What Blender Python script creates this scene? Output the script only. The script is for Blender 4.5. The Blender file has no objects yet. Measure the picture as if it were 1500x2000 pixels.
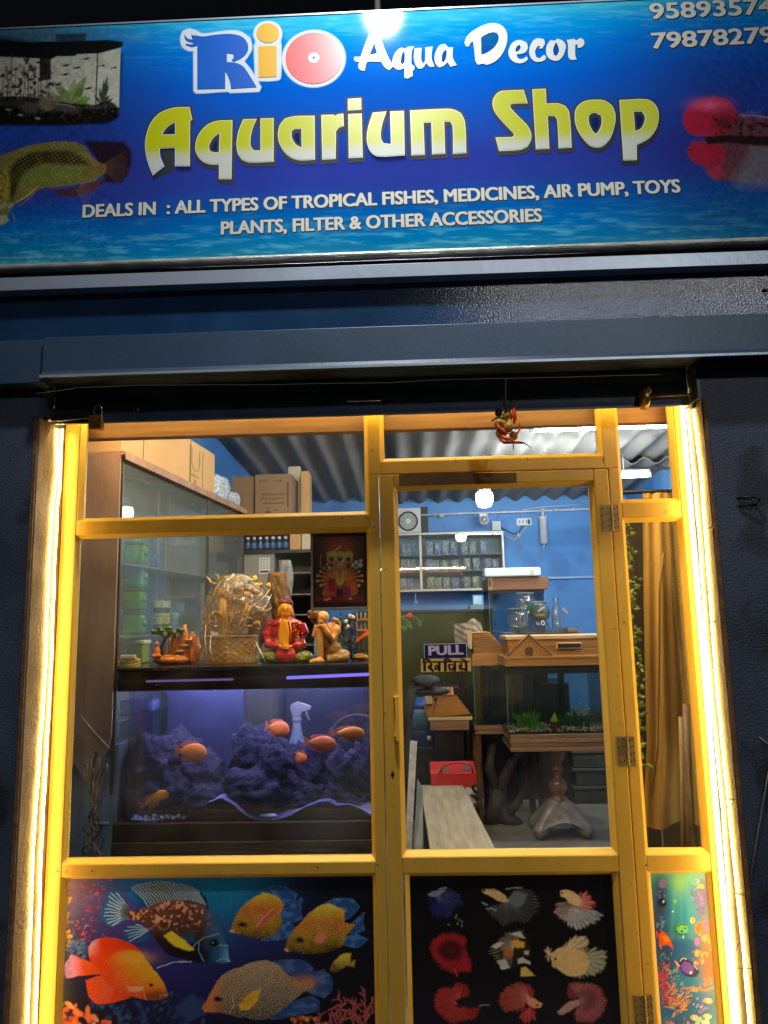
import bpy, bmesh, math, random, os
import numpy as np
from mathutils import Vector, Matrix
sc = bpy.context.scene
COL = sc.collection
PI = math.pi
rad = math.radians
random.seed(7)

F = 1400.0                                   # focal length in photograph pixels (1500 x 2000)
_p, _y, _r = rad(8.438), rad(-1.7566), rad(-1.202)
FW = np.array([math.sin(_y)*math.cos(_p), math.cos(_y)*math.cos(_p), math.sin(_p)])
RT = np.array([math.cos(_y), -math.sin(_y), 0.0])
UP = np.cross(RT, FW)
RT, UP = math.cos(_r)*RT+math.sin(_r)*UP, -math.sin(_r)*RT+math.cos(_r)*UP
CAM = np.array([0.0, -2.45, 1.55])
cd = bpy.data.cameras.new('camera')
cam = bpy.data.objects.new('camera', cd)
COL.objects.link(cam)
m = Matrix((( RT[0], UP[0], -FW[0], CAM[0]), (RT[1], UP[1], -FW[1], CAM[1]), (RT[2], UP[2], -FW[2], CAM[2]), (0, 0, 0, 1)))
cam.matrix_world = m
cd.sensor_fit = 'VERTICAL'
cd.sensor_height = 24.0
cd.lens = 24.0*F/2000.0
cd.clip_start = 0.02
cd.clip_end = 200
sc.camera = cam

w = bpy.data.worlds.new('World')
sc.world = w
w.use_nodes = True
nt = w.node_tree
bg = nt.nodes['Background']
sky = nt.nodes.new('ShaderNodeTexSky')
sky.sky_type = 'NISHITA'
sky.sun_disc = False
sky.sun_elevation = rad(-4)
sky.sun_rotation = rad(160)
nt.links.new(sky.outputs['Color'], bg.inputs['Color'])
bg.inputs['Strength'].default_value = 0.12
sl = bpy.data.lights.new('street_glow', 'SUN')
sl.energy = 0.22
sl.color = (0.93, 0.97, 1.0)
sl.angle = rad(3.0)
so = bpy.data.objects.new('street_glow', sl)
COL.objects.link(so)
sc.view_settings.view_transform = 'Standard'
sc.view_settings.look = 'None'
sc.view_settings.exposure = 0.55
sc.view_settings.gamma = 1.0
sc.render.film_transparent = False
sc.cycles.use_denoising = True
sc.cycles.max_bounces = 7
sc.cycles.diffuse_bounces = 4
sc.cycles.glossy_bounces = 3
sc.cycles.transmission_bounces = 6
sc.cycles.transparent_max_bounces = 16
sc.cycles.sample_clamp_indirect = 6.0
sc.cycles.caustics_reflective = False
sc.cycles.caustics_refractive = False
sc.cycles.use_light_tree = True

def ray(x, y):
    return FW+RT*(x-750)/F-UP*(y-1000)/F
def at(x, y, Y=0.0):
    d = ray(x, y); t = (Y-CAM[1])/d[1]; q = CAM+d*t
    return q[0], q[2]
def P(x, y, Y=0.0):
    a = at(x, y, Y)
    return (a[0], Y, a[1])
def atx(x, y, X):
    d = ray(x, y); t = (X-CAM[0])/d[0]; q = CAM+d*t
    return q[1], q[2]
def atz(x, y, Z):
    d = ray(x, y); t = (Z-CAM[2])/d[2]; q = CAM+d*t
    return q[0], q[1]
def rect(x0, y0, x1, y1, Y):
    a = at(x0, (y0+y1)/2, Y)[0]; b = at(x1, (y0+y1)/2, Y)[0]
    c = at((x0+x1)/2, y1, Y)[1]; d = at((x0+x1)/2, y0, Y)[1]
    return a, b, c, d
def pxs(Y):                                  # metres per photograph pixel at depth Y
    return (Y-CAM[1])/F
def px_of(X, Y, Z):
    vx, vy, vz = X-CAM[0], Y-CAM[1], Z-CAM[2]
    ww = vx*FW[0]+vy*FW[1]+vz*FW[2]
    return 750+F*(vx*RT[0]+vy*RT[1]+vz*RT[2])/ww, 1000-F*(vx*UP[0]+vy*UP[1]+vz*UP[2])/ww

def lin(v):
    v = np.asarray(v, float)/255.0
    return np.where(v <= 0.04045, v/12.92, ((v+0.055)/1.055)**2.4)
def rgba(c):
    l = lin(c)
    return (float(l[0]), float(l[1]), float(l[2]), 1.0)
MATS = {}
def mat(name, col=(128, 128, 128), rough=0.6, metal=0.0, var=0.15, vs=8.0, bump=0.0, bs=60.0, stretch=(1, 1, 1), spec=0.5, coat=0.0, col2=None, attr=None, detail=4.0, emis=None, grime=None):
    if name in MATS:
        return MATS[name]
    m = bpy.data.materials.new(name)
    m.use_nodes = True
    n = m.node_tree.nodes; l = m.node_tree.links
    b = n['Principled BSDF']
    b.inputs['Roughness'].default_value = rough
    b.inputs['Metallic'].default_value = metal
    b.inputs['Specular IOR Level'].default_value = spec
    b.inputs['Coat Weight'].default_value = coat
    tc = n.new('ShaderNodeTexCoord')
    mp = n.new('ShaderNodeMapping')
    mp.inputs['Scale'].default_value = stretch
    l.new(tc.outputs['Object'], mp.inputs['Vector'])
    c = np.array(rgba(col)[:3])
    if attr:
        a = n.new('ShaderNodeVertexColor'); a.layer_name = attr
        l.new(a.outputs['Color'], b.inputs['Base Color'])
    else:
        nz = n.new('ShaderNodeTexNoise')
        nz.inputs['Scale'].default_value = vs
        nz.inputs['Detail'].default_value = detail
        l.new(mp.outputs['Vector'], nz.inputs['Vector'])
        rp = n.new('ShaderNodeValToRGB')
        rp.color_ramp.elements[0].position = 0.3
        rp.color_ramp.elements[1].position = 0.7
        lo = c*(1-var); hi = np.minimum(c*(1+var), 0.95)
        if col2 is not None:
            lo = c; hi = np.array(rgba(col2)[:3])
        rp.color_ramp.elements[0].color = (*lo, 1)
        rp.color_ramp.elements[1].color = (*hi, 1)
        l.new(nz.outputs['Fac'], rp.inputs['Fac'])
        l.new(rp.outputs['Color'], b.inputs['Base Color'])
        if grime:
            g1 = n.new('ShaderNodeTexNoise'); g1.inputs['Scale'].default_value = grime[0]; g1.inputs['Detail'].default_value = 8
            l.new(tc.outputs['Object'], g1.inputs['Vector'])
            g2 = n.new('ShaderNodeMapRange'); g2.inputs['From Min'].default_value = grime[1]; g2.inputs['From Max'].default_value = grime[1]+0.08; g2.inputs['To Max'].default_value = grime[3]
            l.new(g1.outputs['Fac'], g2.inputs['Value'])
            g3 = n.new('ShaderNodeMix'); g3.data_type = 'RGBA'; g3.inputs[7].default_value = rgba(grime[2])
            l.new(g2.outputs[0], g3.inputs[0]); l.new(rp.outputs['Color'], g3.inputs[6]); l.new(g3.outputs[2], b.inputs['Base Color'])
    if bump > 0:
        n2 = n.new('ShaderNodeTexNoise')
        n2.inputs['Scale'].default_value = bs
        n2.inputs['Detail'].default_value = 5
        l.new(mp.outputs['Vector'], n2.inputs['Vector'])
        bp = n.new('ShaderNodeBump')
        bp.inputs['Strength'].default_value = bump
        bp.inputs['Distance'].default_value = 0.01
        l.new(n2.outputs['Fac'], bp.inputs['Height'])
        l.new(bp.outputs['Normal'], b.inputs['Normal'])
    if emis:
        b.inputs['Emission Color'].default_value = rgba(emis[0])
        b.inputs['Emission Strength'].default_value = emis[1]
    MATS[name] = m
    return m
def emit(name, col, s):
    if name in MATS:
        return MATS[name]
    m = bpy.data.materials.new(name); m.use_nodes = True
    n = m.node_tree.nodes; l = m.node_tree.links
    n.remove(n['Principled BSDF'])
    e = n.new('ShaderNodeEmission')
    e.inputs['Color'].default_value = (*col, 1)
    e.inputs['Strength'].default_value = s
    l.new(e.outputs[0], n['Material Output'].inputs[0])
    MATS[name] = m
    return m
def glassy(name, tint=(0.95, 0.97, 0.97), refl=0.06, rough=0.02, haze=0.0, hcol=(200, 200, 200), bump=0.0, bs=40.0, patchy=False, gz=0.6):
    """Thin pane / film: mostly lets light through, mirrors a little, more at grazing angles, with an optional milky part."""
    if name in MATS:
        return MATS[name]
    m = bpy.data.materials.new(name); m.use_nodes = True
    n = m.node_tree.nodes; l = m.node_tree.links
    n.remove(n['Principled BSDF'])
    tr = n.new('ShaderNodeBsdfTransparent'); tr.inputs['Color'].default_value = (*tint, 1)
    gl = n.new('ShaderNodeBsdfGlossy'); gl.inputs['Roughness'].default_value = rough
    lw = n.new('ShaderNodeLayerWeight'); lw.inputs['Blend'].default_value = 0.25
    mr = n.new('ShaderNodeMapRange')
    mr.inputs['To Min'].default_value = refl; mr.inputs['To Max'].default_value = min(1.0, refl+gz)
    l.new(lw.outputs['Fresnel'], mr.inputs['Value'])
    mx = n.new('ShaderNodeMixShader')
    l.new(mr.outputs[0], mx.inputs[0])
    l.new(gl.outputs[0], mx.inputs[2])
    last = tr
    if haze > 0:
        df = n.new('ShaderNodeBsdfDiffuse'); df.inputs['Color'].default_value = rgba(hcol)
        tl = n.new('ShaderNodeBsdfTranslucent'); tl.inputs['Color'].default_value = rgba(hcol)
        md = n.new('ShaderNodeMixShader'); md.inputs[0].default_value = 0.35
        l.new(df.outputs[0], md.inputs[1]); l.new(tl.outputs[0], md.inputs[2])
        m2 = n.new('ShaderNodeMixShader'); m2.inputs[0].default_value = haze
        l.new(tr.outputs[0], m2.inputs[1]); l.new(md.outputs[0], m2.inputs[2])
        if patchy:
            tc = n.new('ShaderNodeTexCoord'); nz = n.new('ShaderNodeTexNoise')
            nz.inputs['Scale'].default_value = bs*0.6; nz.inputs['Detail'].default_value = 6
            l.new(tc.outputs['Object'], nz.inputs['Vector'])
            r2 = n.new('ShaderNodeMapRange'); r2.inputs['From Min'].default_value = 0.42; r2.inputs['From Max'].default_value = 0.7
            r2.inputs['To Min'].default_value = 0.0; r2.inputs['To Max'].default_value = haze
            l.new(nz.outputs['Fac'], r2.inputs['Value']); l.new(r2.outputs[0], m2.inputs[0])
        last = m2
    l.new(last.outputs[0], mx.inputs[1])
    if bump > 0:
        tc = n.new('ShaderNodeTexCoord'); nz = n.new('ShaderNodeTexNoise')
        nz.inputs['Scale'].default_value = bs; nz.inputs['Detail'].default_value = 4
        l.new(tc.outputs['Object'], nz.inputs['Vector'])
        bp = n.new('ShaderNodeBump'); bp.inputs['Strength'].default_value = bump; bp.inputs['Distance'].default_value = 0.02
        l.new(nz.outputs['Fac'], bp.inputs['Height']); l.new(bp.outputs['Normal'], gl.inputs['Normal'])
        l.new(bp.outputs['Normal'], lw.inputs['Normal'])
    l.new(mx.outputs[0], n['Material Output'].inputs[0])
    MATS[name] = m
    return m

ORG = {}
class MB:
    def __init__(s):
        s.v = []; s.f = []; s.c = []
    def add(s, vs, fs):
        o = len(s.v)
        s.v.extend([tuple(map(float, a)) for a in vs])
        s.f.extend([tuple(o+i for i in f) for f in fs])
        return s
    def box(s, x0, x1, y0, y1, z0, z1):
        return s.add([(x0, y0, z0), (x1, y0, z0), (x1, y1, z0), (x0, y1, z0), (x0, y0, z1), (x1, y0, z1), (x1, y1, z1), (x0, y1, z1)],
                     [(0, 3, 2, 1), (4, 5, 6, 7), (0, 1, 5, 4), (1, 2, 6, 5), (2, 3, 7, 6), (3, 0, 4, 7)])
    def obox(s, c, size, rz=0.0, rx=0.0, ry=0.0):
        M = Matrix.Translation(c) @ Matrix.Rotation(rz, 4, 'Z') @ Matrix.Rotation(ry, 4, 'Y') @ Matrix.Rotation(rx, 4, 'X')
        a, b, d = size[0]/2, size[1]/2, size[2]/2
        vs = [M @ Vector(p) for p in [(-a, -b, -d), (a, -b, -d), (a, b, -d), (-a, b, -d), (-a, -b, d), (a, -b, d), (a, b, d), (-a, b, d)]]
        return s.add(vs, [(0, 3, 2, 1), (4, 5, 6, 7), (0, 1, 5, 4), (1, 2, 6, 5), (2, 3, 7, 6), (3, 0, 4, 7)])
    def hexa(s, b, t):                          # bottom ring of four, top ring of four
        return s.add(list(b)+list(t), [(0, 3, 2, 1), (4, 5, 6, 7), (0, 1, 5, 4), (1, 2, 6, 5), (2, 3, 7, 6), (3, 0, 4, 7)])
    def prism(s, pts, y0, y1):                  # outline in x-z, extruded along y
        n = len(pts)
        a = sum(pts[i][0]*pts[(i+1) % n][1]-pts[(i+1) % n][0]*pts[i][1] for i in range(n))
        if a < 0:
            pts = pts[::-1]
        vs = [(p[0], y0, p[1]) for p in pts]+[(p[0], y1, p[1]) for p in pts]
        fs = [tuple(range(n)), tuple(range(2*n-1, n-1, -1))]
        fs += [((i+1) % n, i, n+i, n+(i+1) % n) for i in range(n)]
        return s.add(vs, fs)
    def xprism(s, pts, x0, x1):                 # outline in y-z, extruded along x
        n = len(pts)
        vs = [(x0, p[0], p[1]) for p in pts]+[(x1, p[0], p[1]) for p in pts]
        fs = [tuple(range(n)), tuple(range(2*n-1, n-1, -1))]
        fs += [((i+1) % n, i, n+i, n+(i+1) % n) for i in range(n)]
        return s.add(vs, fs)
    def tube(s, pts, r, n=8, caps=True):
        pts = [Vector(p) for p in pts]
        rs = r if isinstance(r, (list, tuple)) else [r]*len(pts)
        vs = []; fs = []
        up = Vector((0.13, 0.31, 0.94))
        for i, p in enumerate(pts):
            t = (pts[min(i+1, len(pts)-1)]-pts[max(i-1, 0)])
            t = t.normalized() if t.length > 1e-9 else Vector((0, 0, 1))
            a = t.cross(up)
            if a.length < 0.05:
                a = t.cross(Vector((1, 0.2, 0)))
            a.normalize(); b = t.cross(a)
            up = b.cross(t) * -1 if False else up
            for k in range(n):
                th = 2*PI*k/n
                vs.append(p+(a*math.cos(th)+b*math.sin(th))*rs[i])
        for i in range(len(pts)-1):
            for k in range(n):
                fs.append((i*n+k, i*n+(k+1) % n, (i+1)*n+(k+1) % n, (i+1)*n+k))
        if caps:
            fs.append(tuple(range(n-1, -1, -1)))
            fs.append(tuple((len(pts)-1)*n+k for k in range(n)))
        return s.add(vs, fs)
    def lathe(s, prof, c=(0, 0, 0), n=24, sx=1.0, sy=1.0, axis='z'):
        vs = []; fs = []
        for r, z in prof:
            for k in range(n):
                th = 2*PI*k/n
                q = (r*math.cos(th)*sx, r*math.sin(th)*sy, z)
                if axis == 'y':
                    q = (q[0], z, q[1])
                elif axis == 'x':
                    q = (z, q[0], q[1])
                vs.append((c[0]+q[0], c[1]+q[1], c[2]+q[2]))
        for i in range(len(prof)-1):
            for k in range(n):
                fs.append((i*n+k, i*n+(k+1) % n, (i+1)*n+(k+1) % n, (i+1)*n+k))
        fs.append(tuple(range(n-1, -1, -1)))
        fs.append(tuple((len(prof)-1)*n+k for k in range(n)))
        return s.add(vs, fs)
    def ell(s, c, r, nu=14, nv=9, M=None, lump=0.0, seed=0, freq=3.0):
        vs = []; fs = []
        rr = (r, r, r) if not isinstance(r, (list, tuple)) else r
        rnd = random.Random(seed); ph = [rnd.uniform(0, 6.28) for _ in range(9)]
        for i in range(nv+1):
            la = PI*i/nv-PI/2
            for k in range(nu):
                lo = 2*PI*k/nu
                q = Vector((math.cos(la)*math.cos(lo), math.cos(la)*math.sin(lo), math.sin(la)))
                f = 1.0
                if lump:
                    f += lump*(math.sin(q.x*freq+ph[0])*math.sin(q.y*freq*1.3+ph[1])+math.sin(q.z*freq*1.7+ph[2])*math.sin(q.x*freq*2.1+ph[3])*0.7+0.5*math.sin(q.y*freq*3.3+ph[4])*math.sin(q.z*freq*3.7+ph[5])+0.4*math.sin(q.x*freq*5.1+ph[6])*math.sin(q.z*freq*4.7+ph[7]))
                q = Vector((q.x*rr[0]*f, q.y*rr[1]*f, q.z*rr[2]*f))
                if M:
                    q = M @ q
                vs.append(q+Vector(c))
        for i in range(nv):
            for k in range(nu):
                fs.append((i*nu+k, i*nu+(k+1) % nu, (i+1)*nu+(k+1) % nu, (i+1)*nu+k))
        return s.add(vs, fs)
    def grid(s, fn, nu, nv):
        vs = [fn(i/nu, j/nv) for j in range(nv+1) for i in range(nu+1)]
        fs = [(j*(nu+1)+i, j*(nu+1)+i+1, (j+1)*(nu+1)+i+1, (j+1)*(nu+1)+i) for j in range(nv) for i in range(nu)]
        return s.add(vs, fs)
    def quad(s, a, b, c, d):
        return s.add([a, b, c, d], [(0, 1, 2, 3)])
    def leaf(s, p, d, L, wd, up=Vector((0, -1, 0.3))):
        p = Vector(p); d = Vector(d).normalized()
        a = d.cross(up); a = a.normalized() if a.length > 1e-4 else Vector((1, 0, 0))
        b = a.cross(d)*0.12*L
        return s.add([p, p+d*L*0.45+a*wd/2-b, p+d*L, p+d*L*0.45-a*wd/2-b, p+d*L*0.45+b*0.6], [(0, 1, 4), (1, 2, 4), (2, 3, 4), (3, 0, 4)])
def link(o, parent=None):
    COL.objects.link(o)
    if parent is not None:
        o.parent = parent
    return o
def thing(name, label, cat, loc=(0, 0, 0), group=None):
    o = bpy.data.objects.new(name, None)
    o.empty_display_size = 0.05
    o.location = loc
    link(o)
    o['label'] = label; o['category'] = cat
    if group:
        o['group'] = group
    ORG[o.name] = Vector(loc)
    return o
def part(name, mb, mt, parent=None, smooth=False, bevel=0.0, seg=2, label=None, org=None, remesh=0.0):
    """Link the shapes in mb as one mesh object; coordinates are world ones, re-based on the parent's origin."""
    o0 = ORG[parent.name] if parent is not None else Vector(org or (0, 0, 0))
    me = bpy.data.meshes.new(name)
    me.from_pydata([(a[0]-o0[0], a[1]-o0[1], a[2]-o0[2]) for a in mb.v], [], mb.f)
    me.materials.append(mt)
    if smooth:
        me.polygons.foreach_set('use_smooth', [True]*len(me.polygons))
    me.update()
    o = bpy.data.objects.new(name, me)
    link(o, parent)
    if parent is None:
        o.location = o0
    ORG[o.name] = Vector(o0)
    if remesh:
        r = o.modifiers.new('remesh', 'REMESH'); r.mode = 'VOXEL'; r.voxel_size = remesh; r.use_smooth_shade = True
        sm = o.modifiers.new('smooth', 'SMOOTH'); sm.factor = 0.5; sm.iterations = 3
    if bevel:
        b = o.modifiers.new('bevel', 'BEVEL'); b.width = bevel; b.segments = seg; b.limit_method = 'ANGLE'; b.angle_limit = rad(35)
    if label:
        o['label'] = label
    return o
def solo(name, mb, mt, label, cat, group=None, org=(0, 0, 0), **k):
    o = part(name, mb, mt, None, org=org, **k)
    o['label'] = label; o['category'] = cat
    if group:
        o['group'] = group
    return o
def struct(name, mb, mt, **k):
    o = part(name, mb, mt, None, **k)
    o['kind'] = 'structure'
    return o
def copy_tree(o, loc, rz=0.0, scale=None, label=None, parent=None):
    c = o.copy(); link(c)
    if parent is None:
        c.location = loc
        c.rotation_euler = (0, 0, rz)
        if scale:
            c.scale = scale if isinstance(scale, (list, tuple)) else (scale,)*3
        if label:
            c['label'] = label
    else:
        c.parent = parent
    for ch in list(o.children):
        copy_tree(ch, None, parent=c)
    return c

def mesh_of(curve):
    o = bpy.data.objects.new('temporary', curve)
    COL.objects.link(o)
    dg = bpy.context.evaluated_depsgraph_get()
    me = o.evaluated_get(dg).to_mesh()
    vs = [tuple(v.co) for v in me.vertices]; fs = [tuple(p.vertices) for p in me.polygons]
    o.evaluated_get(dg).to_mesh_clear()
    bpy.data.objects.remove(o)
    return vs, fs
def smooth_loop(pts, corner=38, sub=4):
    """Closed outline: rounds the soft points, keeps the sharp ones."""
    n = len(pts); q = [np.array(p, float) for p in pts]; sharp = []
    for i in range(n):
        a = q[i]-q[i-1]; b = q[(i+1) % n]-q[i]
        an = abs(math.degrees(math.atan2(a[0]*b[1]-a[1]*b[0], a@b)))
        sharp.append(an > corner)
    out = []
    for i in range(n):
        p0, p1, p2, p3 = q[i-1], q[i], q[(i+1) % n], q[(i+2) % n]
        s1, s2 = sharp[i], sharp[(i+1) % n]
        if s1 and s2:
            out.append(p1); continue
        L = np.linalg.norm(p2-p1)
        def tan(a, b, c):
            t = (c-a); return t/max(np.linalg.norm(t), 1e-9)*L
        t1 = (p2-p1) if s1 else tan(p0, p1, p2)
        t2 = (p2-p1) if s2 else tan(p1, p2, p3)
        for k in range(sub):
            t = k/sub
            out.append((2*t**3-3*t**2+1)*p1+(t**3-2*t**2+t)*t1+(-2*t**3+3*t**2)*p2+(t**3-t**2)*t2)
    return out
def fill2d(loops, offset=0.0):
    cu = bpy.data.curves.new('temporary', 'CURVE'); cu.dimensions = '2D'; cu.fill_mode = 'BOTH'; cu.offset = offset
    for lp in loops:
        a = sum(lp[i][0]*lp[(i+1) % len(lp)][1]-lp[(i+1) % len(lp)][0]*lp[i][1] for i in range(len(lp)))
        sp = cu.splines.new('POLY'); sp.points.add(len(lp)-1); sp.use_cyclic_u = True
        for i, p in enumerate(lp):
            sp.points[i].co = (p[0], p[1], 0, 1)
    r = mesh_of(cu)
    bpy.data.curves.remove(cu)
    return r
def text2d(s, offset=0.0, spacing=1.0):
    cu = bpy.data.curves.new('temporary', 'FONT'); cu.body = s; cu.size = 1.0; cu.fill_mode = 'BOTH'; cu.offset = offset; cu.space_character = spacing
    cu.resolution_u = 4
    r = mesh_of(cu)
    bpy.data.curves.remove(cu)
    return r
CAPH = []
def lay_text(mb, s, p0, p1, cap, Y, offset=0.0, bold=0.0, step=0.0, spacing=1.0, pad=0.0, dz=0.0):
    """Text laid on the plane y = Y from photograph point p0 (baseline start) to p1 (baseline end), capital height cap in pixels."""
    if not CAPH:
        CAPH.append(max(v[1] for v in text2d('H')[0]))
    vs, fs = text2d(s, offset, spacing)
    xs = [v[0] for v in vs]; x0, x1 = min(xs), max(xs)
    a = np.array(at(*p0, Y)); b = np.array(at(*p1, Y))
    cm = cap*pxs(Y)*1.06
    ch = CAPH[0]
    shifts = [(0, 0)] if bold == 0 else [(-bold, 0), (bold, 0), (0, 0), (-bold, bold*0.5), (bold, -bold*0.5), (-bold*0.5, -bold*0.5), (bold*0.5, bold*0.5)]
    for k, (ex, ez) in enumerate(shifts):
        mb.add([(a[0]+(b[0]-a[0])*(v[0]-x0)/(x1-x0)+ex, Y-step*k, a[1]+(b[1]-a[1])*(v[0]-x0)/(x1-x0)+v[1]/ch*cm+ez+dz) for v in vs], fs)

def fbm(X, Y, sc_, seed=0, oct_=4):
    r = np.zeros_like(X); amp = 1.0; tot = 0
    for o in range(oct_):
        s = sc_*2**o
        xi = np.floor(X/sc_*2**o+seed*17.3+o*5.1); yi = np.floor(Y/sc_*2**o+seed*9.7+o*3.3)
        fx = X/sc_*2**o+seed*17.3+o*5.1-xi; fy = Y/sc_*2**o+seed*9.7+o*3.3-yi
        fx = fx*fx*(3-2*fx); fy = fy*fy*(3-2*fy)
        h = lambda a, b: np.modf(np.abs(np.sin(a*127.1+b*311.7+seed*74.7)*43758.5453))[0]
        v = (h(xi, yi)*(1-fx)+h(xi+1, yi)*fx)*(1-fy)+(h(xi, yi+1)*(1-fx)+h(xi+1, yi+1)*fx)*fy
        r += v*amp; tot += amp; amp *= 0.55
    return r/tot
class Print:
    def __init__(s, x0, x1, z0, z1, Y, nx, nz):
        s.b = (x0, x1, z0, z1, Y); s.nx, s.nz = nx, nz
        gx, gz = np.meshgrid(np.linspace(x0, x1, nx), np.linspace(z0, z1, nz))
        s.gx, s.gz = gx, gz
        s.X, s.Y = px_of(gx, np.full_like(gx, Y), gz)
        s.C = np.zeros((nz, nx, 3))
    def blend(s, mask, col):
        c = lin(col) if not (isinstance(col, np.ndarray) and col.ndim == 3) else col
        s.C = s.C*(1-mask[..., None])+c*mask[..., None]
        return mask
    def vgrad(s, stops, tilt=0.0):
        yy = s.Y+(s.X-750)*tilt
        ys = [a for a, _ in stops]
        cs = np.array([lin(c) for _, c in stops])
        s.C = np.stack([np.interp(yy, ys, cs[:, i]) for i in range(3)], -1)
    def ell(s, cx, cy, rx, ry, col, rot=0.0, soft=1.5, al=1.0):
        c, sn = math.cos(rot), math.sin(rot)
        dx, dy = s.X-cx, s.Y-cy
        u = (dx*c+dy*sn)/rx; v = (-dx*sn+dy*c)/ry
        d = (np.sqrt(u*u+v*v)-1)*min(rx, ry)
        return s.blend(np.clip(0.5-d/soft/1.0, 0, 1)*al, col)
    def glow(s, cx, cy, rx, ry, col, al=1.0, rot=0.0):
        c, sn = math.cos(rot), math.sin(rot)
        dx, dy = s.X-cx, s.Y-cy
        u = (dx*c+dy*sn)/rx; v = (-dx*sn+dy*c)/ry
        return s.blend(np.exp(-(u*u+v*v))*al, col)
    def mask(s, pts, soft=1.2, sm=True, sub=4, corner=45):
        q = smooth_loop(pts, corner, sub) if sm else [np.array(p, float) for p in pts]
        q = np.array(q)
        lo = q.min(0)-soft*3; hi = q.max(0)+soft*3
        idx = np.where((s.X > lo[0]) & (s.X < hi[0]) & (s.Y > lo[1]) & (s.Y < hi[1]))
        M = np.zeros_like(s.X)
        if len(idx[0]) == 0:
            return M
        x = s.X[idx]; y = s.Y[idx]
        ins = np.zeros(x.shape, bool); dm = np.full(x.shape, 1e9)
        for i in range(len(q)):
            a = q[i]; b = q[(i+1) % len(q)]
            if a[1] != b[1]:
                cr = ((a[1] > y) != (b[1] > y)) & (x < (b[0]-a[0])*(y-a[1])/(b[1]-a[1])+a[0])
                ins ^= cr
            e = b-a; L = max(e@e, 1e-9)
            t = np.clip(((x-a[0])*e[0]+(y-a[1])*e[1])/L, 0, 1)
            dm = np.minimum(dm, np.hypot(x-a[0]-t*e[0], y-a[1]-t*e[1]))
        d = np.where(ins, -dm, dm)
        M[idx] = np.clip(0.5-d/soft, 0, 1)
        return M
    def poly(s, pts, col, soft=1.2, sm=True, al=1.0, corner=45):
        return s.blend(s.mask(pts, soft, sm, corner=corner)*al, col)
    def line(s, pts, col, w=1.0, al=1.0, soft=1.0, clip=None):
        q = [np.array(p, float) for p in pts]
        lo = np.min(q, 0)-w*2-2; hi = np.max(q, 0)+w*2+2
        idx = np.where((s.X > lo[0]) & (s.X < hi[0]) & (s.Y > lo[1]) & (s.Y < hi[1]))
        if len(idx[0]) == 0:
            return
        x = s.X[idx]; y = s.Y[idx]; dm = np.full(x.shape, 1e9)
        for i in range(len(q)-1):
            a, b = q[i], q[i+1]; e = b-a; L = max(e@e, 1e-9)
            t = np.clip(((x-a[0])*e[0]+(y-a[1])*e[1])/L, 0, 1)
            dm = np.minimum(dm, np.hypot(x-a[0]-t*e[0], y-a[1]-t*e[1]))
        m = np.clip(0.5-(dm-w/2)/soft, 0, 1)*al
        if clip is not None:
            m = m*clip[idx]
        s.C[idx] = s.C[idx]*(1-m[:, None])+lin(col)*m[:, None]
    def fan(s, c, a0, a1, r, col, n=14, w=1.2, al=0.8, clip=None, r0=0.0, bend=0.0, jit=0.15, seed=1):
        rnd = random.Random(seed)
        for i in range(n):
            t = i/max(n-1, 1); a = rad(a0+(a1-a0)*t); R = r*(1-jit*rnd.random())
            pts = [(c[0]+math.cos(a+bend*k/3)*(r0+(R-r0)*k/3), c[1]+math.sin(a+bend*k/3)*(r0+(R-r0)*k/3)) for k in range(4)]
            s.line(pts, col, w, al, clip=clip)
    def build(s, name, mt, parent=None, gain=1.0, org=None, thick=0.003):
        x0, x1, z0, z1, Y = s.b
        o0 = ORG[parent.name] if parent is not None else Vector(org or (0, 0, 0))
        nx, nz = s.nx, s.nz
        co = np.stack([s.gx-o0[0], np.full_like(s.gx, Y-o0[1]), s.gz-o0[2]], -1).reshape(-1, 3)
        bk = np.array([(x0-o0[0], Y+thick-o0[1], z0-o0[2]), (x1-o0[0], Y+thick-o0[1], z0-o0[2]), (x1-o0[0], Y+thick-o0[1], z1-o0[2]), (x0-o0[0], Y+thick-o0[1], z1-o0[2])])
        i = np.arange(nx*nz).reshape(nz, nx)
        q = np.stack([i[:-1, :-1], i[:-1, 1:], i[1:, 1:], i[1:, :-1]], -1).reshape(-1, 4)
        N = nx*nz
        extra = [(N+1, N, N+3, N+2)]
        me = bpy.data.meshes.new(name)
        me.from_pydata(np.concatenate([co, bk]).tolist(), [], q.tolist()+extra)
        at_ = me.color_attributes.new('Col', 'FLOAT_COLOR', 'POINT')
        c4 = np.ones((N+4, 4), np.float32)
        c4[:N, :3] = np.clip(s.C.reshape(-1, 3)*gain, 0, 0.9)
        c4[N:, :3] = 0.3
        at_.data.foreach_set('color', c4.ravel())
        me.materials.append(mt)
        me.update()
        o = bpy.data.objects.new(name, me)
        link(o, parent)
        if parent is None:
            o.location = o0
        ORG[o.name] = Vector(o0)
        return o

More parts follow.
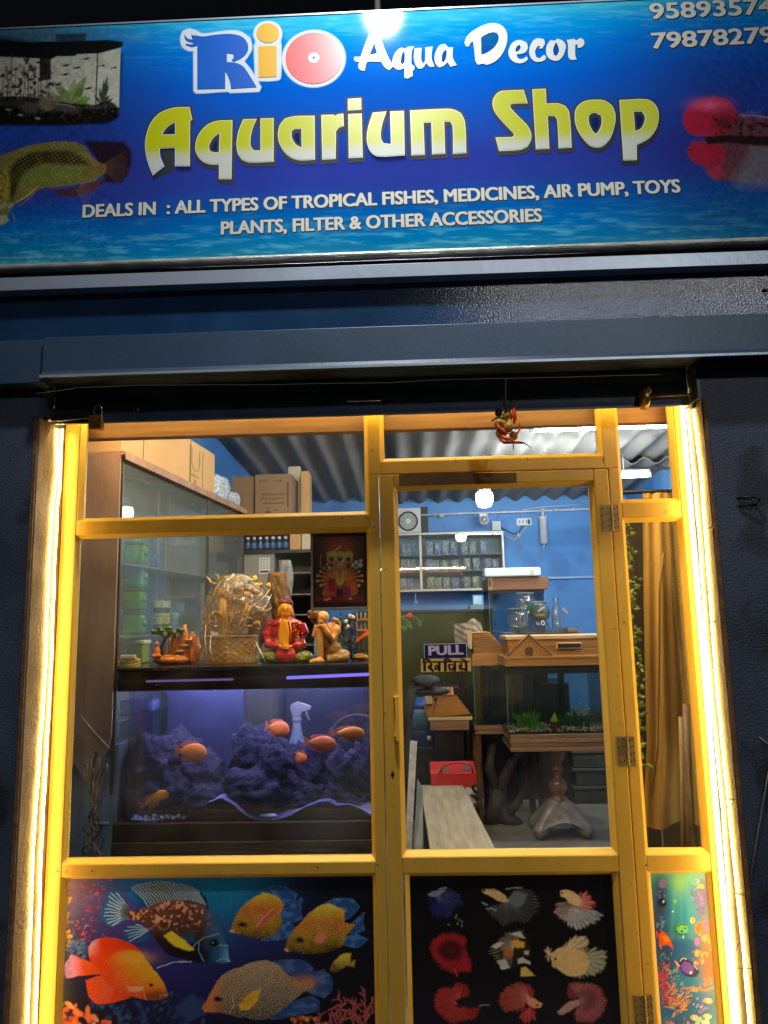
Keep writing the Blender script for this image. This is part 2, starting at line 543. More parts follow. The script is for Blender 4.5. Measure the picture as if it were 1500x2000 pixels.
NAVY = mat('navy wall paint', (28, 58, 90), 0.15, var=0.22, vs=5, bump=0.13, bs=170, spec=0.7)
NAVY_ROUGH = mat('rough navy plaster', (66, 74, 92), 0.45, var=0.35, vs=3, bump=0.3, bs=150, spec=0.5, grime=(5, 0.56, (30, 32, 38), 0.7))
SLATE = mat('slate shutter hood paint', (54, 74, 96), 0.40, metal=0.0, var=0.12, vs=4, bump=0.06, bs=60)
SHUT = mat('dark blue shutter paint', (54, 70, 98), 0.38, var=0.2, vs=6, bump=0.08, bs=40)
STEEL = mat('pale steel angle', (168, 176, 190), 0.35, metal=0.35, var=0.12, vs=3, bump=0.08, bs=30)
PLASTER = mat('weathered cement reveal', (146, 118, 82), 0.85, var=0.32, vs=9, bump=0.5, bs=70)
GOLD = mat('golden aluminium', (218, 168, 64), 0.36, metal=0.12, var=0.09, vs=6, stretch=(1, 1, 0.3), bump=0.06, bs=60, grime=(34, 0.67, (96, 66, 30), 0.6))
GOLD2 = mat('golden aluminium bead', (240, 190, 72), 0.3, metal=0.1, var=0.05, vs=3)
BRASS = mat('worn brass', (176, 132, 66), 0.35, metal=0.8, var=0.3, vs=40, bump=0.1, bs=90)
DARKM = mat('blackened iron', (38, 37, 38), 0.45, metal=0.5, var=0.4, vs=30, bump=0.2, bs=60)
RUST = mat('rusty edge', (120, 84, 50), 0.7, var=0.4, vs=40, bump=0.3, bs=80)
CONC = mat('concrete floor', (126, 118, 102), 0.75, var=0.25, vs=4, bump=0.25, bs=30)
PANE = glassy('window glass', (0.975, 0.985, 0.975), 0.012, 0.01, haze=0.045, hcol=(210, 205, 190), gz=0.25, bs=4, patchy=True)
PRINT = mat('printed vinyl', attr='Col', rough=0.32, spec=0.4)
FLEX = mat('printed flex sheet', attr='Col', rough=0.055, spec=0.25, bump=0.012, bs=5)
BLACKP = mat('black plastic', (22, 22, 24), 0.4, var=0.2)
WHITEP = mat('white plastic', (222, 224, 222), 0.35, var=0.04)
LED = emit('warm led', (1.0, 0.72, 0.22), 17.0)
LEDT = emit('strong warm led', (1.0, 0.74, 0.24), 30.0)
LED_FILL = emit('warm fill led', (1.0, 0.80, 0.48), 110.0)
LEDB = emit('warm led tape', (1.0, 0.74, 0.28), 7.0)

_W = np.array([*P(1235, 600, -0.18)])
_v = CAM-_W
_L = Vector((-_v[0], _v[1], -_v[2])).normalized()
so.rotation_euler = _L.to_track_quat('Z', 'Y').to_euler()
so.location = (2, -6, 5)

struct('pavement', MB().box(-12, 12, -14, 0.02, -0.3, 0.0), mat('pavement concrete', (96, 94, 90), 0.85, var=0.25, vs=3, bump=0.3, bs=25))
FLZ = 0.15
struct('floor', MB().box(-1.36, 2.3, 0.06, 5.2, -0.05, FLZ), CONC)

bld = thing('shop_building', 'dark navy painted shop front around the golden glazed entrance', 'building', (0, 0, 0))
fw = MB()
fw.box(-4.0, -1.21, -0.18, 0.06, 0, 3.6)
fw.box(0.966, 4.0, -0.18, 0.06, 0, 3.6)
fw.box(-1.21, 0.966, -0.18, 0.06, 2.36, 3.6)
part('front_wall', fw, NAVY_ROUGH, bld)
bw = MB().box(-4.0, 4.0, -0.188, -0.1805, 2.48, 2.705)
part('fascia_band', bw, NAVY, bld)
for a, b in ((-1.2099, -1.2075), (0.9632, 0.9659)):
    part('reveal', MB().box(a, b, -0.176, -0.002, 0, 2.233), PLASTER, bld)
for a, b in ((-1.222, -1.2102), (0.9662, 0.976)):
    part('corner_bead', MB().box(a, b, -0.186, -0.1805, 0, 2.222), RUST, bld)
BLUE = mat('blue wall paint', (80, 144, 208), 0.6, var=0.14, vs=1.4, bump=0.08, bs=30, grime=(2.2, 0.55, (60, 112, 176), 0.6))
part('back_wall', MB().box(-1.5, 2.6, 5.0, 5.12, -0.1, 3.1), BLUE, bld)
for a, b in ((-1.5, -1.38), (2.3, 2.42)):
    part('side_wall', MB().box(a, b, 0.062, 4.998, -0.1, 3.2), BLUE, bld)
CORR = mat('grey fibre cement sheet', (132, 131, 126), 0.85, var=0.3, vs=2.0, bump=0.2, bs=40, col2=None, stretch=(1, 0.25, 1))
def corrug(x0, x1, ya, za, yb, zb, pitch=0.20, amp=0.027, thick=0.008, nx=None):
    mb = MB(); nx = int((x1-x0)/pitch*10)
    def zz(u, v):
        x = x0+(x1-x0)*u
        return (x, ya+(yb-ya)*v, za+(zb-za)*v+amp*math.sin(2*PI*x/pitch))
    mb.grid(zz, nx, 8)
    mb.grid(lambda u, v: tuple(np.array(zz(u, v))+np.array((0, 0, thick))), nx, 8)
    o = len(mb.v)
    mb.grid(lambda u, v: tuple(np.array(zz(u, 1))+np.array((0, 0, thick*v))), nx, 1)
    mb.grid(lambda u, v: tuple(np.array(zz(u, 0))+np.array((0, 0, thick*v))), nx, 1)
    return mb
part('roof_sheet', corrug(-1.38, -0.18, 0.07, 3.02, 4.99, 2.79), CORR, bld, smooth=True)
part('roof_sheet', corrug(-0.18, 2.3, 0.07, 3.02, 3.75, 2.885), CORR, bld, smooth=True)
part('roof_sheet', corrug(-0.18, 2.3, 3.62, 2.835, 4.99, 2.76), CORR, bld, smooth=True)
pur = MB(); pur.box(-0.18, 2.3, 3.68, 3.72, 2.775, 2.79)
part('purlin', pur, mat('dark purlin steel', (60, 58, 56), 0.6, var=0.2), bld)
part('header_beam', MB().box(-1.2, 0.96, 0.075, 0.12, 2.225, 2.40), mat('reddish plywood', (150, 98, 60), 0.6, var=0.25, vs=6, stretch=(0.6, 1, 12), bump=0.1, bs=30), bld)

ang = MB()
ang.xprism([(-0.235, 2.658), (-0.235, 2.704), (-0.231, 2.704), (-0.231, 2.662), (-0.189, 2.662), (-0.189, 2.658)], -3.6, 3.6)
solo('steel_angle', ang, STEEL, 'long pale steel angle bar between the shop sign and the navy fascia', 'angle bar', bevel=0.001)

rs = thing('roller_shutter', 'dark blue roller shutter rolled up under its slate coloured hood', 'shutter', (0, -0.1, 2.3))
hd = MB()
hd.xprism([(-0.262, 2.478), (-0.262, 2.362), (-0.272, 2.343), (-0.268, 2.341), (-0.258, 2.357), (-0.19, 2.357), (-0.19, 2.478)], -1.165, 1.75)
part('hood', hd, SLATE, rs, bevel=0.002)
part('hood_end', MB().box(-3.2, -1.169, -0.246, -0.19, 2.33, 2.478), SLATE, rs, bevel=0.003)
part('hood_lip', MB().box(-1.165, 1.75, -0.276, -0.2725, 2.338, 2.346), STEEL, rs)
cu = MB()
def curt(u, v):
    return (-1.196+2.148*u, -0.102-0.004*abs(math.sin(v*PI*2))-0.001, 2.236+0.16*v)
cu.grid(curt, 2, 24)
cu.grid(lambda u, v: (curt(u, v)[0], -0.095, curt(u, v)[2]), 2, 24)
cu.box(-1.196, 0.952, -0.106, -0.094, 2.2315, 2.237)
part('curtain', cu, SHUT, rs)
for a, b in ((-1.2095, -1.198), (0.954, 0.9655)):
    part('guide_channel', MB().box(a, b, -0.179, -0.09, 2.2345, 2.356), SHUT, rs)
hz = MB()
a = P(678, 779, -0.11); b = P(746, 777, -0.11)
hz.tube([(a[0], -0.105, a[2]), (a[0]+0.002, -0.118, a[2]-0.004), (a[0]+0.003, -0.12, a[2]-0.012), (b[0]-0.003, -0.12, b[2]-0.012), (b[0]-0.002, -0.118, b[2]-0.004), (b[0], -0.105, b[2])], 0.0022, 6)
part('lift_handle', hz, STEEL, rs, smooth=True)
for pxx, pyy, rr in ((261, 800, 0.0026), (269, 800, 0.0042), (121, 788, 0.0022)):
    q = P(pxx, pyy, -0.107)
    part('rivet', MB().ell(q, rr, 8, 6), WHITEP if rr > 0.004 else STEEL, rs, smooth=True)
ha = MB()
ha.prism([at(x, y, -0.125) for x, y in ((78, 812), (82, 800), (120, 797), (180, 797), (186, 800), (186, 815), (118, 822), (90, 822))], -0.126, -0.106)
ha.prism([at(x, y, -0.17) for x, y in ((66, 812), (80, 806), (98, 819), (92, 822))], -0.172, -0.150)
part('hasp', ha, DARKM, rs, bevel=0.002)
hb = MB()
hb.tube([P(1274, 775, -0.118), P(1300, 773, -0.116), P(1380, 769, -0.13)], 0.004, 8)
hb.prism([at(x, y, -0.13) for x, y in ((1350, 797), (1362, 776), (1378, 774), (1366, 796))], -0.134, -0.129)
part('latch_rod', hb, RUST, rs, smooth=True)
wr = MB()
rnd = random.Random(4)
wr.tube([tuple(np.array(P(x, y, -0.24))+np.array((0, 0, rnd.uniform(-.0015, .0015)))) for x, y in ((70, 768), (110, 763), (150, 757), (215, 754), (262, 752), (275, 752), (400, 752), (520, 752), (640, 749), (760, 747), (850, 742), (960, 739), (1100, 736), (1190, 733), (1290, 731))], 0.0009, 5)
solo('twine', wr, mat('grey twine', (150, 148, 140), 0.8), 'thin grey twine strung under the shutter hood', 'twine')

pk = thing('padlock', 'old brass padlock with a steel shackle hanging at the left end of the shutter', 'padlock', P(190, 820, -0.13))
q = rect(175, 811, 203, 840, -0.135)
part('body', MB().box(q[0], q[1], -0.146, -0.127, q[2], q[3]), BRASS, pk, bevel=0.004, seg=3)
sh = MB(); s0 = P(184, 812, -0.137); s1 = P(198, 812, -0.137); top = P(191, 791, -0.137)
r_ = (s1[0]-s0[0])/2; cx = (s0[0]+s1[0])/2
sh.tube([s0]+[(cx-r_*math.cos(t), -0.137, top[2]-r_+r_*math.sin(t)) for t in [PI*k/8 for k in range(9)]]+[s1], 0.0032, 8)
part('shackle', sh, mat('bright steel', (190, 190, 190), 0.25, metal=0.9, var=0.1), pk, smooth=True)
pk2 = thing('padlock', 'round disc padlock seen edge-on at the right end of the shutter', 'padlock', P(1260, 778, -0.13))
q = P(1260, 777, -0.135)
part('body', MB().lathe([(0.004, -0.0115), (0.031, -0.0115), (0.036, -0.007), (0.036, 0.007), (0.031, 0.0115), (0.004, 0.0115)], (q[0], q[1]+0.012, q[2]), 28, axis='x'), BRASS, pk2, smooth=True, bevel=0.002)
part('shackle', MB().tube([(q[0]+0.004, q[1], q[2]+0.028), (q[0]+0.012, q[1]-0.006, q[2]+0.035), (q[0]+0.02, q[1], q[2]+0.025), (q[0]+0.012, q[1]+0.003, q[2]+0.012)], 0.003, 8), STEEL, pk2, smooth=True)

fr = thing('window_frame', 'golden aluminium shop window frame with clear panes around the door', 'window', (0, 0, 0))
G = dict(LT=(-1.138, -0.141, 1.921, 2.36), LM=(-1.147, -0.138, 0.788, 1.848), LP=(-1.141, -0.137, 0.12, 0.724), MT=(-0.071, 0.675, 2.106, 2.36),
         RT=(0.752, 0.925, 1.939, 2.36), RM=(0.752, 0.927, 0.7985, 1.859), RP=(0.755, 0.930, 0.12, 0.7225))
BW = 0.015
mem = MB()
D0, D1 = 0.0, 0.05
mem.box(-1.2072, -1.155, D0, D1, 0.03, 2.42)
mem.box(-0.126, -0.0925, D0, D1, 0.03, 2.0465)
mem.box(-0.126, -0.085, D0, D1, 2.047, 2.42)
mem.box(0.703, 0.739, D0, D1, 0.03, 2.0465)
mem.box(0.689, 0.739, D0, D1, 2.0468, 2.42)
mem.box(0.941, 0.963, D0, D1, 0.03, 2.42)
for x0, x1, z0, z1 in ((-1.1545, -0.1265, 1.862, 1.907), (-1.1545, -0.1265, 0.738, 0.774), (-1.1545, -0.1265, 0.03, 0.106), (-0.0845, 0.6885, 2.0475, 2.092),
                       (0.7395, 0.9405, 1.873, 1.925), (0.7395, 0.9405, 0.7365, 0.7845), (0.7395, 0.9405, 0.03, 0.106)):
    mem.box(x0, x1, D0+0.001, D1, z0, z1)
part('frame', mem, GOLD, fr, bevel=0.0025, seg=2)
def bead(g, yo=0.003, yi=0.021):
    x0, x1, z0, z1 = g
    mb = MB(); w_ = BW
    o = [(x0-w_, z0-w_), (x1+w_, z0-w_), (x1+w_, z1+w_), (x0-w_, z1+w_)]
    md = [(x0-w_*0.86, z0-w_*0.86), (x1+w_*0.86, z0-w_*0.86), (x1+w_*0.86, z1+w_*0.86), (x0-w_*0.86, z1+w_*0.86)]
    i = [(x0, z0), (x1, z0), (x1, z1), (x0, z1)]
    vs = [(p[0], yo, p[1]) for p in o]+[(p[0], yo+0.0005, p[1]) for p in md]+[(p[0], yi, p[1]) for p in i]+[(p[0], yi+0.012, p[1]) for p in i]
    fs = []
    for k in range(4):
        j = (k+1) % 4
        fs += [(k, j, 4+j, 4+k), (4+k, 4+j, 8+j, 8+k), (8+k, 8+j, 12+j, 12+k)]
    mb.add(vs, fs)
    return mb
def pane(g, y=0.0215):
    return MB().box(g[0]+0.0005, g[1]-0.0005, y, y+0.004, g[2]+0.0005, g[3]-0.0005)
for k in ('LT', 'LM', 'MT', 'RT', 'RM', 'LP', 'RP'):
    part('glazing_bead', bead(G[k]), GOLD2, fr)
    if k in ('LP', 'RP'):
        g = G[k]
        part('kick_panel', MB().box(g[0]-0.005, g[1]+0.005, 0.0265, 0.034, g[2]-0.005, g[3]+0.005), BLACKP, fr)
    else:
        part('pane', pane(G[k]), PANE if k[0] != 'R' else glassy('dull dusty glass', (0.975, 0.985, 0.975), 0.001, 0.05, haze=0.02, hcol=(210, 200, 170), gz=0.04, bs=5, patchy=True), fr)

b = MB()
for x_, y_ in ((716, 1012), (731, 1030), (668, 1012), (1178, 898), (1206, 1200), (1240, 1690), (1262, 1690), (1030, 896), (890, 899), (738, 1690), (112, 1702), (180, 1701), (620, 1694), (1212, 1330), (726, 880), (1300, 1000)):
    c_ = P(x_, y_, -0.0005); b.lathe([(0.003, -0.0006), (0.0026, 0.0008)], (c_[0], 0, c_[2]), 8, axis='y')
part('screw', b, mat('screw head', (96, 78, 48), 0.5, metal=0.5), fr)['kind'] = 'stuff'
dr = thing('shop_door', 'golden framed glass door with a pull handle and three side hinges', 'door', (0.699, 0.0, 0.02))
DG = (-0.0265, 0.636, 0.8015, 1.990); DPG = (-0.0175, 0.631, 0.10, 0.7235)
dm = MB()
E0, E1 = -0.004, 0.042
dm.box(-0.0890, -0.0405, E0, E1, 0.02, 2.0435)
dm.box(0.650, 0.699, E0, E1, 0.02, 2.0435)
for z0, z1 in ((2.004, 2.0435), (0.7375, 0.7875), (0.02, 0.086)):
    dm.box(-0.040, 0.6495, E0+0.001, E1, z0, z1)
part('door_frame', dm, GOLD, dr, bevel=0.0025)
part('glazing_bead', bead(DG, 0.0, 0.018), GOLD2, dr)
part('glazing_bead', bead((DPG[0], DPG[1], DPG[2], DPG[3]), 0.0, 0.018), GOLD2, dr)
part('pane', pane(DG, 0.0185), PANE, dr)
part('kick_panel', MB().box(DPG[0]-0.005, DPG[1]+0.005, 0.024, 0.032, DPG[2]-0.005, DPG[3]+0.005), BLACKP, dr)
hn = MB()
h0 = P(776, 1366, -0.03); h1 = P(776, 1440, -0.03)
hn.box(h0[0]-0.007, h0[0]+0.007, -0.041, -0.031, h1[2]-0.012, h0[2]+0.012)
part('handle', hn, GOLD2, dr, bevel=0.003, seg=3)
for zz in (h0[2], h1[2]):
    part('handle_foot', MB().box(h0[0]-0.012, h0[0]+0.006, -0.0312, -0.0035, zz-0.009, zz+0.009), GOLD2, dr, bevel=0.002)
    part('screw', MB().lathe([(0.0035, -0.0335), (0.0035, -0.0312)], (h0[0]-0.009, 0, zz), 10, axis='y'), DARKM, dr)
kh = P(767, 1513, -0.005)
part('keyhole', MB().lathe([(0.006, -0.0062), (0.006, -0.0035)], (kh[0], 0, kh[2]), 14, axis='y').box(kh[0]-0.002, kh[0]+0.002, -0.0061, -0.0036, kh[2]-0.012, kh[2]+0.012), BLACKP, dr)
HINGE = mat('dull hinge brass', (168, 138, 84), 0.4, metal=0.6, var=0.2, vs=30)
for zc in (at(1190, 1012, -0.005)[1], at(1222, 1467, -0.005)[1], at(1257, 1975, -0.005)[1], 0.12):
    hg = MB()
    hg.box(0.668, 0.6985, -0.0068, -0.0042, zc-0.046, zc+0.046)
    hg.box(0.7035, 0.727, -0.0028, -0.0004, zc-0.046, zc+0.046)
    for k in range(5):
        hg.tube([(0.701, -0.006, zc-0.046+0.0184*k+0.0006), (0.701, -0.006, zc-0.046+0.0184*(k+1)-0.0006)], 0.0048, 10)
    ho = part('hinge', hg, HINGE, dr, bevel=0.0006)
    sc_ = MB()
    for dx in (0.674, 0.688, 0.712, 0.722):
        for dz in (-0.033, -0.011, 0.011, 0.033):
            sc_.lathe([(0.0028, -0.0080 if dx < 0.7 else -0.0040), (0.0028, -0.0066 if dx < 0.7 else -0.0026)], (dx, 0, zc+dz+(0.004 if dx in (0.688, 0.722) else 0)), 8, axis='y')
    part('screw', sc_, mat('screw head', (96, 78, 48), 0.5, metal=0.5), ho)
ws = MB(); a0 = at(779, 925, -0.006); a1 = at(1008, 913, -0.006)
def wsf(u, v):
    x = a0[0]+(a1[0]-a0[0])*u
    z = 2.042-0.040*v+0.004*math.sin(u*5)*(1-v)
    return (x, -0.0058-0.0035*math.sin(PI*min(1, max(0, u))*1.0)*(1-v), z)
ws.grid(wsf, 24, 4)
ws.grid(lambda u, v: tuple(np.array(wsf(1-u, v))+np.array((0, 0.0008, 0))), 24, 4)
part('weather_strip', ws, mat('brown tape', (112, 78, 40), 0.55, var=0.2, vs=20), dr, smooth=True)

def rope(pts, X, r=0.0034, off=0.006):
    q = []
    for x, y in pts:
        yy, zz = atx(x, y, X)
        q.append((X+off, min(-0.012, max(-0.17, yy)), zz))
    q.append((X+off, q[-1][1], 0.05))
    out = []
    for i in range(len(q)-1):
        n_ = max(2, int((q[i][2]-q[i+1][2])/0.06))
        for k in range(n_):
            t = k/n_
            p = Vector(q[i])*(1-t)+Vector(q[i+1])*t
            out.append((p.x, p.y+0.0015*math.sin(p.z*31)+0.001*math.sin(p.z*57), p.z))
    out.append(q[-1])
    return MB().tube(out, r, 8)
solo('led_rope', rope([(108, 838), (108, 925), (99, 992), (92, 1112), (85, 1320), (61, 1660), (50, 2000)], -1.2075), LED, 'outer glowing led rope down the left reveal beside the dark wall', 'led rope', 'led ropes in the entrance reveals', smooth=True)
solo('led_rope', rope([(118, 838), (113, 961), (109, 992), (103, 1112), (96, 1320), (77, 1660), (66, 2000)], -1.2075), LED, 'inner glowing led rope down the left reveal beside the golden frame', 'led rope', 'led ropes in the entrance reveals', smooth=True)
solo('led_rope', rope([(1346, 800), (1369, 1041), (1383, 1244), (1393, 1360), (1401, 1440), (1415, 1580), (1429, 1772), (1445, 1990)], 0.9632, off=-0.006), LED, 'middle glowing led rope down the right reveal next to the flat led tape', 'led rope', 'led ropes in the entrance reveals', smooth=True)
solo('led_rope', rope([(1357, 800), (1372, 919), (1389, 1145), (1405, 1360), (1421, 1517), (1440, 1706), (1457, 1867), (1468, 2000)], 0.9632, off=-0.006), LED, 'outermost glowing led rope down the right reveal beside the dark wall', 'led rope', 'led ropes in the entrance reveals', smooth=True)
tp = MB(); tp.box(0.9575, 0.9630, -0.040, -0.012, 0.05, 2.33)
solo('led_tape', tp, LEDB, 'broad flat overexposed led tape along the right edge of the window frame', 'led tape')
b = MB()
b.tube([(-1.19+0.0535*k, -0.045+0.002*math.sin(k), 2.305+0.003*math.sin(k*1.7)) for k in range(41)], 0.006, 8)
solo('led_rope', b, LEDT, 'horizontal led rope tucked behind the shutter along the top of the frame', 'led rope', 'led ropes in the entrance reveals', smooth=True)
b = MB().tube([(-1.15+0.07*k, 0.135, 2.345+0.003*math.sin(k*1.7)) for k in range(31)], 0.008, 8)
solo('led_rope', b, LED_FILL, 'warm fill led rope added unseen behind the reddish header board to light the display', 'led rope', 'led ropes in the entrance reveals', smooth=True)  # added out of view to light the statues and cartons from the front
clip = MB()
for k, pts in enumerate((((1369, 1041), (1389, 1031)), ((1383, 1244), (1393, 1214)), ((1415, 1580), (1427, 1560)), ((1429, 1772), (1443, 1745)))):
    for x, y in pts:
        yy, zz = atx(x, y, 0.957)
        clip.box(0.9495, 0.9628, yy-0.006, yy+0.006, zz-0.002, zz+0.002)
solo('cable_clip', clip, mat('yellowed plastic clip', (210, 180, 110), 0.5), 'tiny yellowed clips pinning the led ropes to the right reveal', 'clip')['kind'] = 'stuff'
ch = thing('lime_chilli_charm', 'hanging string of limes and red chillies above the door', 'charm', P(990, 800, -0.2))
CY = -0.20
RED = mat('red chilli skin', (206, 62, 24), 0.3, var=0.25, vs=60)
ORG_ = mat('orange chilli skin', (222, 108, 34), 0.3, var=0.25, vs=60)
LIME = mat('yellowing lime skin', (178, 132, 40), 0.45, var=0.25, vs=30, bump=0.15, bs=120)
DRY = mat('dried dark pod', (52, 34, 24), 0.6, var=0.3, vs=50, bump=0.3, bs=80)
part('string', MB().tube([P(988, 738, -0.262), P(988, 752, CY-0.03), P(987.5, 780, CY), P(989, 800, CY)], 0.0008, 5), mat('grey twine', (150, 148, 140), 0.8), ch)
def bean(pts, r, m_, nm='chilli'):
    q = [P(x, y, CY+d) for x, y, d in pts]
    n_ = len(q)
    rs_ = [r*(0.45+0.55*math.sin(PI*min(1, (i+0.6)/(n_-0.2)))) if i < n_-1 else r*0.15 for i in range(n_)]
    part(nm, MB().tube(q, rs_, 8), m_, ch, smooth=True)
s = pxs(CY)
for x, y, r, m_ in ((974, 806, 8, DRY), (990, 812, 9, LIME), (975, 828, 10, LIME), (994, 834, 10, LIME), (979, 846, 12, LIME), (1003, 852, 9, LIME)):
    q = P(x, y, CY+(0.006 if (x, y) != (994, 834) else -0.006))
    part('lime' if m_ is LIME else 'dried_lime', MB().ell(q, (r*s, r*s, r*s*1.1), 14, 10, lump=0.02), m_, ch, smooth=True)
bean([(960, 823, -.012), (967, 817, -.016), (976, 815, -.018), (986, 819, -.016), (992, 825, -.01)], 0.0032, DRY, 'dried_chilli')
bean([(1005, 793, -.004), (1004, 805, -.008), (1006, 818, -.01), (1003, 830, -.004)], 0.007, RED)
bean([(998, 798, -.002), (1000, 810, -.006), (999, 822, -.004)], 0.006, ORG_)
bean([(970, 826, -.012), (975, 836, -.016), (986, 845, -.018), (998, 848, -.014)], 0.0055, RED)
bean([(1014, 828, 0), (1016, 838, -.006), (1010, 846, -.012), (1002, 846, -.01)], 0.0045, RED)
bean([(976, 858, -.008), (985, 864, -.012), (1000, 864, -.01), (1024, 867, 0)], 0.006, RED)
bean([(980, 852, -.012), (990, 857, -.016), (1004, 858, -.016)], 0.0075, ORG_)
bean([(1008, 862, -.004), (1020, 864, 0), (1030, 869, 0.004), (1038, 876, .006)], 0.0022, DRY, 'dried_chilli')
bean([(978, 776, 0), (984, 781, -.004), (990, 786, -.002)], 0.0022, DRY, 'dried_chilli')
bean([(984, 786, 0), (988, 796, -.008), (990, 806, -.008)], 0.006, DRY, 'dried_chilli')
bean([(998, 782, 0), (997, 792, -.008), (996, 803, -.004)], 0.005, mat('dark green chilli', (52, 60, 24), 0.4), 'chilli')
bean([(1003, 868, 0), (1003, 876, 0), (1003, 880, 0)], 0.0018, DRY, 'dried_chilli')

SY = -0.220
sg = thing('shop_sign', 'wide blue printed aquarium shop sign board above the shutter', 'sign', (0, -0.2, 2.7))
SX0, SX1, SZ0, SZ1 = -1.58, 1.47, 2.7555, 3.6535
part('board', MB().box(SX0, SX1, SY+0.004, -0.1885, SZ0, SZ1), mat('sign frame tin', (120, 124, 128), 0.5, metal=0.4, var=0.2), sg)
trim = MB()
def trf(u, v):
    x = SX0+(SX1-SX0)*u
    wv = 0.0012*math.sin(x*23)+0.0010*math.sin(x*61+1)+0.0016*math.sin(x*9)
    return (x, SY-0.004-0.002*math.sin(v*PI)+wv*0.7*v, 2.7440+0.0125*v+wv*0.5)
trim.grid(trf, 240, 3)
trim.box(SX0, SX1, SY-0.003, -0.189, 2.7405, 2.7440)
part('bottom_trim', trim, mat('crumpled silver tape', (186, 182, 172), 0.35, metal=0.4, var=0.25, vs=14, stretch=(1, 1, 4), bump=0.3, bs=70), sg, smooth=True)
part('top_trim', MB().box(SX0, SX1, SY-0.003, -0.189, SZ1, SZ1+0.006), STEEL, sg)

pr = Print(SX0, SX1, SZ0, SZ1, SY, 1120, 330)
V = (SZ1-pr.gz)/(SZ1-SZ0); U = pr.gx
st = [(0, (50, 170, 205)), (0.06, (4, 146, 212)), (0.16, (0, 112, 206)), (0.30, (6, 88, 190)), (0.45, (24, 78, 172)), (0.62, (44, 58, 150)), (0.72, (44, 62, 152)), (0.80, (6, 84, 166)), (0.88, (0, 112, 182)), (0.95, (10, 126, 176)), (1.0, (50, 140, 168))]
cs = np.array([lin(c) for _, c in st]); vs_ = [a for a, _ in st]
wob = (fbm(pr.X, pr.Y, 260, 3, 3)-0.5)*0.10
pr.C = np.stack([np.interp(V+wob, vs_, cs[:, i]) for i in range(3)], -1)
rip = fbm(pr.X*0.12, pr.Y, 5.0, 5, 3)
for lo, hi, s_ in ((0.0, 0.14, 0.28), (0.84, 1.0, 0.42)):
    mk = np.clip((rip-0.52)*4, 0, 1)*np.exp(-((V-(lo if lo == 0 else 1.0))/0.13)**2)*s_
    pr.blend(mk, (120, 214, 226))
    mk = np.clip((0.46-rip)*4, 0, 1)*np.exp(-((V-(lo if lo == 0 else 1.0))/0.13)**2)*s_*0.6
    pr.blend(mk, (0, 84, 140))
pr.glow(130, 250, 190, 160, (34, 44, 110), 0.75)
pr.glow(1420, 240, 170, 190, (34, 38, 104), 0.75)
pr.glow(1450, 420, 160, 60, (24, 60, 110), 0.5)

def Z(ox, oy, s, pts):
    return [(ox+x*s, oy+y*s) for x, y in pts]
S1 = 350/1500.0
K = 280/1500.0
def T(*pts):
    return [(x*K, 50+y*K) for x, y in pts]
pr.glow(60, 70, 160, 22, (70, 92, 104), 0.85)
pr.poly(T((-400, 60), (1285, 300), (1245, 860), (1200, 985), (700, 1040), (-400, 1040)), (18, 18, 16), 10, sm=False, al=0.93)
pr.poly(T((-400, 310), (420, 295), (1030, 290), (1262, 232), (1245, 860), (1000, 880), (-400, 820)), (176, 174, 158), 1.5, sm=False)
pr.poly(T((-400, 190), (590, 165), (1140, 150), (1285, 170), (1283, 222), (1035, 290), (800, 300), (790, 320), (590, 322), (540, 350), (-400, 308)), (20, 22, 24), 2, sm=False)
pr.poly(T((580, 90), (900, 80), (900, 160), (590, 168)), (26, 32, 32), 4, sm=False, al=0.8)
pr.line(T((1022, 290), (1008, 640), (1000, 930)), (26, 26, 24), 2.2)
pr.line(T((120, 300), (118, 700)), (70, 66, 58), 1.5)
pr.poly(T((415, 290), (530, 320), (535, 560), (410, 585)), (22, 18, 14), 2, sm=False, al=0.95)
sp = np.clip((fbm(pr.X, pr.Y, 7, 11, 2)-0.55)*9, 0, 1)
md = pr.mask(T((125, 450), (220, 350), (420, 320), (560, 500), (560, 760), (-300, 780), (-300, 600)), 6)
pr.blend(md*sp*0.95, (44, 30, 22))
sp2 = np.clip((fbm(pr.X, pr.Y, 4.0, 17, 2)-0.52)*9, 0, 1)
pr.blend(md*sp2*np.clip((pr.Y-150)/40, 0, 1)*0.8, (54, 40, 26))
rnd = random.Random(3)
for k in range(22):
    x0 = rnd.uniform(-60, 520); pr.line(T((x0, 790), (x0+rnd.uniform(-20, 20), 600), (x0+rnd.uniform(-40, 40), 430)), (48, 36, 26), 1.3, 0.8)
def frond(c, tip, wd, col):
    c = np.array(c, float); tip = np.array(tip, float); d = tip-c; n_ = np.array((-d[1], d[0]))/np.hypot(*d)*wd
    m_ = c+d*0.55
    pr.poly(T(tuple(c), tuple(m_+n_), tuple(tip), tuple(m_-n_)), col, 1.2)
for tp_, cl in (((560, 590), (120, 132, 76)), ((650, 650), (104, 122, 66)), ((780, 550), (128, 142, 92)), ((900, 530), (120, 132, 82)), ((880, 640), (96, 116, 60)), ((960, 760), (118, 140, 70)), ((940, 830), (96, 122, 52)), ((560, 740), (120, 128, 76))):
    frond((745, 800), tp_, 42, cl)
for tp_ in ((1130, 500), (1090, 550), (1140, 600), (1040, 640), (980, 720), (1150, 720), (1190, 760)):
    frond((1070, 830), tp_, 16, (52, 66, 50))
for x, y in ((910, 345), (695, 415), (812, 440), (690, 510), (615, 612), (930, 655), (1078, 418), (1203, 440)):
    r = 0.25 if x < 1000 else -0.1
    pr.ell(x*K, 50+y*K, 6.2 if x < 1000 else 3.2, 1.9, (24, 22, 18), -r, 1.0)
    pr.line(T((x-45, y+8-r*10), (x-25, y+2)), (24, 22, 18), 1.6)
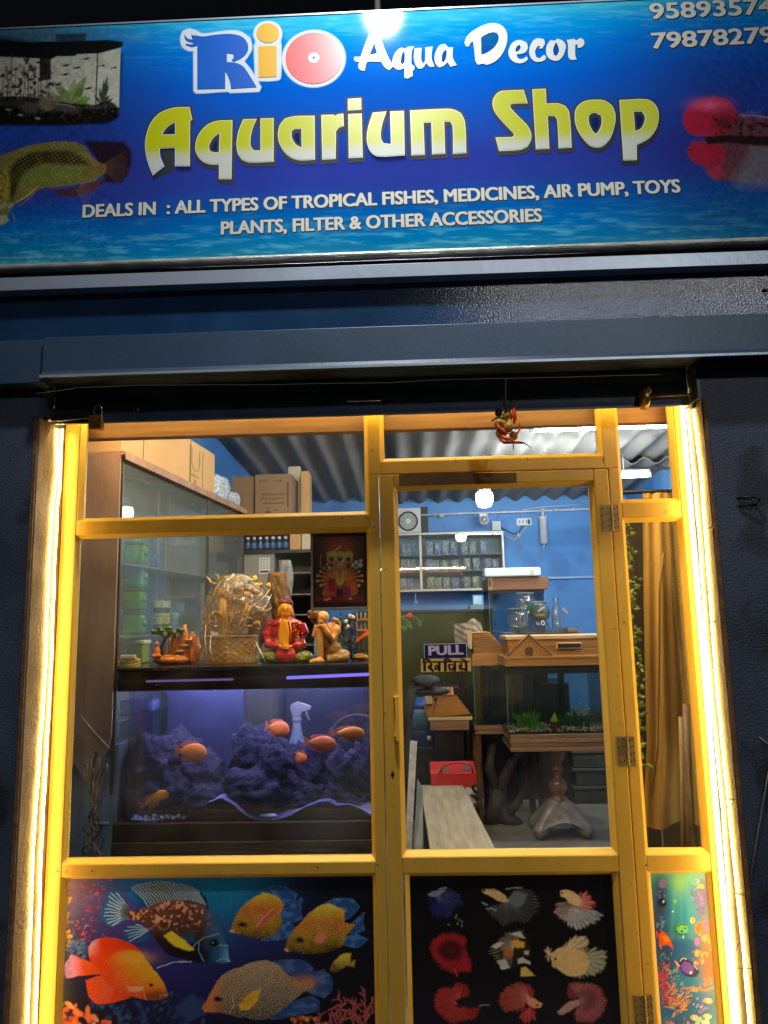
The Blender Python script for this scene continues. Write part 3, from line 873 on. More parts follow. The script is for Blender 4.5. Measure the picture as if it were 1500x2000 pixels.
gr = pr.mask(T((-400, 770), (160, 740), (420, 760), (620, 790), (980, 830), (1060, 800), (1170, 800), (1250, 870), (1240, 960), (1100, 1030), (-400, 1040)), 3)
pr.blend(gr*0.96, (18, 17, 14))
pr.ell(520*K, 50+800*K, 22, 16, (112, 98, 82), -0.4, 6, 0.8)
pr.ell(310*K, 50+860*K, 18, 11, (72, 66, 56), 0.1, 6, 0.8)
pr.ell(700*K, 50+860*K, 26, 9, (66, 60, 58), 0.2, 5, 0.8)
pr.line(T((590, 820), (700, 830), (790, 860)), (150, 146, 136), 1.6, 0.7)
gn = np.clip((fbm(pr.X, pr.Y, 5, 23, 3)-0.58)*6, 0, 1)
pr.blend(gr*gn*np.clip((245-pr.Y)/40, 0, 1)*0.5, (92, 86, 72))
for x, y in ((85, 880), (215, 935), (395, 970)):
    pr.ell(x*K, 50+y*K, 5, 2, (140, 134, 118), 0.2, 2, 0.8)
K2 = 290/1500.0
def A(*pts):
    return [(x*K2, 240+y*K2) for x, y in pts]
pr.poly(A((850, 180), (1250, 190), (1325, 290), (1310, 480), (1230, 610), (1060, 600), (1000, 420)), (36, 20, 18), 6, al=0.95)
pr.fan((1000*K2, 240+440*K2), -30, 40, 60, (96, 66, 42), 18, 1.2, 0.55, r0=10)
bm = pr.mask(A((-300, 380), (0, 330), (250, 240), (500, 195), (720, 190), (860, 240), (930, 340), (1000, 395), (1075, 430), (1060, 510), (1000, 545), (930, 590), (640, 640), (400, 670), (250, 770), (120, 850), (60, 1000), (-300, 1040)), 2)
pr.blend(bm, (104, 98, 50))
db = pr.mask(A((90, 620), (110, 470), (180, 370), (320, 300), (520, 280), (720, 290), (870, 380), (900, 430), (620, 420), (400, 420), (260, 500), (180, 640), (120, 800)), 8)
pr.blend(db*0.93, (34, 30, 18))
pr.glow(110, 345, 60, 16, (106, 118, 46), 0.7, rot=-0.05)
sc1 = (np.sin(pr.X*0.62+pr.Y*0.18)*np.sin(pr.Y*0.66-pr.X*0.12))
wv2 = fbm(pr.X, pr.Y, 16, 51, 3)
pr.blend(bm*np.clip(sc1*1.2-0.3, 0, 1)*np.clip(wv2*2-0.5, 0, 1)*0.5, (206, 186, 96))
pr.blend(bm*np.clip(-sc1*1.2-0.3, 0, 1)*np.clip(1.4-wv2*2, 0, 1)*0.7, (58, 48, 22))
pr.blend(bm*np.clip((pr.X-150)/50, 0, 1)*0.45, (112, 70, 44))
yh = pr.mask(A((-300, 400), (60, 470), (100, 600), (90, 760), (0, 800), (-300, 800)), 4)
pr.blend(yh*0.4, (176, 146, 36))
pr.blend(yh*np.clip((fbm(pr.X, pr.Y, 6, 31, 2)-0.5)*6, 0, 1)*0.8, (66, 50, 14))
pr.poly(A((520, 680), (760, 650), (1060, 560), (1050, 610), (900, 700), (720, 745), (560, 720)), (70, 38, 30), 5, al=0.9)
pr.fan((700*K2, 240+560*K2), 0, 60, 62, (150, 108, 62), 16, 1.0, 0.45, r0=26)
pr.line(A((170, 800), (280, 730), (380, 640)), (176, 148, 84), 2.5, 0.9)
pr.line(A((190, 840), (300, 760), (370, 680)), (138, 104, 66), 2.0, 0.9)
for x, y in ((10, 850), (50, 830), (110, 830)):
    pr.ell(x*K2, 240+y*K2, 4, 6, (150, 140, 104), 0.5, 3, 0.7)
pr.poly(A((-200, 960), (60, 930), (90, 985), (30, 1025), (-200, 1030)), (150, 150, 120), 3)
pr.line(A((130, 920), (150, 990)), (150, 132, 90), 1.5)
K3 = 190/1500.0
def Fh(*pts):
    return [(1310+x*K3, 170+y*K3) for x, y in pts]
pr.poly(Fh((250, 1000), (320, 880), (520, 800), (1000, 380), (1500, 480), (2000, 600), (2000, 1350), (1500, 1400), (1000, 1450), (700, 1420), (540, 1260)), (92, 52, 62), 5)
pr.poly(Fh((1240, 900), (2000, 850), (2000, 1500), (1100, 1540), (950, 1420), (1150, 1150)), (104, 102, 112), 22, al=0.75)
pr.poly(Fh((190, 480), (240, 350), (400, 230), (650, 160), (850, 190), (980, 320), (1020, 500), (900, 680), (640, 745), (360, 740), (230, 640)), (156, 32, 54), 6)
pr.glow(1310+600*K3, 170+270*K3, 34, 12, (226, 96, 140), 0.6)
pr.glow(1310+830*K3, 170+560*K3, 22, 20, (60, 30, 28), 0.85)
pr.poly(Fh((260, 980), (330, 840), (520, 860), (800, 900), (830, 1050), (780, 1200), (650, 1230), (480, 1200), (330, 1130)), (150, 32, 54), 7)
pr.poly(Fh((540, 1280), (690, 1210), (800, 1240), (830, 1380), (720, 1420), (600, 1370)), (146, 46, 66), 7)
pr.poly(Fh((520, 770), (900, 740), (1300, 760), (2000, 780), (2000, 900), (1300, 900), (900, 860), (560, 880)), (26, 16, 18), 4, al=0.9)
bk = pr.mask(Fh((650, 450), (900, 480), (2000, 520), (2000, 900), (640, 900)), 8)
pr.blend(bk*np.clip((fbm(pr.X, pr.Y, 7, 41, 3)-0.54)*7, 0, 1)*0.9, (34, 22, 22))
pr.line(Fh((270, 965), (330, 960)), (60, 12, 24), 1.6)
pr.line(Fh((1050, 440), (1300, 440), (2000, 560)), (180, 110, 150), 2.0, 0.8)
pr.fan((1310+1250*K3, 170+640*K3), -125, -50, 38, (110, 120, 190), 12, 1.0, 0.6, r0=24)
pk_ = np.clip((262-pr.X)/60, 0, 1)+np.clip((pr.X-1320)/80, 0, 1)
pr.C *= (1+pk_*(fbm(pr.X, pr.Y, 6, 93, 3)-0.5)*0.7)[..., None]
AQ = []
a1 = lambda *p: Z(270, 190, S1, p); a2 = lambda *p: Z(600, 180, S1, p); a3 = lambda *p: Z(950, 160, S1, p)
AQ.append([a1((430, 85), (452, 190), (434, 202), (432, 578), (310, 578), (310, 425), (180, 430), (186, 500), (218, 580), (125, 655), (90, 570), (62, 450), (65, 340), (105, 220), (180, 135), (290, 92), (360, 86)), a1((200, 316), (235, 258), (295, 218), (311, 214), (311, 312))])
AQ.append([a1((788, 195), (780, 686), (678, 686), (678, 565), (600, 562), (530, 530), (485, 460), (482, 390), (510, 310), (570, 240), (650, 203)), a1((684, 298), (625, 345), (590, 410), (600, 452), (640, 465), (677, 462))])
AQ.append([a1((880, 187), (990, 185), (955, 270), (938, 360), (945, 420), (970, 448), (1025, 448), (1025, 180), (1133, 178), (1133, 540), (930, 546), (870, 525), (835, 470), (825, 390), (840, 290))])
AQ.append([a1((1475, 158), (1478, 523), (1350, 528), (1270, 500), (1205, 430), (1172, 340), (1185, 240), (1230, 180), (1310, 162)), a1((1368, 265), (1370, 425), (1320, 400), (1285, 340), (1282, 290), (1305, 268))])
AQ.append([a2((120, 195), (225, 192), (230, 207), (255, 190), (302, 183), (305, 285), (265, 300), (240, 330), (237, 560), (128, 566))])
AQ.append([a2((342, 60), (450, 52), (452, 148), (343, 155))])
AQ.append([a2((345, 187), (455, 182), (463, 548), (350, 553))])
AQ.append([a2((550, 175), (662, 165), (630, 260), (615, 340), (618, 395), (640, 430), (702, 438), (695, 165), (808, 160), (815, 530), (600, 540), (545, 515), (508, 450), (500, 370), (515, 280))])
AQ.append([a2((862, 157), (1130, 143), (1220, 147), (1285, 178), (1318, 250), (1330, 510), (1222, 518), (1218, 290), (1200, 250), (1145, 247), (1153, 515), (1047, 522), (1040, 255), (972, 258), (982, 525), (875, 530))])
AQ.append([a3((310, 70), (343, 180), (215, 185), (195, 200), (205, 225), (260, 285), (340, 365), (372, 430), (370, 490), (340, 545), (280, 570), (108, 580), (77, 468), (215, 465), (232, 450), (225, 430), (150, 350), (75, 260), (52, 190), (65, 130), (110, 85), (180, 75))])
AQ.append([a3((385, 65), (495, 60), (500, 185), (600, 183), (660, 205), (692, 260), (712, 550), (605, 558), (592, 320), (570, 287), (510, 285), (525, 560), (415, 565))])
AQ.append([a3((740, 270), (760, 210), (820, 165), (905, 152), (990, 160), (1055, 205), (1078, 280), (1070, 370), (1030, 480), (970, 540), (920, 550), (860, 530), (790, 450), (750, 370)), a3((910, 258), (960, 285), (965, 340), (945, 405), (915, 440), (885, 410), (855, 340), (855, 290), (875, 265))])
AQ.append([a3((1113, 155), (1330, 148), (1395, 175), (1435, 240), (1437, 330), (1410, 410), (1350, 480), (1255, 530), (1257, 655), (1147, 658)), a3((1230, 250), (1300, 250), (1325, 290), (1320, 345), (1290, 395), (1243, 415))])
def loops3(gl, corner=38):
    """Photograph outlines -> closed loops in the sign's own plane."""
    return [[at(p[0], p[1], SY) for p in smooth_loop(lp, corner)] for lp in gl]
def lay(mb, gl, Y, offset=0.0, dx=0.0, dz=0.0, corner=38):
    v, f = fill2d(loops3(gl, corner), offset)
    mb.add([(a[0]+dx, Y, a[1]+dz) for a in v], f)
BLK = mat('black print', (8, 9, 14), 0.7, var=0.05)
CREAM = mat('cream print', (206, 206, 186), 0.4, var=0.03)
WHT = mat('white print', (214, 216, 210), 0.4, var=0.03)
mk = np.zeros_like(pr.X)
for gl in AQ:                                    # soft drop shadow, printed
    m_ = pr.mask([(x+2, y+9) for x, y in gl[0]], 7)
    mk = np.maximum(mk, m_)
pr.blend(mk*0.75, (16, 18, 40))
def two_tone(name):
    m = bpy.data.materials.new(name); m.use_nodes = True
    n = m.node_tree.nodes; l = m.node_tree.links; b = n['Principled BSDF']; b.inputs['Roughness'].default_value = 0.35
    ge = n.new('ShaderNodeTexCoord'); sx = n.new('ShaderNodeSeparateXYZ'); l.new(ge.outputs['Object'], sx.inputs[0])
    zc = at(600, 283, SY)[1]-2.7
    mr = n.new('ShaderNodeMapRange'); mr.inputs['From Min'].default_value = zc-0.034; mr.inputs['From Max'].default_value = zc+0.016
    l.new(sx.outputs['Z'], mr.inputs['Value'])
    rp = n.new('ShaderNodeValToRGB'); rp.color_ramp.elements[0].color = rgba((190, 192, 180)); rp.color_ramp.elements[1].color = rgba((184, 186, 0))
    e = rp.color_ramp.elements.new(0.72); e.color = rgba((186, 188, 44))
    l.new(mr.outputs[0], rp.inputs['Fac']); l.new(rp.outputs['Color'], b.inputs['Base Color'])
    return m
mb0, mb1, mb2 = MB(), MB(), MB()
for k, gl in enumerate(AQ):
    lay(mb0, gl, SY-0.0008-0.00003*k, 0.0078)
    lay(mb0, gl, SY-0.0002-0.00003*k, 0.0070, 0.002, -0.0085)
    lay(mb1, gl, SY-0.0016, 0.0008)
    lay(mb2, gl, SY-0.0022, -0.0022)
part('lettering_shadow', mb0, BLK, sg)
part('lettering_edge', mb1, CREAM, sg)
part('lettering', mb2, two_tone('yellow to white print'), sg, label='large yellow and white Aquarium Shop lettering')
r4 = lambda *p: Z(340, 30, S1, p)
RL = [r4((147, 152), (158, 172), (172, 168), (240, 178), (330, 166), (450, 156), (540, 168), (598, 205), (622, 262), (612, 310), (570, 356), (500, 390), (482, 378), (500, 352), (495, 325), (443, 318), (443, 392), (520, 400), (580, 430), (630, 500), (692, 602), (478, 616), (468, 555), (450, 505), (429, 470), (429, 614), (195, 620), (195, 255), (150, 265), (98, 248), (100, 238), (150, 244), (168, 230), (120, 220), (92, 195), (88, 162), (115, 195), (160, 205), (148, 180))]
logo_w = np.zeros_like(pr.X)
logo_w = np.maximum(logo_w, pr.mask(r4((120, 110), (175, 120), (240, 150), (450, 125), (560, 135), (640, 190), (655, 275), (620, 345), (590, 385), (650, 460), (732, 600), (715, 640), (470, 650), (450, 640), (190, 655), (162, 635), (160, 300), (110, 295), (62, 255), (52, 185), (70, 135)), 1.6))
logo_w = np.maximum(logo_w, pr.mask(r4((785, 45), (865, 70), (907, 140), (895, 215), (900, 250), (895, 520), (870, 545), (700, 550), (676, 530), (668, 250), (680, 225), (662, 150), (700, 75)), 1.6))
pr.blend(np.roll(np.roll(logo_w, 3, 1), -3, 0)*0.25, (10, 40, 90))
pr.blend(logo_w, (204, 212, 216))
pr.ell(340+1170*S1, 30+362*S1, 268*S1, 242*S1, (204, 212, 216), -0.08, 1.6)
RB = MB(); lay(RB, RL, SY-0.0012, 0, corner=50)
part('logo_letter', RB, mat('blue logo print', (4, 88, 186), 0.35, var=0.04), sg, label='blue feathered letter R of the shop logo')
def disc(cx, cy, rx, ry, Y, rot=0.0, n_=40):
    return [(cx+rx*math.cos(t)*math.cos(rot)-ry*math.sin(t)*math.sin(rot), cy+rx*math.cos(t)*math.sin(rot)+ry*math.sin(t)*math.cos(rot)) for t in [2*PI*k/n_ for k in range(n_)]]
IB = MB()
lay(IB, [disc(340+785*S1, 30+150*S1, 95*S1, 82*S1, SY)], SY-0.0012)
lay(IB, [r4((705, 262), (858, 256), (860, 515), (708, 522))], SY-0.0012)
part('logo_letter', IB, mat('amber logo print', (216, 164, 36), 0.35, var=0.06), sg, label='amber letter i of the shop logo')
OB = MB(); lay(OB, [disc(340+1170*S1, 30+360*S1, 237*S1, 214*S1, SY, -0.08)], SY-0.0012)
part('logo_letter', OB, mat('coral logo print', (226, 78, 78), 0.35, var=0.03), sg, label='coral round letter O of the shop logo')
OW = MB(); lay(OW, [disc(340+1170*S1, 30+358*S1, 47*S1, 43*S1, SY)], SY-0.0018)
part('logo_ring', OW, WHT, sg)
OD = MB(); lay(OD, [disc(340+1170*S1, 30+357*S1, 13*S1, 12*S1, SY)], SY-0.0024)
part('logo_dot', OD, mat('navy dot print', (40, 80, 140), 0.4), sg)
S6 = 1/6.0
z5 = lambda *p: Z(680, 30, S6, p); z6 = lambda *p: Z(900, 30, S6, p)
SCR = [
 [z5((70, 515), (75, 490), (145, 490), (250, 220), (300, 195), (370, 205), (390, 290), (450, 450), (530, 600), (480, 645), (430, 610), (385, 545), (230, 545), (210, 570), (195, 650), (150, 645), (120, 610), (130, 545), (85, 540)), z5((308, 320), (250, 465), (340, 450))],
 [z5((775, 368), (745, 420), (738, 575), (775, 600), (772, 640), (752, 655), (757, 710), (700, 740), (660, 735), (660, 620), (590, 640), (530, 600), (522, 520), (560, 430), (620, 385), (670, 392), (700, 375)), z5((662, 410), (625, 470), (615, 560), (638, 580), (663, 540))],
 [z5((780, 390), (860, 385), (855, 520), (875, 570), (900, 540), (905, 380), (990, 370), (975, 500), (1010, 600), (960, 605), (915, 560), (870, 620), (820, 625), (785, 570), (770, 490))],
 [z5((1080, 350), (1140, 340), (1175, 378), (1228, 378), (1226, 500), (1272, 585), (1200, 605), (1165, 550), (1110, 600), (1060, 612), (1022, 560), (1015, 480), (1040, 400)), z5((1140, 400), (1105, 450), (1095, 530), (1115, 560), (1145, 510), (1155, 430))],
 [z6((90, 370), (60, 365), (45, 320), (80, 240), (180, 160), (300, 105), (400, 95), (490, 130), (540, 210), (540, 320), (500, 430), (420, 530), (310, 582), (260, 570), (200, 582), (172, 540), (160, 430), (145, 312), (120, 320)), z6((235, 262), (330, 212), (405, 205), (442, 245), (435, 310), (390, 380), (310, 440), (240, 466), (238, 350))],
 [z6((690, 292), (770, 320), (785, 380), (750, 440), (650, 462), (672, 510), (720, 515), (775, 483), (785, 520), (740, 555), (670, 565), (600, 535), (560, 470), (565, 390), (610, 320)), z6((690, 350), (702, 385), (675, 420), (640, 430), (645, 390), (665, 360))],
 [z6((900, 272), (970, 282), (985, 330), (955, 390), (915, 395), (930, 365), (900, 365), (870, 420), (880, 490), (920, 510), (975, 465), (998, 490), (985, 525), (930, 548), (860, 540), (815, 490), (800, 420), (820, 340), (860, 290))],
 [z6((1010, 350), (1050, 292), (1100, 300), (1130, 280), (1190, 300), (1230, 355), (1220, 420), (1190, 490), (1130, 535), (1060, 525), (1010, 480), (998, 410)), z6((1120, 318), (1140, 370), (1150, 420), (1122, 480), (1092, 470), (1080, 410), (1102, 345))],
 [z6((1240, 292), (1330, 280), (1347, 300), (1400, 270), (1440, 290), (1446, 340), (1410, 380), (1370, 385), (1365, 342), (1340, 350), (1340, 470), (1357, 520), (1290, 525), (1260, 490), (1255, 350))]]
mk = np.zeros_like(pr.X)
for gl in SCR:
    mk = np.maximum(mk, pr.mask([(x+1, y+2) for x, y in gl[0]], 6))
pr.blend(mk*0.55, (20, 36, 80))
mb = MB(); me_ = MB()
for k, gl in enumerate(SCR):
    lay(mb, gl, SY-0.0014-0.00003*k, 0, corner=55)
part('lettering', mb, WHT, sg, label='white brush script Aqua Decor lettering')
def text_line(s, p0, p1, cap, bold, nm):
    b_ = MB()
    lay_text(b_, s, p0, p1, cap, SY-0.0004, 0.0, bold+0.0022, 0.00003)
    lay_text(b_, s, (p0[0]+1, p0[1]), (p1[0]+1, p1[1]), cap, SY-0.0002, 0.0, bold+0.0020, 0.00002, dz=-0.0036)
    part('lettering_shadow', b_, BLK, sg)
    t_ = MB(); lay_text(t_, s, p0, p1, cap, SY-0.0012, 0.0, bold, 0.00003)
    part('lettering', t_, mat('grey white print', (206, 204, 194), 0.4, var=0.03), sg, label=nm)
text_line('DEALS IN  : ALL TYPES OF TROPICAL FISHES, MEDICINES, AIR PUMP, TOYS', (162, 424.5), (1328, 375), 26.5, 0.0025, 'upper line of white capital lettering')
text_line('PLANTS, FILTER & OTHER ACCESSORIES', (432.5, 457.5), (1058, 432), 26.5, 0.0025, 'lower line of white capital lettering')
text_line('95893574', (1271, 37), (1512, 26), 35, 0.0028, 'upper row of grey phone digits')
text_line('79878279', (1275, 94.5), (1513, 82), 34.5, 0.0028, 'lower row of grey phone digits')
pr.build('printed_face', FLEX, sg)

LP_ = Vector((-0.055, -1.50, 4.87))
fl = thing('flood_lamp', 'led flood lamp on a pale arm reaching out above the sign', 'lamp', (LP_.x, -0.2, 3.6))
q0 = P(738, 30, -0.186)
part('arm', MB().tube([(q0[0], -0.195, 3.662), (q0[0], -0.195, 4.72), (LP_.x, -0.3, 4.88), (LP_.x, LP_.y+0.05, LP_.z+0.10)], 0.011, 10), mat('galvanised tube', (176, 176, 170), 0.4, metal=0.3), fl, smooth=True)
aim = (Vector((0.0, SY, 2.95))-LP_).normalized()
rot = aim.to_track_quat('-Z', 'Y').to_matrix().to_4x4()
Mh = Matrix.Translation(LP_) @ rot
hs = MB()
def tb(mb, x0, x1, y0, y1, z0, z1):
    o = len(mb.v); mb.box(x0, x1, y0, y1, z0, z1)
    mb.v[o:] = [tuple(Mh @ Vector(a)) for a in mb.v[o:]]
tb(hs, -0.11, 0.11, -0.08, 0.08, 0.004, 0.045)
for k in range(6):
    tb(hs, -0.10+0.04*k-0.004, -0.10+0.04*k+0.004, -0.075, 0.075, 0.0455, 0.065)
part('housing', hs, DARKM, fl, bevel=0.003)
fc = MB(); tb(fc, -0.035, 0.035, -0.025, 0.025, 0.0005, 0.0035)
part('led_panel', fc, emit('cool led panel', (0.90, 0.97, 1.0), 22.0), fl)
sp_ = bpy.data.lights.new('flood_beam', 'SPOT')
sp_.energy = 245.0; sp_.specular_factor = 0.08; sp_.color = (0.92, 0.97, 1.0); sp_.spot_size = rad(92); sp_.spot_blend = 1.0; sp_.shadow_soft_size = 0.10
spo = bpy.data.objects.new('flood_beam', sp_); COL.objects.link(spo)
spo.matrix_world = Matrix.Translation(LP_+aim*0.01) @ rot

def shade_body(pr, m_, top, bot, y0, y1, al=1.0, wob=0.0):
    t = np.clip((pr.Y-y0)/(y1-y0)+wob*(fbm(pr.X, pr.Y, 14, 7, 3)-0.5), 0, 1)[..., None]
    c = lin(top)*(1-t)+lin(bot)*t
    pr.C = pr.C*(1-m_[..., None]*al)+c*m_[..., None]*al
def dots(pr, m_, col, sx, seed, th, al, soft=6):
    n_ = fbm(pr.X, pr.Y, sx, seed, 1)
    pr.blend(m_*np.clip((n_-th)*soft, 0, 1)*al, col)
g = G['LP']
pp = Print(g[0]+0.001, g[1]-0.001, g[2], g[3]-0.001, 0.0222, 430, 262)
def L8(*pts):
    return [(x/3.2609, 1660+y/3.2609) for x, y in pts]
def L9(*pts):
    return [(400+x/3.947, 1660+y/3.947) for x, y in pts]
jx = (fbm(pp.X, pp.Y, 9, 61, 2)-0.5); jy = (fbm(pp.X, pp.Y, 9, 67, 2)-0.5)
pp.X = pp.X+jx*3.2; pp.Y = pp.Y+jy*3.2
X, Y = pp.X, pp.Y
def scales(m_, sx, hi, lo, al):
    a_ = np.sin((X+Y*0.5)*sx)*np.sin((X*0.5-Y)*sx); k_ = np.clip(fbm(X, Y, 22, 77, 2)*2-0.4, 0, 1)
    pp.blend(m_*np.clip(a_*1.5-0.2, 0, 1)*k_*al, hi); pp.blend(m_*np.clip(-a_*1.5-0.2, 0, 1)*k_*al, lo)
pp.C[:] = lin((14, 12, 18))
pp.glow(330, 1790, 170, 150, (46, 44, 120), 0.95)
pp.glow(190, 1740, 110, 90, (86, 74, 140), 0.9)
pp.glow(280, 1715, 90, 40, (34, 92, 170), 0.9)
pp.glow(440, 1740, 90, 75, (20, 112, 146), 0.95)
pp.glow(380, 1715, 100, 40, (18, 100, 140), 0.6)
pp.glow(520, 1830, 60, 40, (42, 38, 96), 0.7)
pp.glow(150, 1720, 40, 60, (120, 88, 110), 0.8)
rnd = random.Random(5)
for k in range(90):                                # small pink branching corals
    cx_, cy_ = rnd.choice(((172, 1740), (185, 1778), (165, 1812), (160, 1830), (190, 1735)))
    x = cx_+rnd.gauss(0, 12); y = cy_+rnd.gauss(0, 9)
    pp.ell(x, y, rnd.uniform(1.2, 2.8), rnd.uniform(0.8, 1.6), rnd.choice(((196, 60, 96), (170, 44, 84), (220, 92, 110))), rnd.uniform(0, 3), 1.2, 0.9)
for k in range(40):
    pp.ell(131+rnd.gauss(0, 5), rnd.uniform(1725, 1850), rnd.uniform(2, 5), rnd.uniform(2, 4), rnd.choice(((206, 132, 30), (226, 160, 40), (170, 100, 40))), 0, 2, 0.8)
for k in range(70):                                # blue reef, left edge and bottom
    x = rnd.gauss(150, 14); y = rnd.gauss(1850, 12)
    pp.ell(x, y, rnd.uniform(2, 5), rnd.uniform(2, 4), rnd.choice(((60, 84, 150), (84, 116, 170), (40, 56, 120))), 0, 2, 0.7)
for k in range(170):
    x = rnd.uniform(180, 400); y = rnd.gauss(1990, 22)
    pp.ell(x, y, rnd.uniform(3, 8), rnd.uniform(2, 5), rnd.choice(((26, 38, 72), (40, 62, 112), (18, 22, 40), (54, 80, 130))), rnd.uniform(0, 3), 3, 0.6)
pp.poly(L8((1110, 1040), (1170, 950), (1230, 920), (1300, 960), (1320, 1040), (1200, 1090)), (42, 60, 104), 8, al=0.8)
tail = pp.mask(L8((820, 372), (780, 310), (722, 245), (690, 290), (652, 370), (646, 440), (682, 480), (740, 482), (815, 445)), 1.5)
pp.blend(tail, (28, 96, 160))
pp.fan((845/3.2609, 1660+405/3.2609), 150, 248, 58, (206, 224, 232), 13, 1.7, 0.85, clip=tail, r0=8)
pp.fan((845/3.2609, 1660+405/3.2609), 153, 244, 26, (14, 22, 40), 12, 2.6, 0.8, clip=tail, r0=4)
dor = pp.mask(L8((930, 372), (850, 330), (815, 270), (850, 205), (960, 200), (1100, 208), (1220, 235), (1300, 290), (1332, 385), (1200, 345), (1050, 335)), 1.5)
pp.blend(dor, (16, 30, 48))
pp.glow(275, 1738, 30, 22, (24, 110, 170), 0.0)
pp.blend(dor*np.clip((300-X)/50, 0, 1)*0.85, (28, 110, 178))
for k in range(24):
    t = k/23.0
    x0 = 290+t*112; y0 = 1772-18*math.sin(t*2.6)+t*6
    pp.line([(x0, y0), (x0-10+2*t, y0-16), (x0-24+6*t, y0-30-4*t), (x0-34+8*t, y0-40)], (206, 220, 226), 1.3, 0.85, clip=dor)
anal = pp.mask(L8((960, 520), (880, 470), (805, 492), (778, 540), (800, 580), (860, 588), (945, 578)), 1.5)
pp.blend(anal, (24, 74, 130))
pp.fan((300, 1812), 150, 215, 60, (206, 222, 232), 9, 1.3, 0.8, clip=anal)
body = pp.mask(L8((1468, 712), (1440, 600), (1395, 480), (1320, 375), (1200, 332), (1050, 330), (930, 370), (850, 388), (812, 372), (812, 445), (890, 460), (955, 520), (1010, 600), (1070, 660), (1160, 695), (1290, 722), (1400, 722)), 1.6)
shade_body(pp, body, (118, 70, 52), (20, 24, 34), 1765, 1842, wob=0.3)
up = np.clip((1822-Y)/26, 0, 1)
dots(pp, body*up*np.clip((418-X)/20, 0, 1), (226, 150, 110), 5.0, 3, 0.56, 0.9, 8)
dots(pp, body*np.clip((418-X)/20, 0, 1), (70, 26, 22), 4.0, 9, 0.6, 0.6, 8)
hd_ = np.clip((X-392)/26, 0, 1)*body
pp.blend(hd_*0.92, (44, 84, 116))
pp.blend(hd_*np.clip((X-428)/16, 0, 1)*np.clip((Y-1838)/20, 0, 1)*0.8, (84, 150, 196))
pp.blend(body*np.clip((Y-1842)/16, 0, 1)*np.clip((430-X)/30, 0, 1)*0.85, (14, 14, 22))
pp.poly(L8((1040, 545), (1090, 515), (1170, 570), (1237, 636), (1200, 642), (1100, 602)), (232, 178, 40), 3)
pp.poly(L8((1140, 545), (1240, 530), (1240, 590), (1200, 600)), (30, 66, 92), 4, al=0.9)
pp.line(L8((1225, 620), (1290, 560), (1400, 530)), (150, 176, 186), 1.4, 0.8)
pp.line(L8((1270, 590), (1265, 650), (1300, 710)), (110, 160, 190), 1.6, 0.8)
pp.ell(1360/3.2609, 1660+592/3.2609, 10, 7.5, (16, 24, 34), 0, 2)
pp.ell(1360/3.2609, 1660+598/3.2609, 4.2, 3.6, (4, 4, 6), 0, 1)
pp.ell(1355/3.2609, 1660+590/3.2609, 1.2, 1.0, (210, 220, 226), 0, 1)
pp.line(L8((1390, 610), (1450, 606)), (120, 176, 220), 1.2)
pp.line(L8((1380, 712), (1420, 690), (1466, 708)), (120, 180, 210), 1.2)
pp.line(L8((1000, 752), (1100, 715), (1220, 712)), (170, 182, 190), 2.0, 0.8)
tl = pp.mask(L8((650, 748), (520, 690), (455, 668), (410, 735), (420, 815), (530, 800), (640, 790)), 1.6)
pp.blend(tl, (244, 74, 22))
pp.blend(tl*np.clip((160-X)/24, 0, 1)*0.9, (168, 120, 190))
pp.fan((200, 1892), 160, 200, 76, (206, 170, 210), 14, 0.9, 0.6, clip=tl*np.clip((165-X)/20, 0, 1))
do = pp.mask(L8((640, 752), (590, 725), (563, 650), (590, 585), (650, 560), (730, 562), (840, 600), (900, 650), (900, 760)), 1.6)
pp.blend(do, (236, 56, 16))
pp.blend(do*np.clip((196-X)/20, 0, 1)*np.clip((1872-Y)/30, 0, 1)*0.9, (170, 170, 188))
for k in range(16):
    x0 = 200+k*4.5; pp.line([(x0, 1862+k*0.6), (x0-6, 1852), (x0-15, 1838)], (150, 40, 16), 0.9, 0.55, clip=do)
an = pp.mask(L8((545, 830), (640, 800), (740, 880), (830, 940), (700, 975), (610, 982), (565, 930)), 1.6)
pp.blend(an, (240, 62, 24)); pp.fan((235, 1915), 120, 190, 70, (250, 150, 110), 12, 0.9, 0.5, clip=an)
ob = pp.mask(L8((1068, 930), (1045, 850), (970, 750), (890, 650), (780, 640), (690, 690), (640, 750), (640, 800), (700, 865), (800, 920), (940, 952), (1030, 950)), 1.6)
t = np.clip((X-215)/95, 0, 1)[..., None]
oc = lin((255, 62, 18))*(1-t)+lin((246, 166, 24))*t
pp.blend(ob, oc*np.ones_like(pp.C))
scales(ob, 0.62, (255, 150, 70), (210, 40, 14), 0.35)
pp.blend(ob*np.clip((Y-1900)/40, 0, 1)*0.75, (206, 46, 40))
pp.glow(262, 1872, 34, 12, (255, 176, 70), 0.5)
pp.blend(ob*np.clip((Y-1925)/20, 0, 1)*np.clip((X-270)/20, 0, 1)*0.8, (70, 44, 30))
pp.poly(L8((800, 870), (920, 866), (905, 895), (830, 905)), (250, 150, 110), 2, al=0.8)
pp.ell(965/3.2609, 1660+862/3.2609, 4, 3.6, (40, 26, 16), 0, 1.5)
pp.line(L8((915, 900), (930, 950)), (240, 180, 110), 1.4, 0.7)
pp.line(L8((1020, 930), (1068, 922)), (230, 200, 140), 1.2, 0.8)
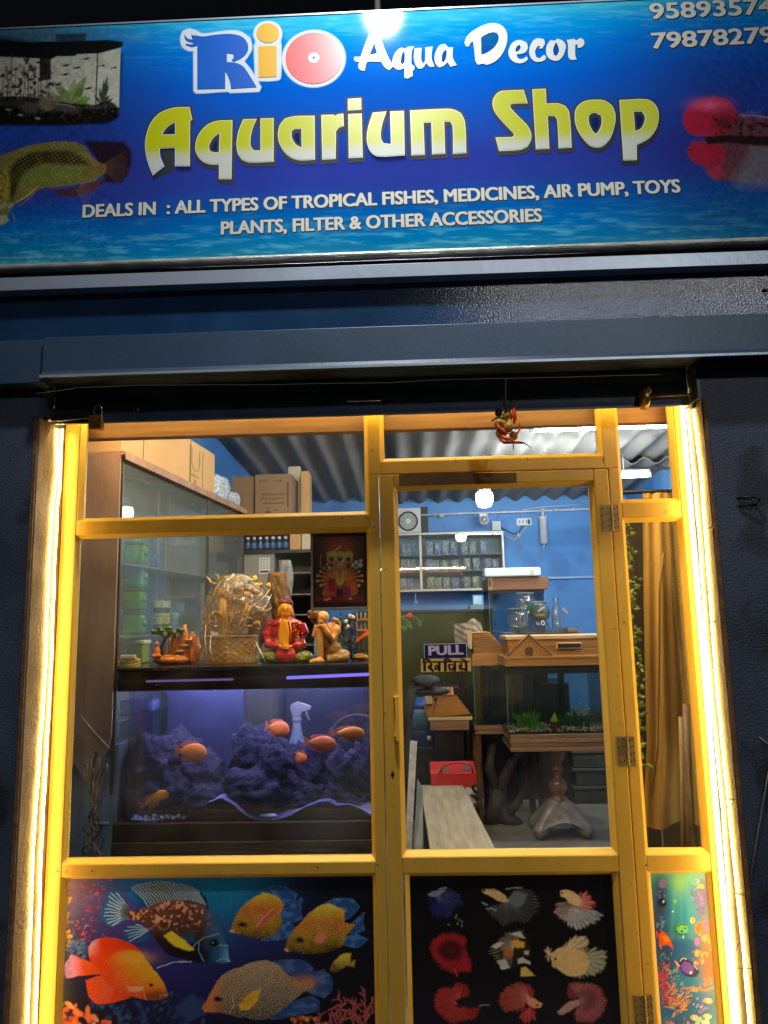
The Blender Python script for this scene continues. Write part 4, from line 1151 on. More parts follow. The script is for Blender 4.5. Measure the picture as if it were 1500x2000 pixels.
def angel(bd_, dl, tl_, al_, eye, y0, y1, seed, mouth, blue=(34, 72, 120)):
    for q in (dl, tl_, al_):
        m_ = pp.mask(L9(*q), 1.6); pp.blend(m_, blue)
        dots(pp, m_, (80, 126, 176), 9, seed, 0.5, 0.5)
        q2 = L9(*q); pp.line(q2+[q2[0]], (104, 140, 170), 0.9, 0.55)
    m_ = pp.mask(L9(*bd_), 3.0)
    shade_body(pp, m_, (226, 180, 36), (60, 36, 18), y0, y1, wob=0.35)
    mid = np.exp(-((Y-(y0+(y1-y0)*0.42))/((y1-y0)*0.2))**2)
    pp.blend(m_*mid*0.7, (206, 96, 48))
    wv_ = np.sin(Y*1.9+2.2*np.sin(X*0.28)+3*fbm(X, Y, 9, seed, 2))
    pp.blend(m_*mid*np.clip(wv_, 0, 1)*0.6, (112, 40, 24))
    scales(m_, 0.7, (250, 206, 90), (120, 56, 20), 0.4)
    pp.blend(m_*np.clip((y0+14-Y)/18, 0, 1)*0.4, (255, 226, 110))
    e = L9(eye)[0]
    pp.ell(e[0], e[1], 9, 6, (60, 30, 18), 0.2, 4, 0.85); pp.ell(e[0], e[1], 4, 3.6, (8, 6, 6), 0, 1.2)
    mo = L9(mouth)[0]; pp.ell(mo[0]+2, mo[1], 5, 2.6, (226, 150, 110), 0.3, 2, 0.9)
angel([(198, 625), (240, 510), (330, 400), (450, 330), (560, 360), (612, 425), (575, 500), (600, 545), (560, 640), (480, 682), (400, 682), (260, 648)],
      [(420, 330), (540, 270), (650, 300), (712, 340), (690, 405), (610, 430), (540, 350)], [(575, 475), (660, 430), (750, 368), (738, 470), (752, 522), (680, 562), (590, 548)],
      [(420, 678), (560, 600), (640, 556), (692, 600), (655, 662), (590, 692), (450, 700)], (290, 575), 1738, 1835, 5, (205, 625))
pp.poly(L9((385, 570), (440, 510), (525, 455), (500, 520), (420, 600), (395, 605)), (196, 78, 60), 2, al=0.9)
pp.line(L9((395, 590), (460, 510), (525, 455)), (226, 190, 160), 1.3, 0.8)
angel([(618, 772), (650, 670), (740, 560), (850, 450), (960, 410), (1080, 470), (1070, 560), (1160, 578), (1100, 650), (1050, 745), (900, 792), (740, 795)],
      [(870, 440), (1000, 375), (1130, 380), (1192, 440), (1120, 520), (1050, 555), (1000, 450)], [(1060, 590), (1150, 552), (1232, 480), (1218, 560), (1232, 622), (1120, 645)],
      [(1040, 700), (1160, 640), (1262, 690), (1180, 755), (1080, 735)], (735, 695), 1765, 1862, 8, (625, 770))
pp.ell(400+890/3.947, 1660+680/3.947, 13, 9, (214, 112, 92), -0.5, 4, 0.9)
m_ = pp.mask(L9((962, 930), (990, 870), (1050, 810), (1125, 792), (1120, 870), (1160, 850), (1150, 905), (1090, 890), (1010, 952)), 3); shade_body(pp, m_, (214, 176, 50), (70, 60, 30), 1862, 1900, wob=0.4)
pp.ell(400+1000/3.947, 1660+895/3.947, 2.6, 2.4, (16, 12, 8), 0, 1)
for q in ([(480, 862), (640, 842), (760, 852), (835, 905), (820, 965), (740, 1015), (600, 970)], [(740, 1035), (850, 935), (920, 922), (982, 990), (980, 1080), (920, 1142), (820, 1110)], [(500, 1302), (640, 1185), (820, 1132), (890, 1170), (880, 1242), (780, 1262), (600, 1302)]):
    m_ = pp.mask(L9(*q), 1.8); pp.blend(m_, (38, 64, 108)); pp.blend(m_*np.clip((fbm(X*0.4, Y, 8, 12, 2)-0.45)*3, 0, 1)*0.5, (88, 120, 166))
m_ = pp.mask(L9((-25, 1215), (30, 1130), (130, 970), (280, 900), (450, 852), (560, 880), (640, 960), (745, 1025), (830, 985), (850, 1040), (750, 1105), (650, 1185), (480, 1302), (300, 1292), (100, 1252), (0, 1250)), 2.0)
shade_body(pp, m_, (176, 140, 100), (34, 28, 30), 1888, 1988, wob=0.3)
n_ = np.abs(np.sin(X*0.72+1.3*np.sin(Y*0.5))*np.sin(Y*0.74+1.2*np.sin(X*0.4)))
pp.blend(m_*np.clip((0.34-n_)*6, 0, 1)*np.clip((X-428)/14, 0, 1)*0.85, (54, 24, 16))
pp.blend(m_*np.clip((n_-0.55)*4, 0, 1)*np.clip((X-428)/14, 0, 1)*0.55, (226, 206, 170))
pp.blend(m_*np.clip((440-X)/24, 0, 1)*0.85, (190, 112, 62))
pp.glow(595, 1918, 22, 12, (196, 112, 60), 0.75)
pp.ell(400+105/3.947, 1660+1150/3.947, 9, 5, (50, 28, 20), 0, 3, 0.9); pp.ell(400+105/3.947, 1660+1150/3.947, 4.4, 3.4, (8, 6, 6), 0, 1.2)
pp.line(L9((210, 1110), (225, 1190), (190, 1260)), (206, 176, 140), 1.5, 0.8)
pp.poly(L9((258, 1192), (340, 1110), (432, 1068), (405, 1170), (335, 1232), (280, 1235)), (222, 158, 40), 2)
pp.fan((400+265/3.947, 1960), -55, 0, 44, (150, 90, 20), 9, 0.9, 0.6)
rnd = random.Random(21)
def branch(x, y, a, L, wd, col, hi, n_=0):
    pts = [(x, y)]
    for k in range(4):
        a += rnd.uniform(-0.5, 0.5); x += math.cos(a)*L/4; y -= math.sin(a)*L/4; pts.append((x, y))
        if n_ < 2 and k in (1, 2) and rnd.random() < 0.75:
            branch(x, y, a+rnd.choice((-1, 1))*rnd.uniform(0.6, 1.2), L*0.65, wd*0.8, col, hi, n_+1)
    pp.line(pts, col, wd, 1.0, 1.4); pp.line([(u-0.7, v-0.7) for u, v in pts], hi, wd*0.35, 0.7)
for k in range(17):
    branch(rnd.uniform(632, 728), rnd.uniform(1968, 2030), rnd.uniform(0.6, 2.4), rnd.uniform(26, 44), 3.8, (122, 44, 44), (206, 112, 96))
for k in range(46):
    x = rnd.uniform(118, 212); y = 1948+(x-118)*0.42+rnd.uniform(0, 50)
    pp.ell(x, y, rnd.uniform(4, 10), rnd.uniform(3, 7), rnd.choice(((236, 112, 62), (214, 84, 48), (250, 146, 92), (180, 62, 40))), rnd.uniform(0, 3), 2.5, 0.9)
for k in range(30):
    x = rnd.uniform(545, 640); y = 1984+abs(x-600)*0.15+rnd.uniform(0, 30)
    pp.ell(x, y, rnd.uniform(3, 6), rnd.uniform(3, 5), rnd.choice(((196, 96, 48), (160, 66, 34), (226, 136, 70))), 0, 2, 0.9)
pp.C *= (0.82+0.36*fbm(X, Y, 6, 83, 3))[..., None]
o = pp.build('fish_poster', PRINT, gain=1.45)
o['label'] = 'wide tropical fish poster filling the lower left panel'; o['category'] = 'poster'

pp = Print(DPG[0]+0.001, DPG[1]-0.001, DPG[2], DPG[3]-0.001, 0.0192, 300, 288)
X, Y = pp.X, pp.Y
pp.X = pp.X+(fbm(pp.X, pp.Y, 7, 61, 2)-0.5)*3; pp.Y = pp.Y+(fbm(pp.X, pp.Y, 7, 67, 2)-0.5)*3; X, Y = pp.X, pp.Y
def B(*pts):
    return [(740+x/3.0, 1660+y/3.0) for x, y in pts]
def Bp(x, y):
    return (740+x/3.0, 1660+y/3.0)
pp.C[:] = lin((13, 11, 13))
pp.blend(np.clip((Y-1890)/120, 0, 1)*0.7, (26, 22, 34))
def fin(pts, col, hi, c, a0, a1, r, n_=16, al=0.7, w_=1.0, soft=2.2, bend=0.0, seed=1):
    m_ = pp.mask(B(*pts), 13); q_ = Bp(*c); an_ = np.arctan2(Y-q_[1], X-q_[0])
    nz_ = fbm(X, Y, 7, seed+3, 2)
    ry_ = np.sin(an_*n_*1.6+4*nz_)
    m_ = np.clip((m_+0.16*ry_+(nz_-0.5)*0.6-0.45)*2.6+0.5, 0, 1)*(0.78+0.22*ry_)*np.clip(m_*5, 0, 1)
    pp.blend(m_, col); pp.fan(Bp(*c), a0, a1, r/3.0, hi, n_, w_, al, clip=m_, bend=bend, seed=seed)
    return m_
fin([(300, 250), (350, 225), (420, 235), (470, 270), (485, 320), (440, 340), (410, 400), (320, 395), (295, 320)], (26, 28, 64), (88, 100, 150), (330, 270), -30, 60, 170, 18, 0.7)
pp.poly(B((285, 262), (330, 240), (400, 222), (360, 262), (310, 275)), (130, 136, 140), 2, al=0.9)
pp.ell(*Bp(360, 350), 17, 14, (32, 34, 84), 0, 6, 0.8)
pp.line(B((350, 228), (395, 222)), (190, 196, 196), 2.0)
for x, y in ((455, 385), (470, 410), (485, 420), (460, 432), (448, 398), (485, 445), (410, 438)):
    pp.ell(*Bp(x, y), 2.4, 1.4, (140, 136, 126), x*0.1, 1.2, 0.8)
fin([(750, 290), (790, 240), (860, 230), (930, 280), (945, 340), (910, 390), (860, 415), (780, 420), (740, 440), (660, 380), (610, 320), (700, 320)], (38, 38, 38), (120, 124, 122), (750, 290), -40, 150, 200, 34, 0.7, 1.0, 4, seed=3)
pp.poly(B((755, 290), (800, 240), (870, 262), (840, 330), (800, 340)), (104, 108, 106), 4, al=0.9)
pp.poly(B((603, 232), (640, 225), (700, 240), (740, 268), (758, 298), (735, 308), (680, 288), (640, 262), (612, 255)), (206, 170, 112), 2)
pp.ell(*Bp(618, 238), 3, 2.4, (30, 26, 22), 0, 1)
pp.line(B((748, 228), (800, 222), (835, 222)), (170, 172, 160), 2.4)
for x, y in ((612, 310), (625, 318), (640, 344), (658, 340), (682, 352)):
    pp.ell(*Bp(x, y), 4, 1.6, (160, 156, 146), 0.3, 1.2, 0.8)
fin([(1050, 380), (1130, 340), (1220, 350), (1305, 380), (1270, 420), (1160, 462), (1110, 430)], (150, 146, 146), (206, 200, 196), (1130, 320), 0, 120, 170, 22, 0.8, 1.0, 2.5)
fin([(1170, 260), (1215, 255), (1250, 300), (1265, 320), (1220, 350), (1180, 340)], (196, 66, 56), (236, 196, 180), (1160, 310), -50, 40, 110, 10, 0.8)
fin([(1032, 370), (1045, 330), (1100, 300), (1150, 320), (1120, 370), (1060, 390)], (160, 130, 112), (60, 40, 36), (1150, 310), 130, 210, 120, 10, 0.7)
pp.poly(B((1062, 240), (1100, 235), (1150, 250), (1185, 290), (1180, 330), (1130, 320), (1090, 280), (1068, 272)), (226, 176, 128), 2)
pp.ell(*Bp(1075, 252), 2.2, 2, (40, 24, 20), 0, 1)
m_ = fin([(305, 570), (330, 520), (400, 495), (470, 500), (510, 530), (505, 590), (530, 640), (538, 708), (450, 715), (390, 700), (330, 640)], (170, 34, 36), (206, 62, 56), (430, 600), 0, 330, 140, 30, 0.5)
pp.ell(*Bp(420, 590), 24, 20, (54, 16, 18), 0.2, 10, 0.9)
pp.line(B((440, 700), (460, 740), (455, 712)), (190, 44, 44), 3)
pp.line(B((500, 560), (470, 640), (440, 690)), (90, 20, 22), 3, 0.7)
rnd = random.Random(9)
fin([(655, 600), (700, 540), (770, 480), (840, 475), (870, 520), (880, 600), (850, 660), (780, 690), (720, 700), (690, 650)], (46, 36, 26), (190, 176, 150), (790, 570), 100, 300, 150, 26, 0.7, 1.2)
pp.poly(B((770, 540), (800, 525), (850, 540), (855, 570), (810, 575)), (224, 158, 46), 3)
pp.poly(B((720, 570), (760, 560), (790, 600), (770, 640), (730, 620)), (176, 104, 34), 4, al=0.9)
for q in ([(690, 650), (740, 640), (770, 690), (720, 700)], [(655, 570), (700, 540), (740, 545), (690, 580)], [(850, 590), (880, 590), (880, 615), (855, 612)], [(812, 640), (840, 628), (890, 655), (885, 668), (850, 662), (820, 668)], [(760, 490), (830, 480), (860, 520), (800, 505)]):
    pp.poly(B(*q), (196, 190, 172), 2, al=0.85)
pp.poly(B((835, 690), (860, 685), (915, 738), (830, 740)), (206, 170, 82), 2)
pp.poly(B((690, 600), (740, 585), (720, 640)), (20, 16, 14), 3, al=0.8)
fin([(1080, 570), (1140, 515), (1215, 515), (1222, 560), (1180, 585)], (196, 170, 128), (232, 214, 176), (1100, 590), -70, -10, 140, 12, 0.7)
fin([(1150, 590), (1270, 585), (1330, 600), (1320, 680), (1260, 730), (1160, 740)], (150, 146, 116), (200, 196, 166), (1150, 630), -15, 60, 190, 20, 0.7)
pp.poly(B((1005, 615), (1040, 580), (1110, 570), (1200, 600), (1240, 660), (1200, 730), (1120, 740), (1060, 705), (1020, 665)), (214, 172, 114), 2.5)
fin([(975, 575), (1000, 575), (1012, 640), (985, 640)], (206, 172, 130), (240, 216, 176), (1005, 610), 150, 230, 50, 6, 0.7)
pp.poly(B((1015, 640), (1035, 640), (1030, 695), (1012, 680)), (206, 170, 120), 2)
pp.ell(*Bp(1035, 640), 2.6, 2.6, (20, 16, 12), 0, 1)
fin([(330, 870), (350, 820), (440, 810), (450, 790), (520, 800), (525, 850), (450, 880), (440, 920), (585, 930), (560, 985), (420, 1010), (350, 950)], (164, 40, 36), (220, 88, 74), (470, 880), 60, 280, 160, 34, 0.6)
pp.poly(B((440, 880), (520, 865), (600, 880), (645, 910), (590, 920), (480, 905)), (24, 22, 28), 2)
pp.line(B((590, 912), (650, 908)), (150, 140, 130), 1.4)
fin([(708, 900), (720, 840), (780, 790), (860, 785), (900, 820), (900, 880), (860, 900), (820, 945), (740, 940)], (158, 52, 42), (214, 128, 106), (880, 860), 120, 250, 190, 26, 0.6)
fin([(835, 940), (910, 930), (915, 985), (860, 1015), (835, 990)], (176, 44, 40), (226, 110, 90), (880, 920), 60, 130, 100, 10, 0.6)
pp.poly(B((865, 860), (910, 870), (960, 905), (945, 925), (900, 925), (870, 900)), (212, 142, 106), 2)
pp.ell(*Bp(925, 910), 2.6, 2.2, (24, 14, 12), 0, 1)
fin([(1105, 840), (1120, 790), (1200, 783), (1290, 805), (1330, 870), (1310, 950), (1250, 1005), (1170, 1005), (1145, 960), (1180, 900), (1120, 860)], (138, 52, 56), (220, 156, 150), (1180, 885), -120, 110, 155, 40, 0.6)
pp.ell(*Bp(1210, 880), 22, 22, (70, 28, 32), 0, 10, 0.6)
pp.poly(B((1060, 940), (1110, 890), (1170, 880), (1180, 905), (1140, 930), (1090, 960), (1050, 965)), (176, 128, 120), 2)
pp.line(B((1045, 950), (1090, 935)), (190, 190, 190), 1.6, 0.8)
pp.C *= (0.8+0.4*fbm(X, Y, 5, 83, 3))[..., None]
o = pp.build('fish_poster', PRINT, gain=1.3)
o['label'] = 'black poster of nine fighting fish on the lower door panel'; o['category'] = 'poster'

g = G['RP']
pp = Print(g[0]+0.001, g[1]-0.001, g[2], g[3]-0.001, 0.0222, 120, 400)
X, Y = pp.X, pp.Y
pp.X = pp.X+(fbm(pp.X, pp.Y, 6, 61, 2)-0.5)*2; pp.Y = pp.Y+(fbm(pp.X, pp.Y, 6, 67, 2)-0.5)*2; X, Y = pp.X, pp.Y
k6 = 160/1067.0
def R6(*pts):
    return [(1270+x*k6, 1700+y*k6) for x, y in pts]
def R1(x, y):
    return (1270+x*k6, 1700+y*k6)
pp.vgrad([(1705, (96, 190, 176)), (1735, (40, 150, 186)), (1800, (20, 128, 180)), (1850, (40, 96, 160)), (1920, (48, 120, 170)), (1960, (40, 96, 150)), (2030, (60, 110, 150))])
pp.glow(*R1(380, 130), 18, 28, (150, 206, 130), 0.9)
for x0, x1, al in ((330, 270, 0.5), (400, 390, 0.4), (470, 520, 0.45), (520, 600, 0.3)):
    pp.poly(R6((x0-20, 60), (x0+30, 60), (x1+50, 900), (x1-40, 900)), (120, 206, 190), 8, al=al*0.5, sm=False)
pp.glow(*R1(110, 700), 20, 80, (60, 56, 90), 0.9)
pp.glow(*R1(130, 330), 13, 34, (56, 50, 92), 0.9)
pp.glow(*R1(700, 300), 18, 40, (116, 84, 160), 0.9)
pp.glow(*R1(750, 950), 18, 60, (146, 104, 60), 0.85)
pp.glow(*R1(780, 1250), 16, 40, (150, 84, 60), 0.85)
pp.glow(*R1(200, 1200), 18, 50, (40, 60, 96), 0.8)
rnd = random.Random(13)
def blobs(n_, cx, cy, sx, sy, cols, r0, r1, al=0.9):
    for _ in range(n_):
        x, y = R1(rnd.gauss(cx, sx), rnd.gauss(cy, sy))
        pp.ell(x, y, rnd.uniform(r0, r1), rnd.uniform(r0, r1)*0.8, rnd.choice(cols), rnd.uniform(0, 3), 1.4, al)
def twigs(n_, cx, cy, sx, sy, cols, L, wd=1.3, a0=0.3, a1=2.8):
    for _ in range(n_):
        x, y = R1(rnd.gauss(cx, sx), rnd.gauss(cy, sy)); a = rnd.uniform(a0, a1); pts = [(x, y)]
        for k in range(3):
            a += rnd.uniform(-0.5, 0.5); x += math.cos(a)*L/3; y -= math.sin(a)*L/3; pts.append((x, y))
        pp.line(pts, rnd.choice(cols), wd, 0.9)
pp.ell(*R1(160, 170), 7, 9, (140, 116, 176), 0.4, 3)
blobs(16, 130, 330, 30, 40, ((70, 96, 160), (100, 130, 186), (40, 40, 80)), 1.5, 4)
pp.ell(*R1(150, 420), 9, 9, (34, 32, 60), 0, 2); pp.ell(*R1(172, 405), 1.8, 3, (190, 200, 216), 0.5, 1)
blobs(26, 130, 680, 34, 50, ((90, 130, 180), (120, 160, 196), (56, 76, 130)), 1.2, 3)
twigs(40, 620, 360, 50, 70, ((120, 90, 190), (150, 120, 206), (96, 70, 170)), 10)
twigs(18, 590, 170, 40, 50, ((120, 170, 196), (150, 190, 200)), 9)
twigs(16, 650, 540, 30, 40, ((120, 90, 180), (90, 60, 150)), 10)
pp.ell(*R1(660, 212), 6, 4, (226, 190, 60), 0, 1.6); pp.line(R6((640, 180), (645, 245)), (80, 70, 40), 1.0)
pp.ell(*R1(320, 405), 4, 4, (150, 190, 80), 0, 2, 0.8)
pp.ell(*R1(298, 535), 2, 2, (206, 226, 226), 0, 1)
pp.ell(*R1(415, 760), 12, 10, (120, 190, 60), 0.35, 2); pp.ell(*R1(425, 775), 8, 6.5, (96, 196, 150), 0.3, 3, 0.9)
pp.line(R6((355, 730), (400, 700), (450, 710)), (20, 50, 40), 1.8); pp.line(R6((330, 790), (390, 840), (450, 830)), (20, 60, 60), 1.6)
pp.ell(*R1(415, 795), 2, 2, (10, 20, 20), 0, 1); pp.ell(*R1(455, 755), 1.6, 1.6, (10, 20, 20), 0, 1)
pp.poly(R6((300, 740), (330, 700), (345, 790), (310, 790)), (50, 120, 80), 2)
pp.ell(*R1(430, 865), 1.4, 3, (200, 220, 210), 0, 1)
pp.ell(*R1(555, 655), 4.6, 6, (226, 190, 120), 0, 2); pp.line(R6((560, 620), (562, 690)), (140, 100, 50), 1.2)
pp.ell(*R1(640, 750), 8.5, 12, (240, 110, 50), 0.2, 3); pp.ell(*R1(735, 710), 7, 9, (206, 96, 170), 0, 3)
blobs(40, 720, 860, 40, 40, ((206, 150, 110), (150, 100, 60), (190, 170, 130)), 1, 2.5)
pp.ell(*R1(610, 930), 5, 7, (190, 110, 200), 0, 2.4)
twigs(20, 790, 940, 30, 70, ((226, 160, 30), (240, 190, 40), (190, 110, 20)), 10, 1.8)
pp.ell(*R1(610, 1080), 5, 6, (236, 160, 100), 0, 2.4); blobs(16, 680, 1090, 50, 30, ((226, 140, 80), (180, 90, 50)), 1.5, 3.5)
blobs(24, 670, 1200, 45, 40, ((206, 130, 90), (160, 80, 70), (216, 170, 130)), 1, 3)
pp.poly(R6((120, 830), (160, 790), (210, 830), (270, 920), (300, 1040), (270, 1000), (230, 960), (170, 980), (130, 930), (110, 880)), (236, 84, 24), 2)
pp.poly(R6((150, 850), (210, 860), (250, 920), (200, 940)), (250, 150, 40), 3, al=0.85)
pp.poly(R6((110, 930), (140, 960), (155, 1020), (130, 1010)), (226, 110, 70), 2)
pp.line(R6((85, 800), (95, 870)), (226, 70, 30), 3)
blobs(16, 200, 1130, 40, 50, ((70, 110, 160), (110, 150, 180)), 1.2, 3)
pp.poly(R6((370, 1180), (410, 1130), (470, 1150), (560, 1210), (640, 1320), (600, 1385), (520, 1395), (420, 1340), (385, 1260)), (46, 40, 84), 2)
pp.poly(R6((400, 1230), (450, 1180), (520, 1210), (570, 1280), (560, 1340), (480, 1350), (420, 1300)), (120, 76, 186), 4)
pp.line(R6((390, 1180), (420, 1145), (470, 1155)), (226, 214, 206), 1.5); pp.line(R6((560, 1230), (610, 1290)), (216, 206, 206), 1.3)
pp.line(R6((320, 1180), (360, 1240), (345, 1330)), (236, 140, 90), 2.0); pp.line(R6((345, 1200), (385, 1250)), (240, 190, 150), 1.6)
pp.ell(*R1(530, 1335), 2.4, 2.4, (240, 226, 200), 0, 1)
for k in range(40):
    t = rnd.random(); pp.ell(*R1(170+240*t+rnd.gauss(0, 26), 1260+220*t+rnd.gauss(0, 26)), rnd.uniform(1.5, 3.5), rnd.uniform(1.2, 2.6), rnd.choice(((90, 160, 180), (130, 190, 190), (60, 110, 140))), 0, 1.3, 0.9)
twigs(46, 190, 1440, 40, 110, ((206, 40, 50), (226, 70, 60), (170, 26, 50)), 12, 1.8)
twigs(20, 220, 1680, 40, 60, ((190, 40, 90), (150, 30, 80)), 10, 1.8)
twigs(52, 370, 1740, 70, 100, ((226, 140, 40), (240, 170, 60), (190, 100, 30)), 14, 1.6)
blobs(18, 640, 1545, 130, 14, ((196, 120, 70), (150, 80, 50), (216, 160, 100)), 1.5, 4)
pp.line(R6((410, 1540), (560, 1520), (700, 1560), (870, 1515)), (206, 130, 80), 2.4)
for q in ((760, 1320), (800, 1300), (740, 1370), (800, 1340)):
    pp.ell(*R1(*q), 6, 7, (240, 90, 40), 0.4, 3, 0.9)
twigs(20, 740, 1440, 24, 50, ((236, 90, 60), (250, 130, 90)), 10, 1.8)
blobs(30, 690, 1780, 60, 70, ((130, 110, 186), (160, 140, 206), (96, 80, 160)), 1.5, 4)
for x, y in ((760, 1700), (740, 1900), (580, 1920)):
    pp.ell(*R1(x, y), 8, 5, (236, 160, 70), 0.2, 1.6); pp.line(R6((x-15, y-28), (x-12, y+28)), (246, 236, 220), 1.6); pp.line(R6((x+20, y-24), (x+22, y+24)), (246, 236, 220), 1.4)
pp.ell(*R1(520, 1655), 2, 1.6, (30, 40, 60), 0, 1)
blobs(20, 680, 1960, 70, 30, ((190, 216, 190), (150, 180, 160)), 2, 5)
blobs(30, 300, 1990, 120, 40, ((70, 110, 170), (226, 120, 50), (60, 80, 140)), 2, 5)
o = pp.build('fish_poster', PRINT, gain=1.2)
o['label'] = 'narrow colourful coral reef poster filling the lower right panel'; o['category'] = 'poster'

DY = 0.0175
q = rect(828, 1257, 912, 1285, DY)
pl = thing('pull_plate', 'dark blue plate reading PULL stuck on the door glass', 'door sign', (q[0], DY, q[2]))
part('plate', MB().box(q[0], q[1], DY-0.001, DY+0.0008, q[2], q[3]), mat('pale plate edge', (206, 196, 200), 0.4), pl)
part('field', MB().box(q[0]+0.002, q[1]-0.002, DY-0.0016, DY-0.0011, q[2]+0.0005, q[3]-0.002), mat('indigo plate', (34, 26, 70), 0.35, var=0.15, vs=20), pl)
t_ = MB(); lay_text(t_, 'PULL', (838, 1279.5), (904.5, 1277.5), 16, DY-0.0024, 0.0, 0.0024, 0.00004)
part('lettering', t_, mat('pinkish plate print', (212, 186, 206), 0.4, var=0.05), pl)
q = rect(822, 1286, 920, 1312, DY)
pl = thing('pull_plate', 'amber plate with black Hindi lettering just under the PULL plate', 'door sign', (q[0], DY, q[2]))
part('plate', MB().box(q[0], q[1], DY-0.001, DY+0.0008, q[2], q[3]), mat('amber plate', (226, 176, 92), 0.4, var=0.12, vs=20), pl)
t_ = MB()
k1 = 130/1500.0
def H(*pts):
    return [at(810+x*k1, 1240+y*k1, DY-0.002) for x, y in pts]
def stroke(pts, wd, lay_):
    q = [np.array(p) for p in H(*pts)]; wd = wd*k1*pxs(DY)/2
    for i in range(len(q)-1):
        d = q[i+1]-q[i]; n_ = np.array((-d[1], d[0]))/max(np.hypot(*d), 1e-9)*wd; e = d/max(np.hypot(*d), 1e-9)*wd*0.35
        vs = [q[i]-n_-e, q[i+1]-n_+e, q[i+1]+n_+e, q[i]+n_-e]
        yy = DY-0.0016-0.00003*(lay_+i)
        t_.add([(v[0], yy, v[1]) for v in vs], [(0, 1, 2, 3)])
hs_ = [([(165, 612), (1235, 600)], 30), ([(222, 600), (222, 805)], 56), ([(350, 580), (260, 545), (195, 560), (215, 610)], 34), ([(372, 640), (375, 690), (310, 720), (372, 760), (420, 815)], 46),
       ([(470, 690), (520, 690), (520, 760), (455, 770), (455, 700)], 30), ([(556, 620), (556, 812)], 52), ([(690, 600), (690, 805)], 60), ([(820, 580), (740, 540), (660, 560), (690, 610)], 34),
       ([(745, 668), (900, 668)], 26), ([(790, 668), (765, 720), (800, 778), (860, 765), (896, 700)], 34), ([(905, 620), (905, 805)], 50), ([(1045, 640), (1060, 690), (1000, 700), (1040, 760), (1130, 770)], 40),
       ([(1160, 610), (1160, 805)], 56), ([(1050, 545), (1110, 560), (1165, 610)], 34)]
for k, (p, wd) in enumerate(hs_):
    stroke(p, wd, k*8)
part('lettering', t_, mat('brown black print', (34, 14, 10), 0.4), pl)

PLY = mat('brown plywood', (132, 104, 78), 0.6, var=0.3, vs=5, stretch=(1, 1, 0.35), bump=0.25, bs=40)
WOODT = mat('pale moulding', (150, 112, 78), 0.5, var=0.25, vs=10, bump=0.1, bs=60)
CARD = mat('tan carton', (196, 152, 96), 0.75, var=0.08, vs=5, bump=0.06, bs=40)
CARD2 = mat('brown carton', (136, 104, 70), 0.75, var=0.12, vs=5, bump=0.06, bs=40)
CARDW = mat('whitish carton', (196, 182, 152), 0.75, var=0.12, vs=6)
INK = mat('carton ink', (70, 60, 44), 0.7)
GREENINK = mat('green carton ink', (92, 112, 62), 0.7)
DKW = mat('dark wood', (44, 32, 26), 0.45, var=0.3, vs=8, bump=0.1, bs=40)
GREYB = mat('grey laminate', (128, 130, 126), 0.55, var=0.1)
CABG = glassy('cabinet glass', (0.93, 0.97, 0.95), 0.03, 0.01, haze=0.15, hcol=(176, 182, 174), gz=0.16)
THIN = glassy('clear thin glass', (0.94, 0.98, 0.97), 0.05, 0.01)

N0 = Vector((-1.158, 0.40, 0)); F0 = Vector((-1.022, 2.02, 0))
dirv = (F0-N0).normalized(); nrm = Vector((dirv.y, -dirv.x, 0))     # nrm points into the shop
CT = 2.238
CL = (F0-N0).length
def cpt(s, d, z):                               # s along the front, d behind it
    p = N0+dirv*s-nrm*d
    return (p.x, p.y, z)
def cbox(mb, s0, s1, d0, d1, z0, z1):
    return mb.hexa([cpt(s0, d0, z0), cpt(s1, d0, z0), cpt(s1, d1, z0), cpt(s0, d1, z0)], [cpt(s0, d0, z1), cpt(s1, d0, z1), cpt(s1, d1, z1), cpt(s0, d1, z1)])
def wallx(p):
    return max(p, -1.375)
cb = thing('wall_cabinet', 'tall glass fronted cabinet with a brown plywood end along the left wall', 'cabinet', (N0.x, N0.y, FLZ))
ep = MB()
pts = [(-1.372, 0.98), (-1.30, 1.02), (-1.25, 0.95), (-1.22, 1.07), (-1.19, 1.02), (-1.162, 1.12), (-1.162, CT), (-1.372, CT)]
ep.prism(pts, 0.383, 0.397)
part('end_panel', ep, PLY, cb)
tb_ = MB(); cbox(tb_, -0.01, CL, -0.012, 0.20, CT-0.001, CT+0.018); cbox(tb_, -0.01, CL, -0.020, -0.0125, CT-0.022, CT+0.012)
part('top_board', tb_, WOODT, cb, bevel=0.003)
bk_ = MB(); cbox(bk_, 0.0, CL, 0.175, 0.185, FLZ, CT-0.002)
part('back_panel', bk_, GREYB, cb)
ef = MB(); cbox(ef, CL-0.016, CL, 0.0, 0.174, FLZ, CT-0.002)
part('end_panel', ef, DKW, cb)
for zz in (1.80, 1.50, 1.17, 0.8):
    s_ = MB(); cbox(s_, 0.002, CL-0.018, 0.012, 0.174, zz-0.008, zz)
    part('shelf', s_, GREYB, cb)
sp_s = [0.0, 0.99, CL-0.017]
for k in range(2):
    d_ = MB(); cbox(d_, sp_s[k]+0.012, sp_s[k+1]-0.012, 0.002, 0.006, 0.9, CT-0.03)
    dp = part('sliding_door', d_, CABG, cb)
    for a_ in (sp_s[k]+0.0005, sp_s[k+1]-0.0115):
        part('door_edge', cbox(MB(), a_, a_+0.011, -0.002, 0.010, 0.9, CT-0.024), mat('dark anodised edge', (70, 62, 54), 0.4, metal=0.5), dp)
mo = MB(); cbox(mo, 0.66, 0.68, 0.14, 0.16, 0.8, CT-0.03); cbox(mo, 0.80, 0.815, 0.14, 0.16, 0.8, CT-0.03)
part('inner_rail', mo, mat('steel rail', (160, 160, 156), 0.4, metal=0.4), cb)

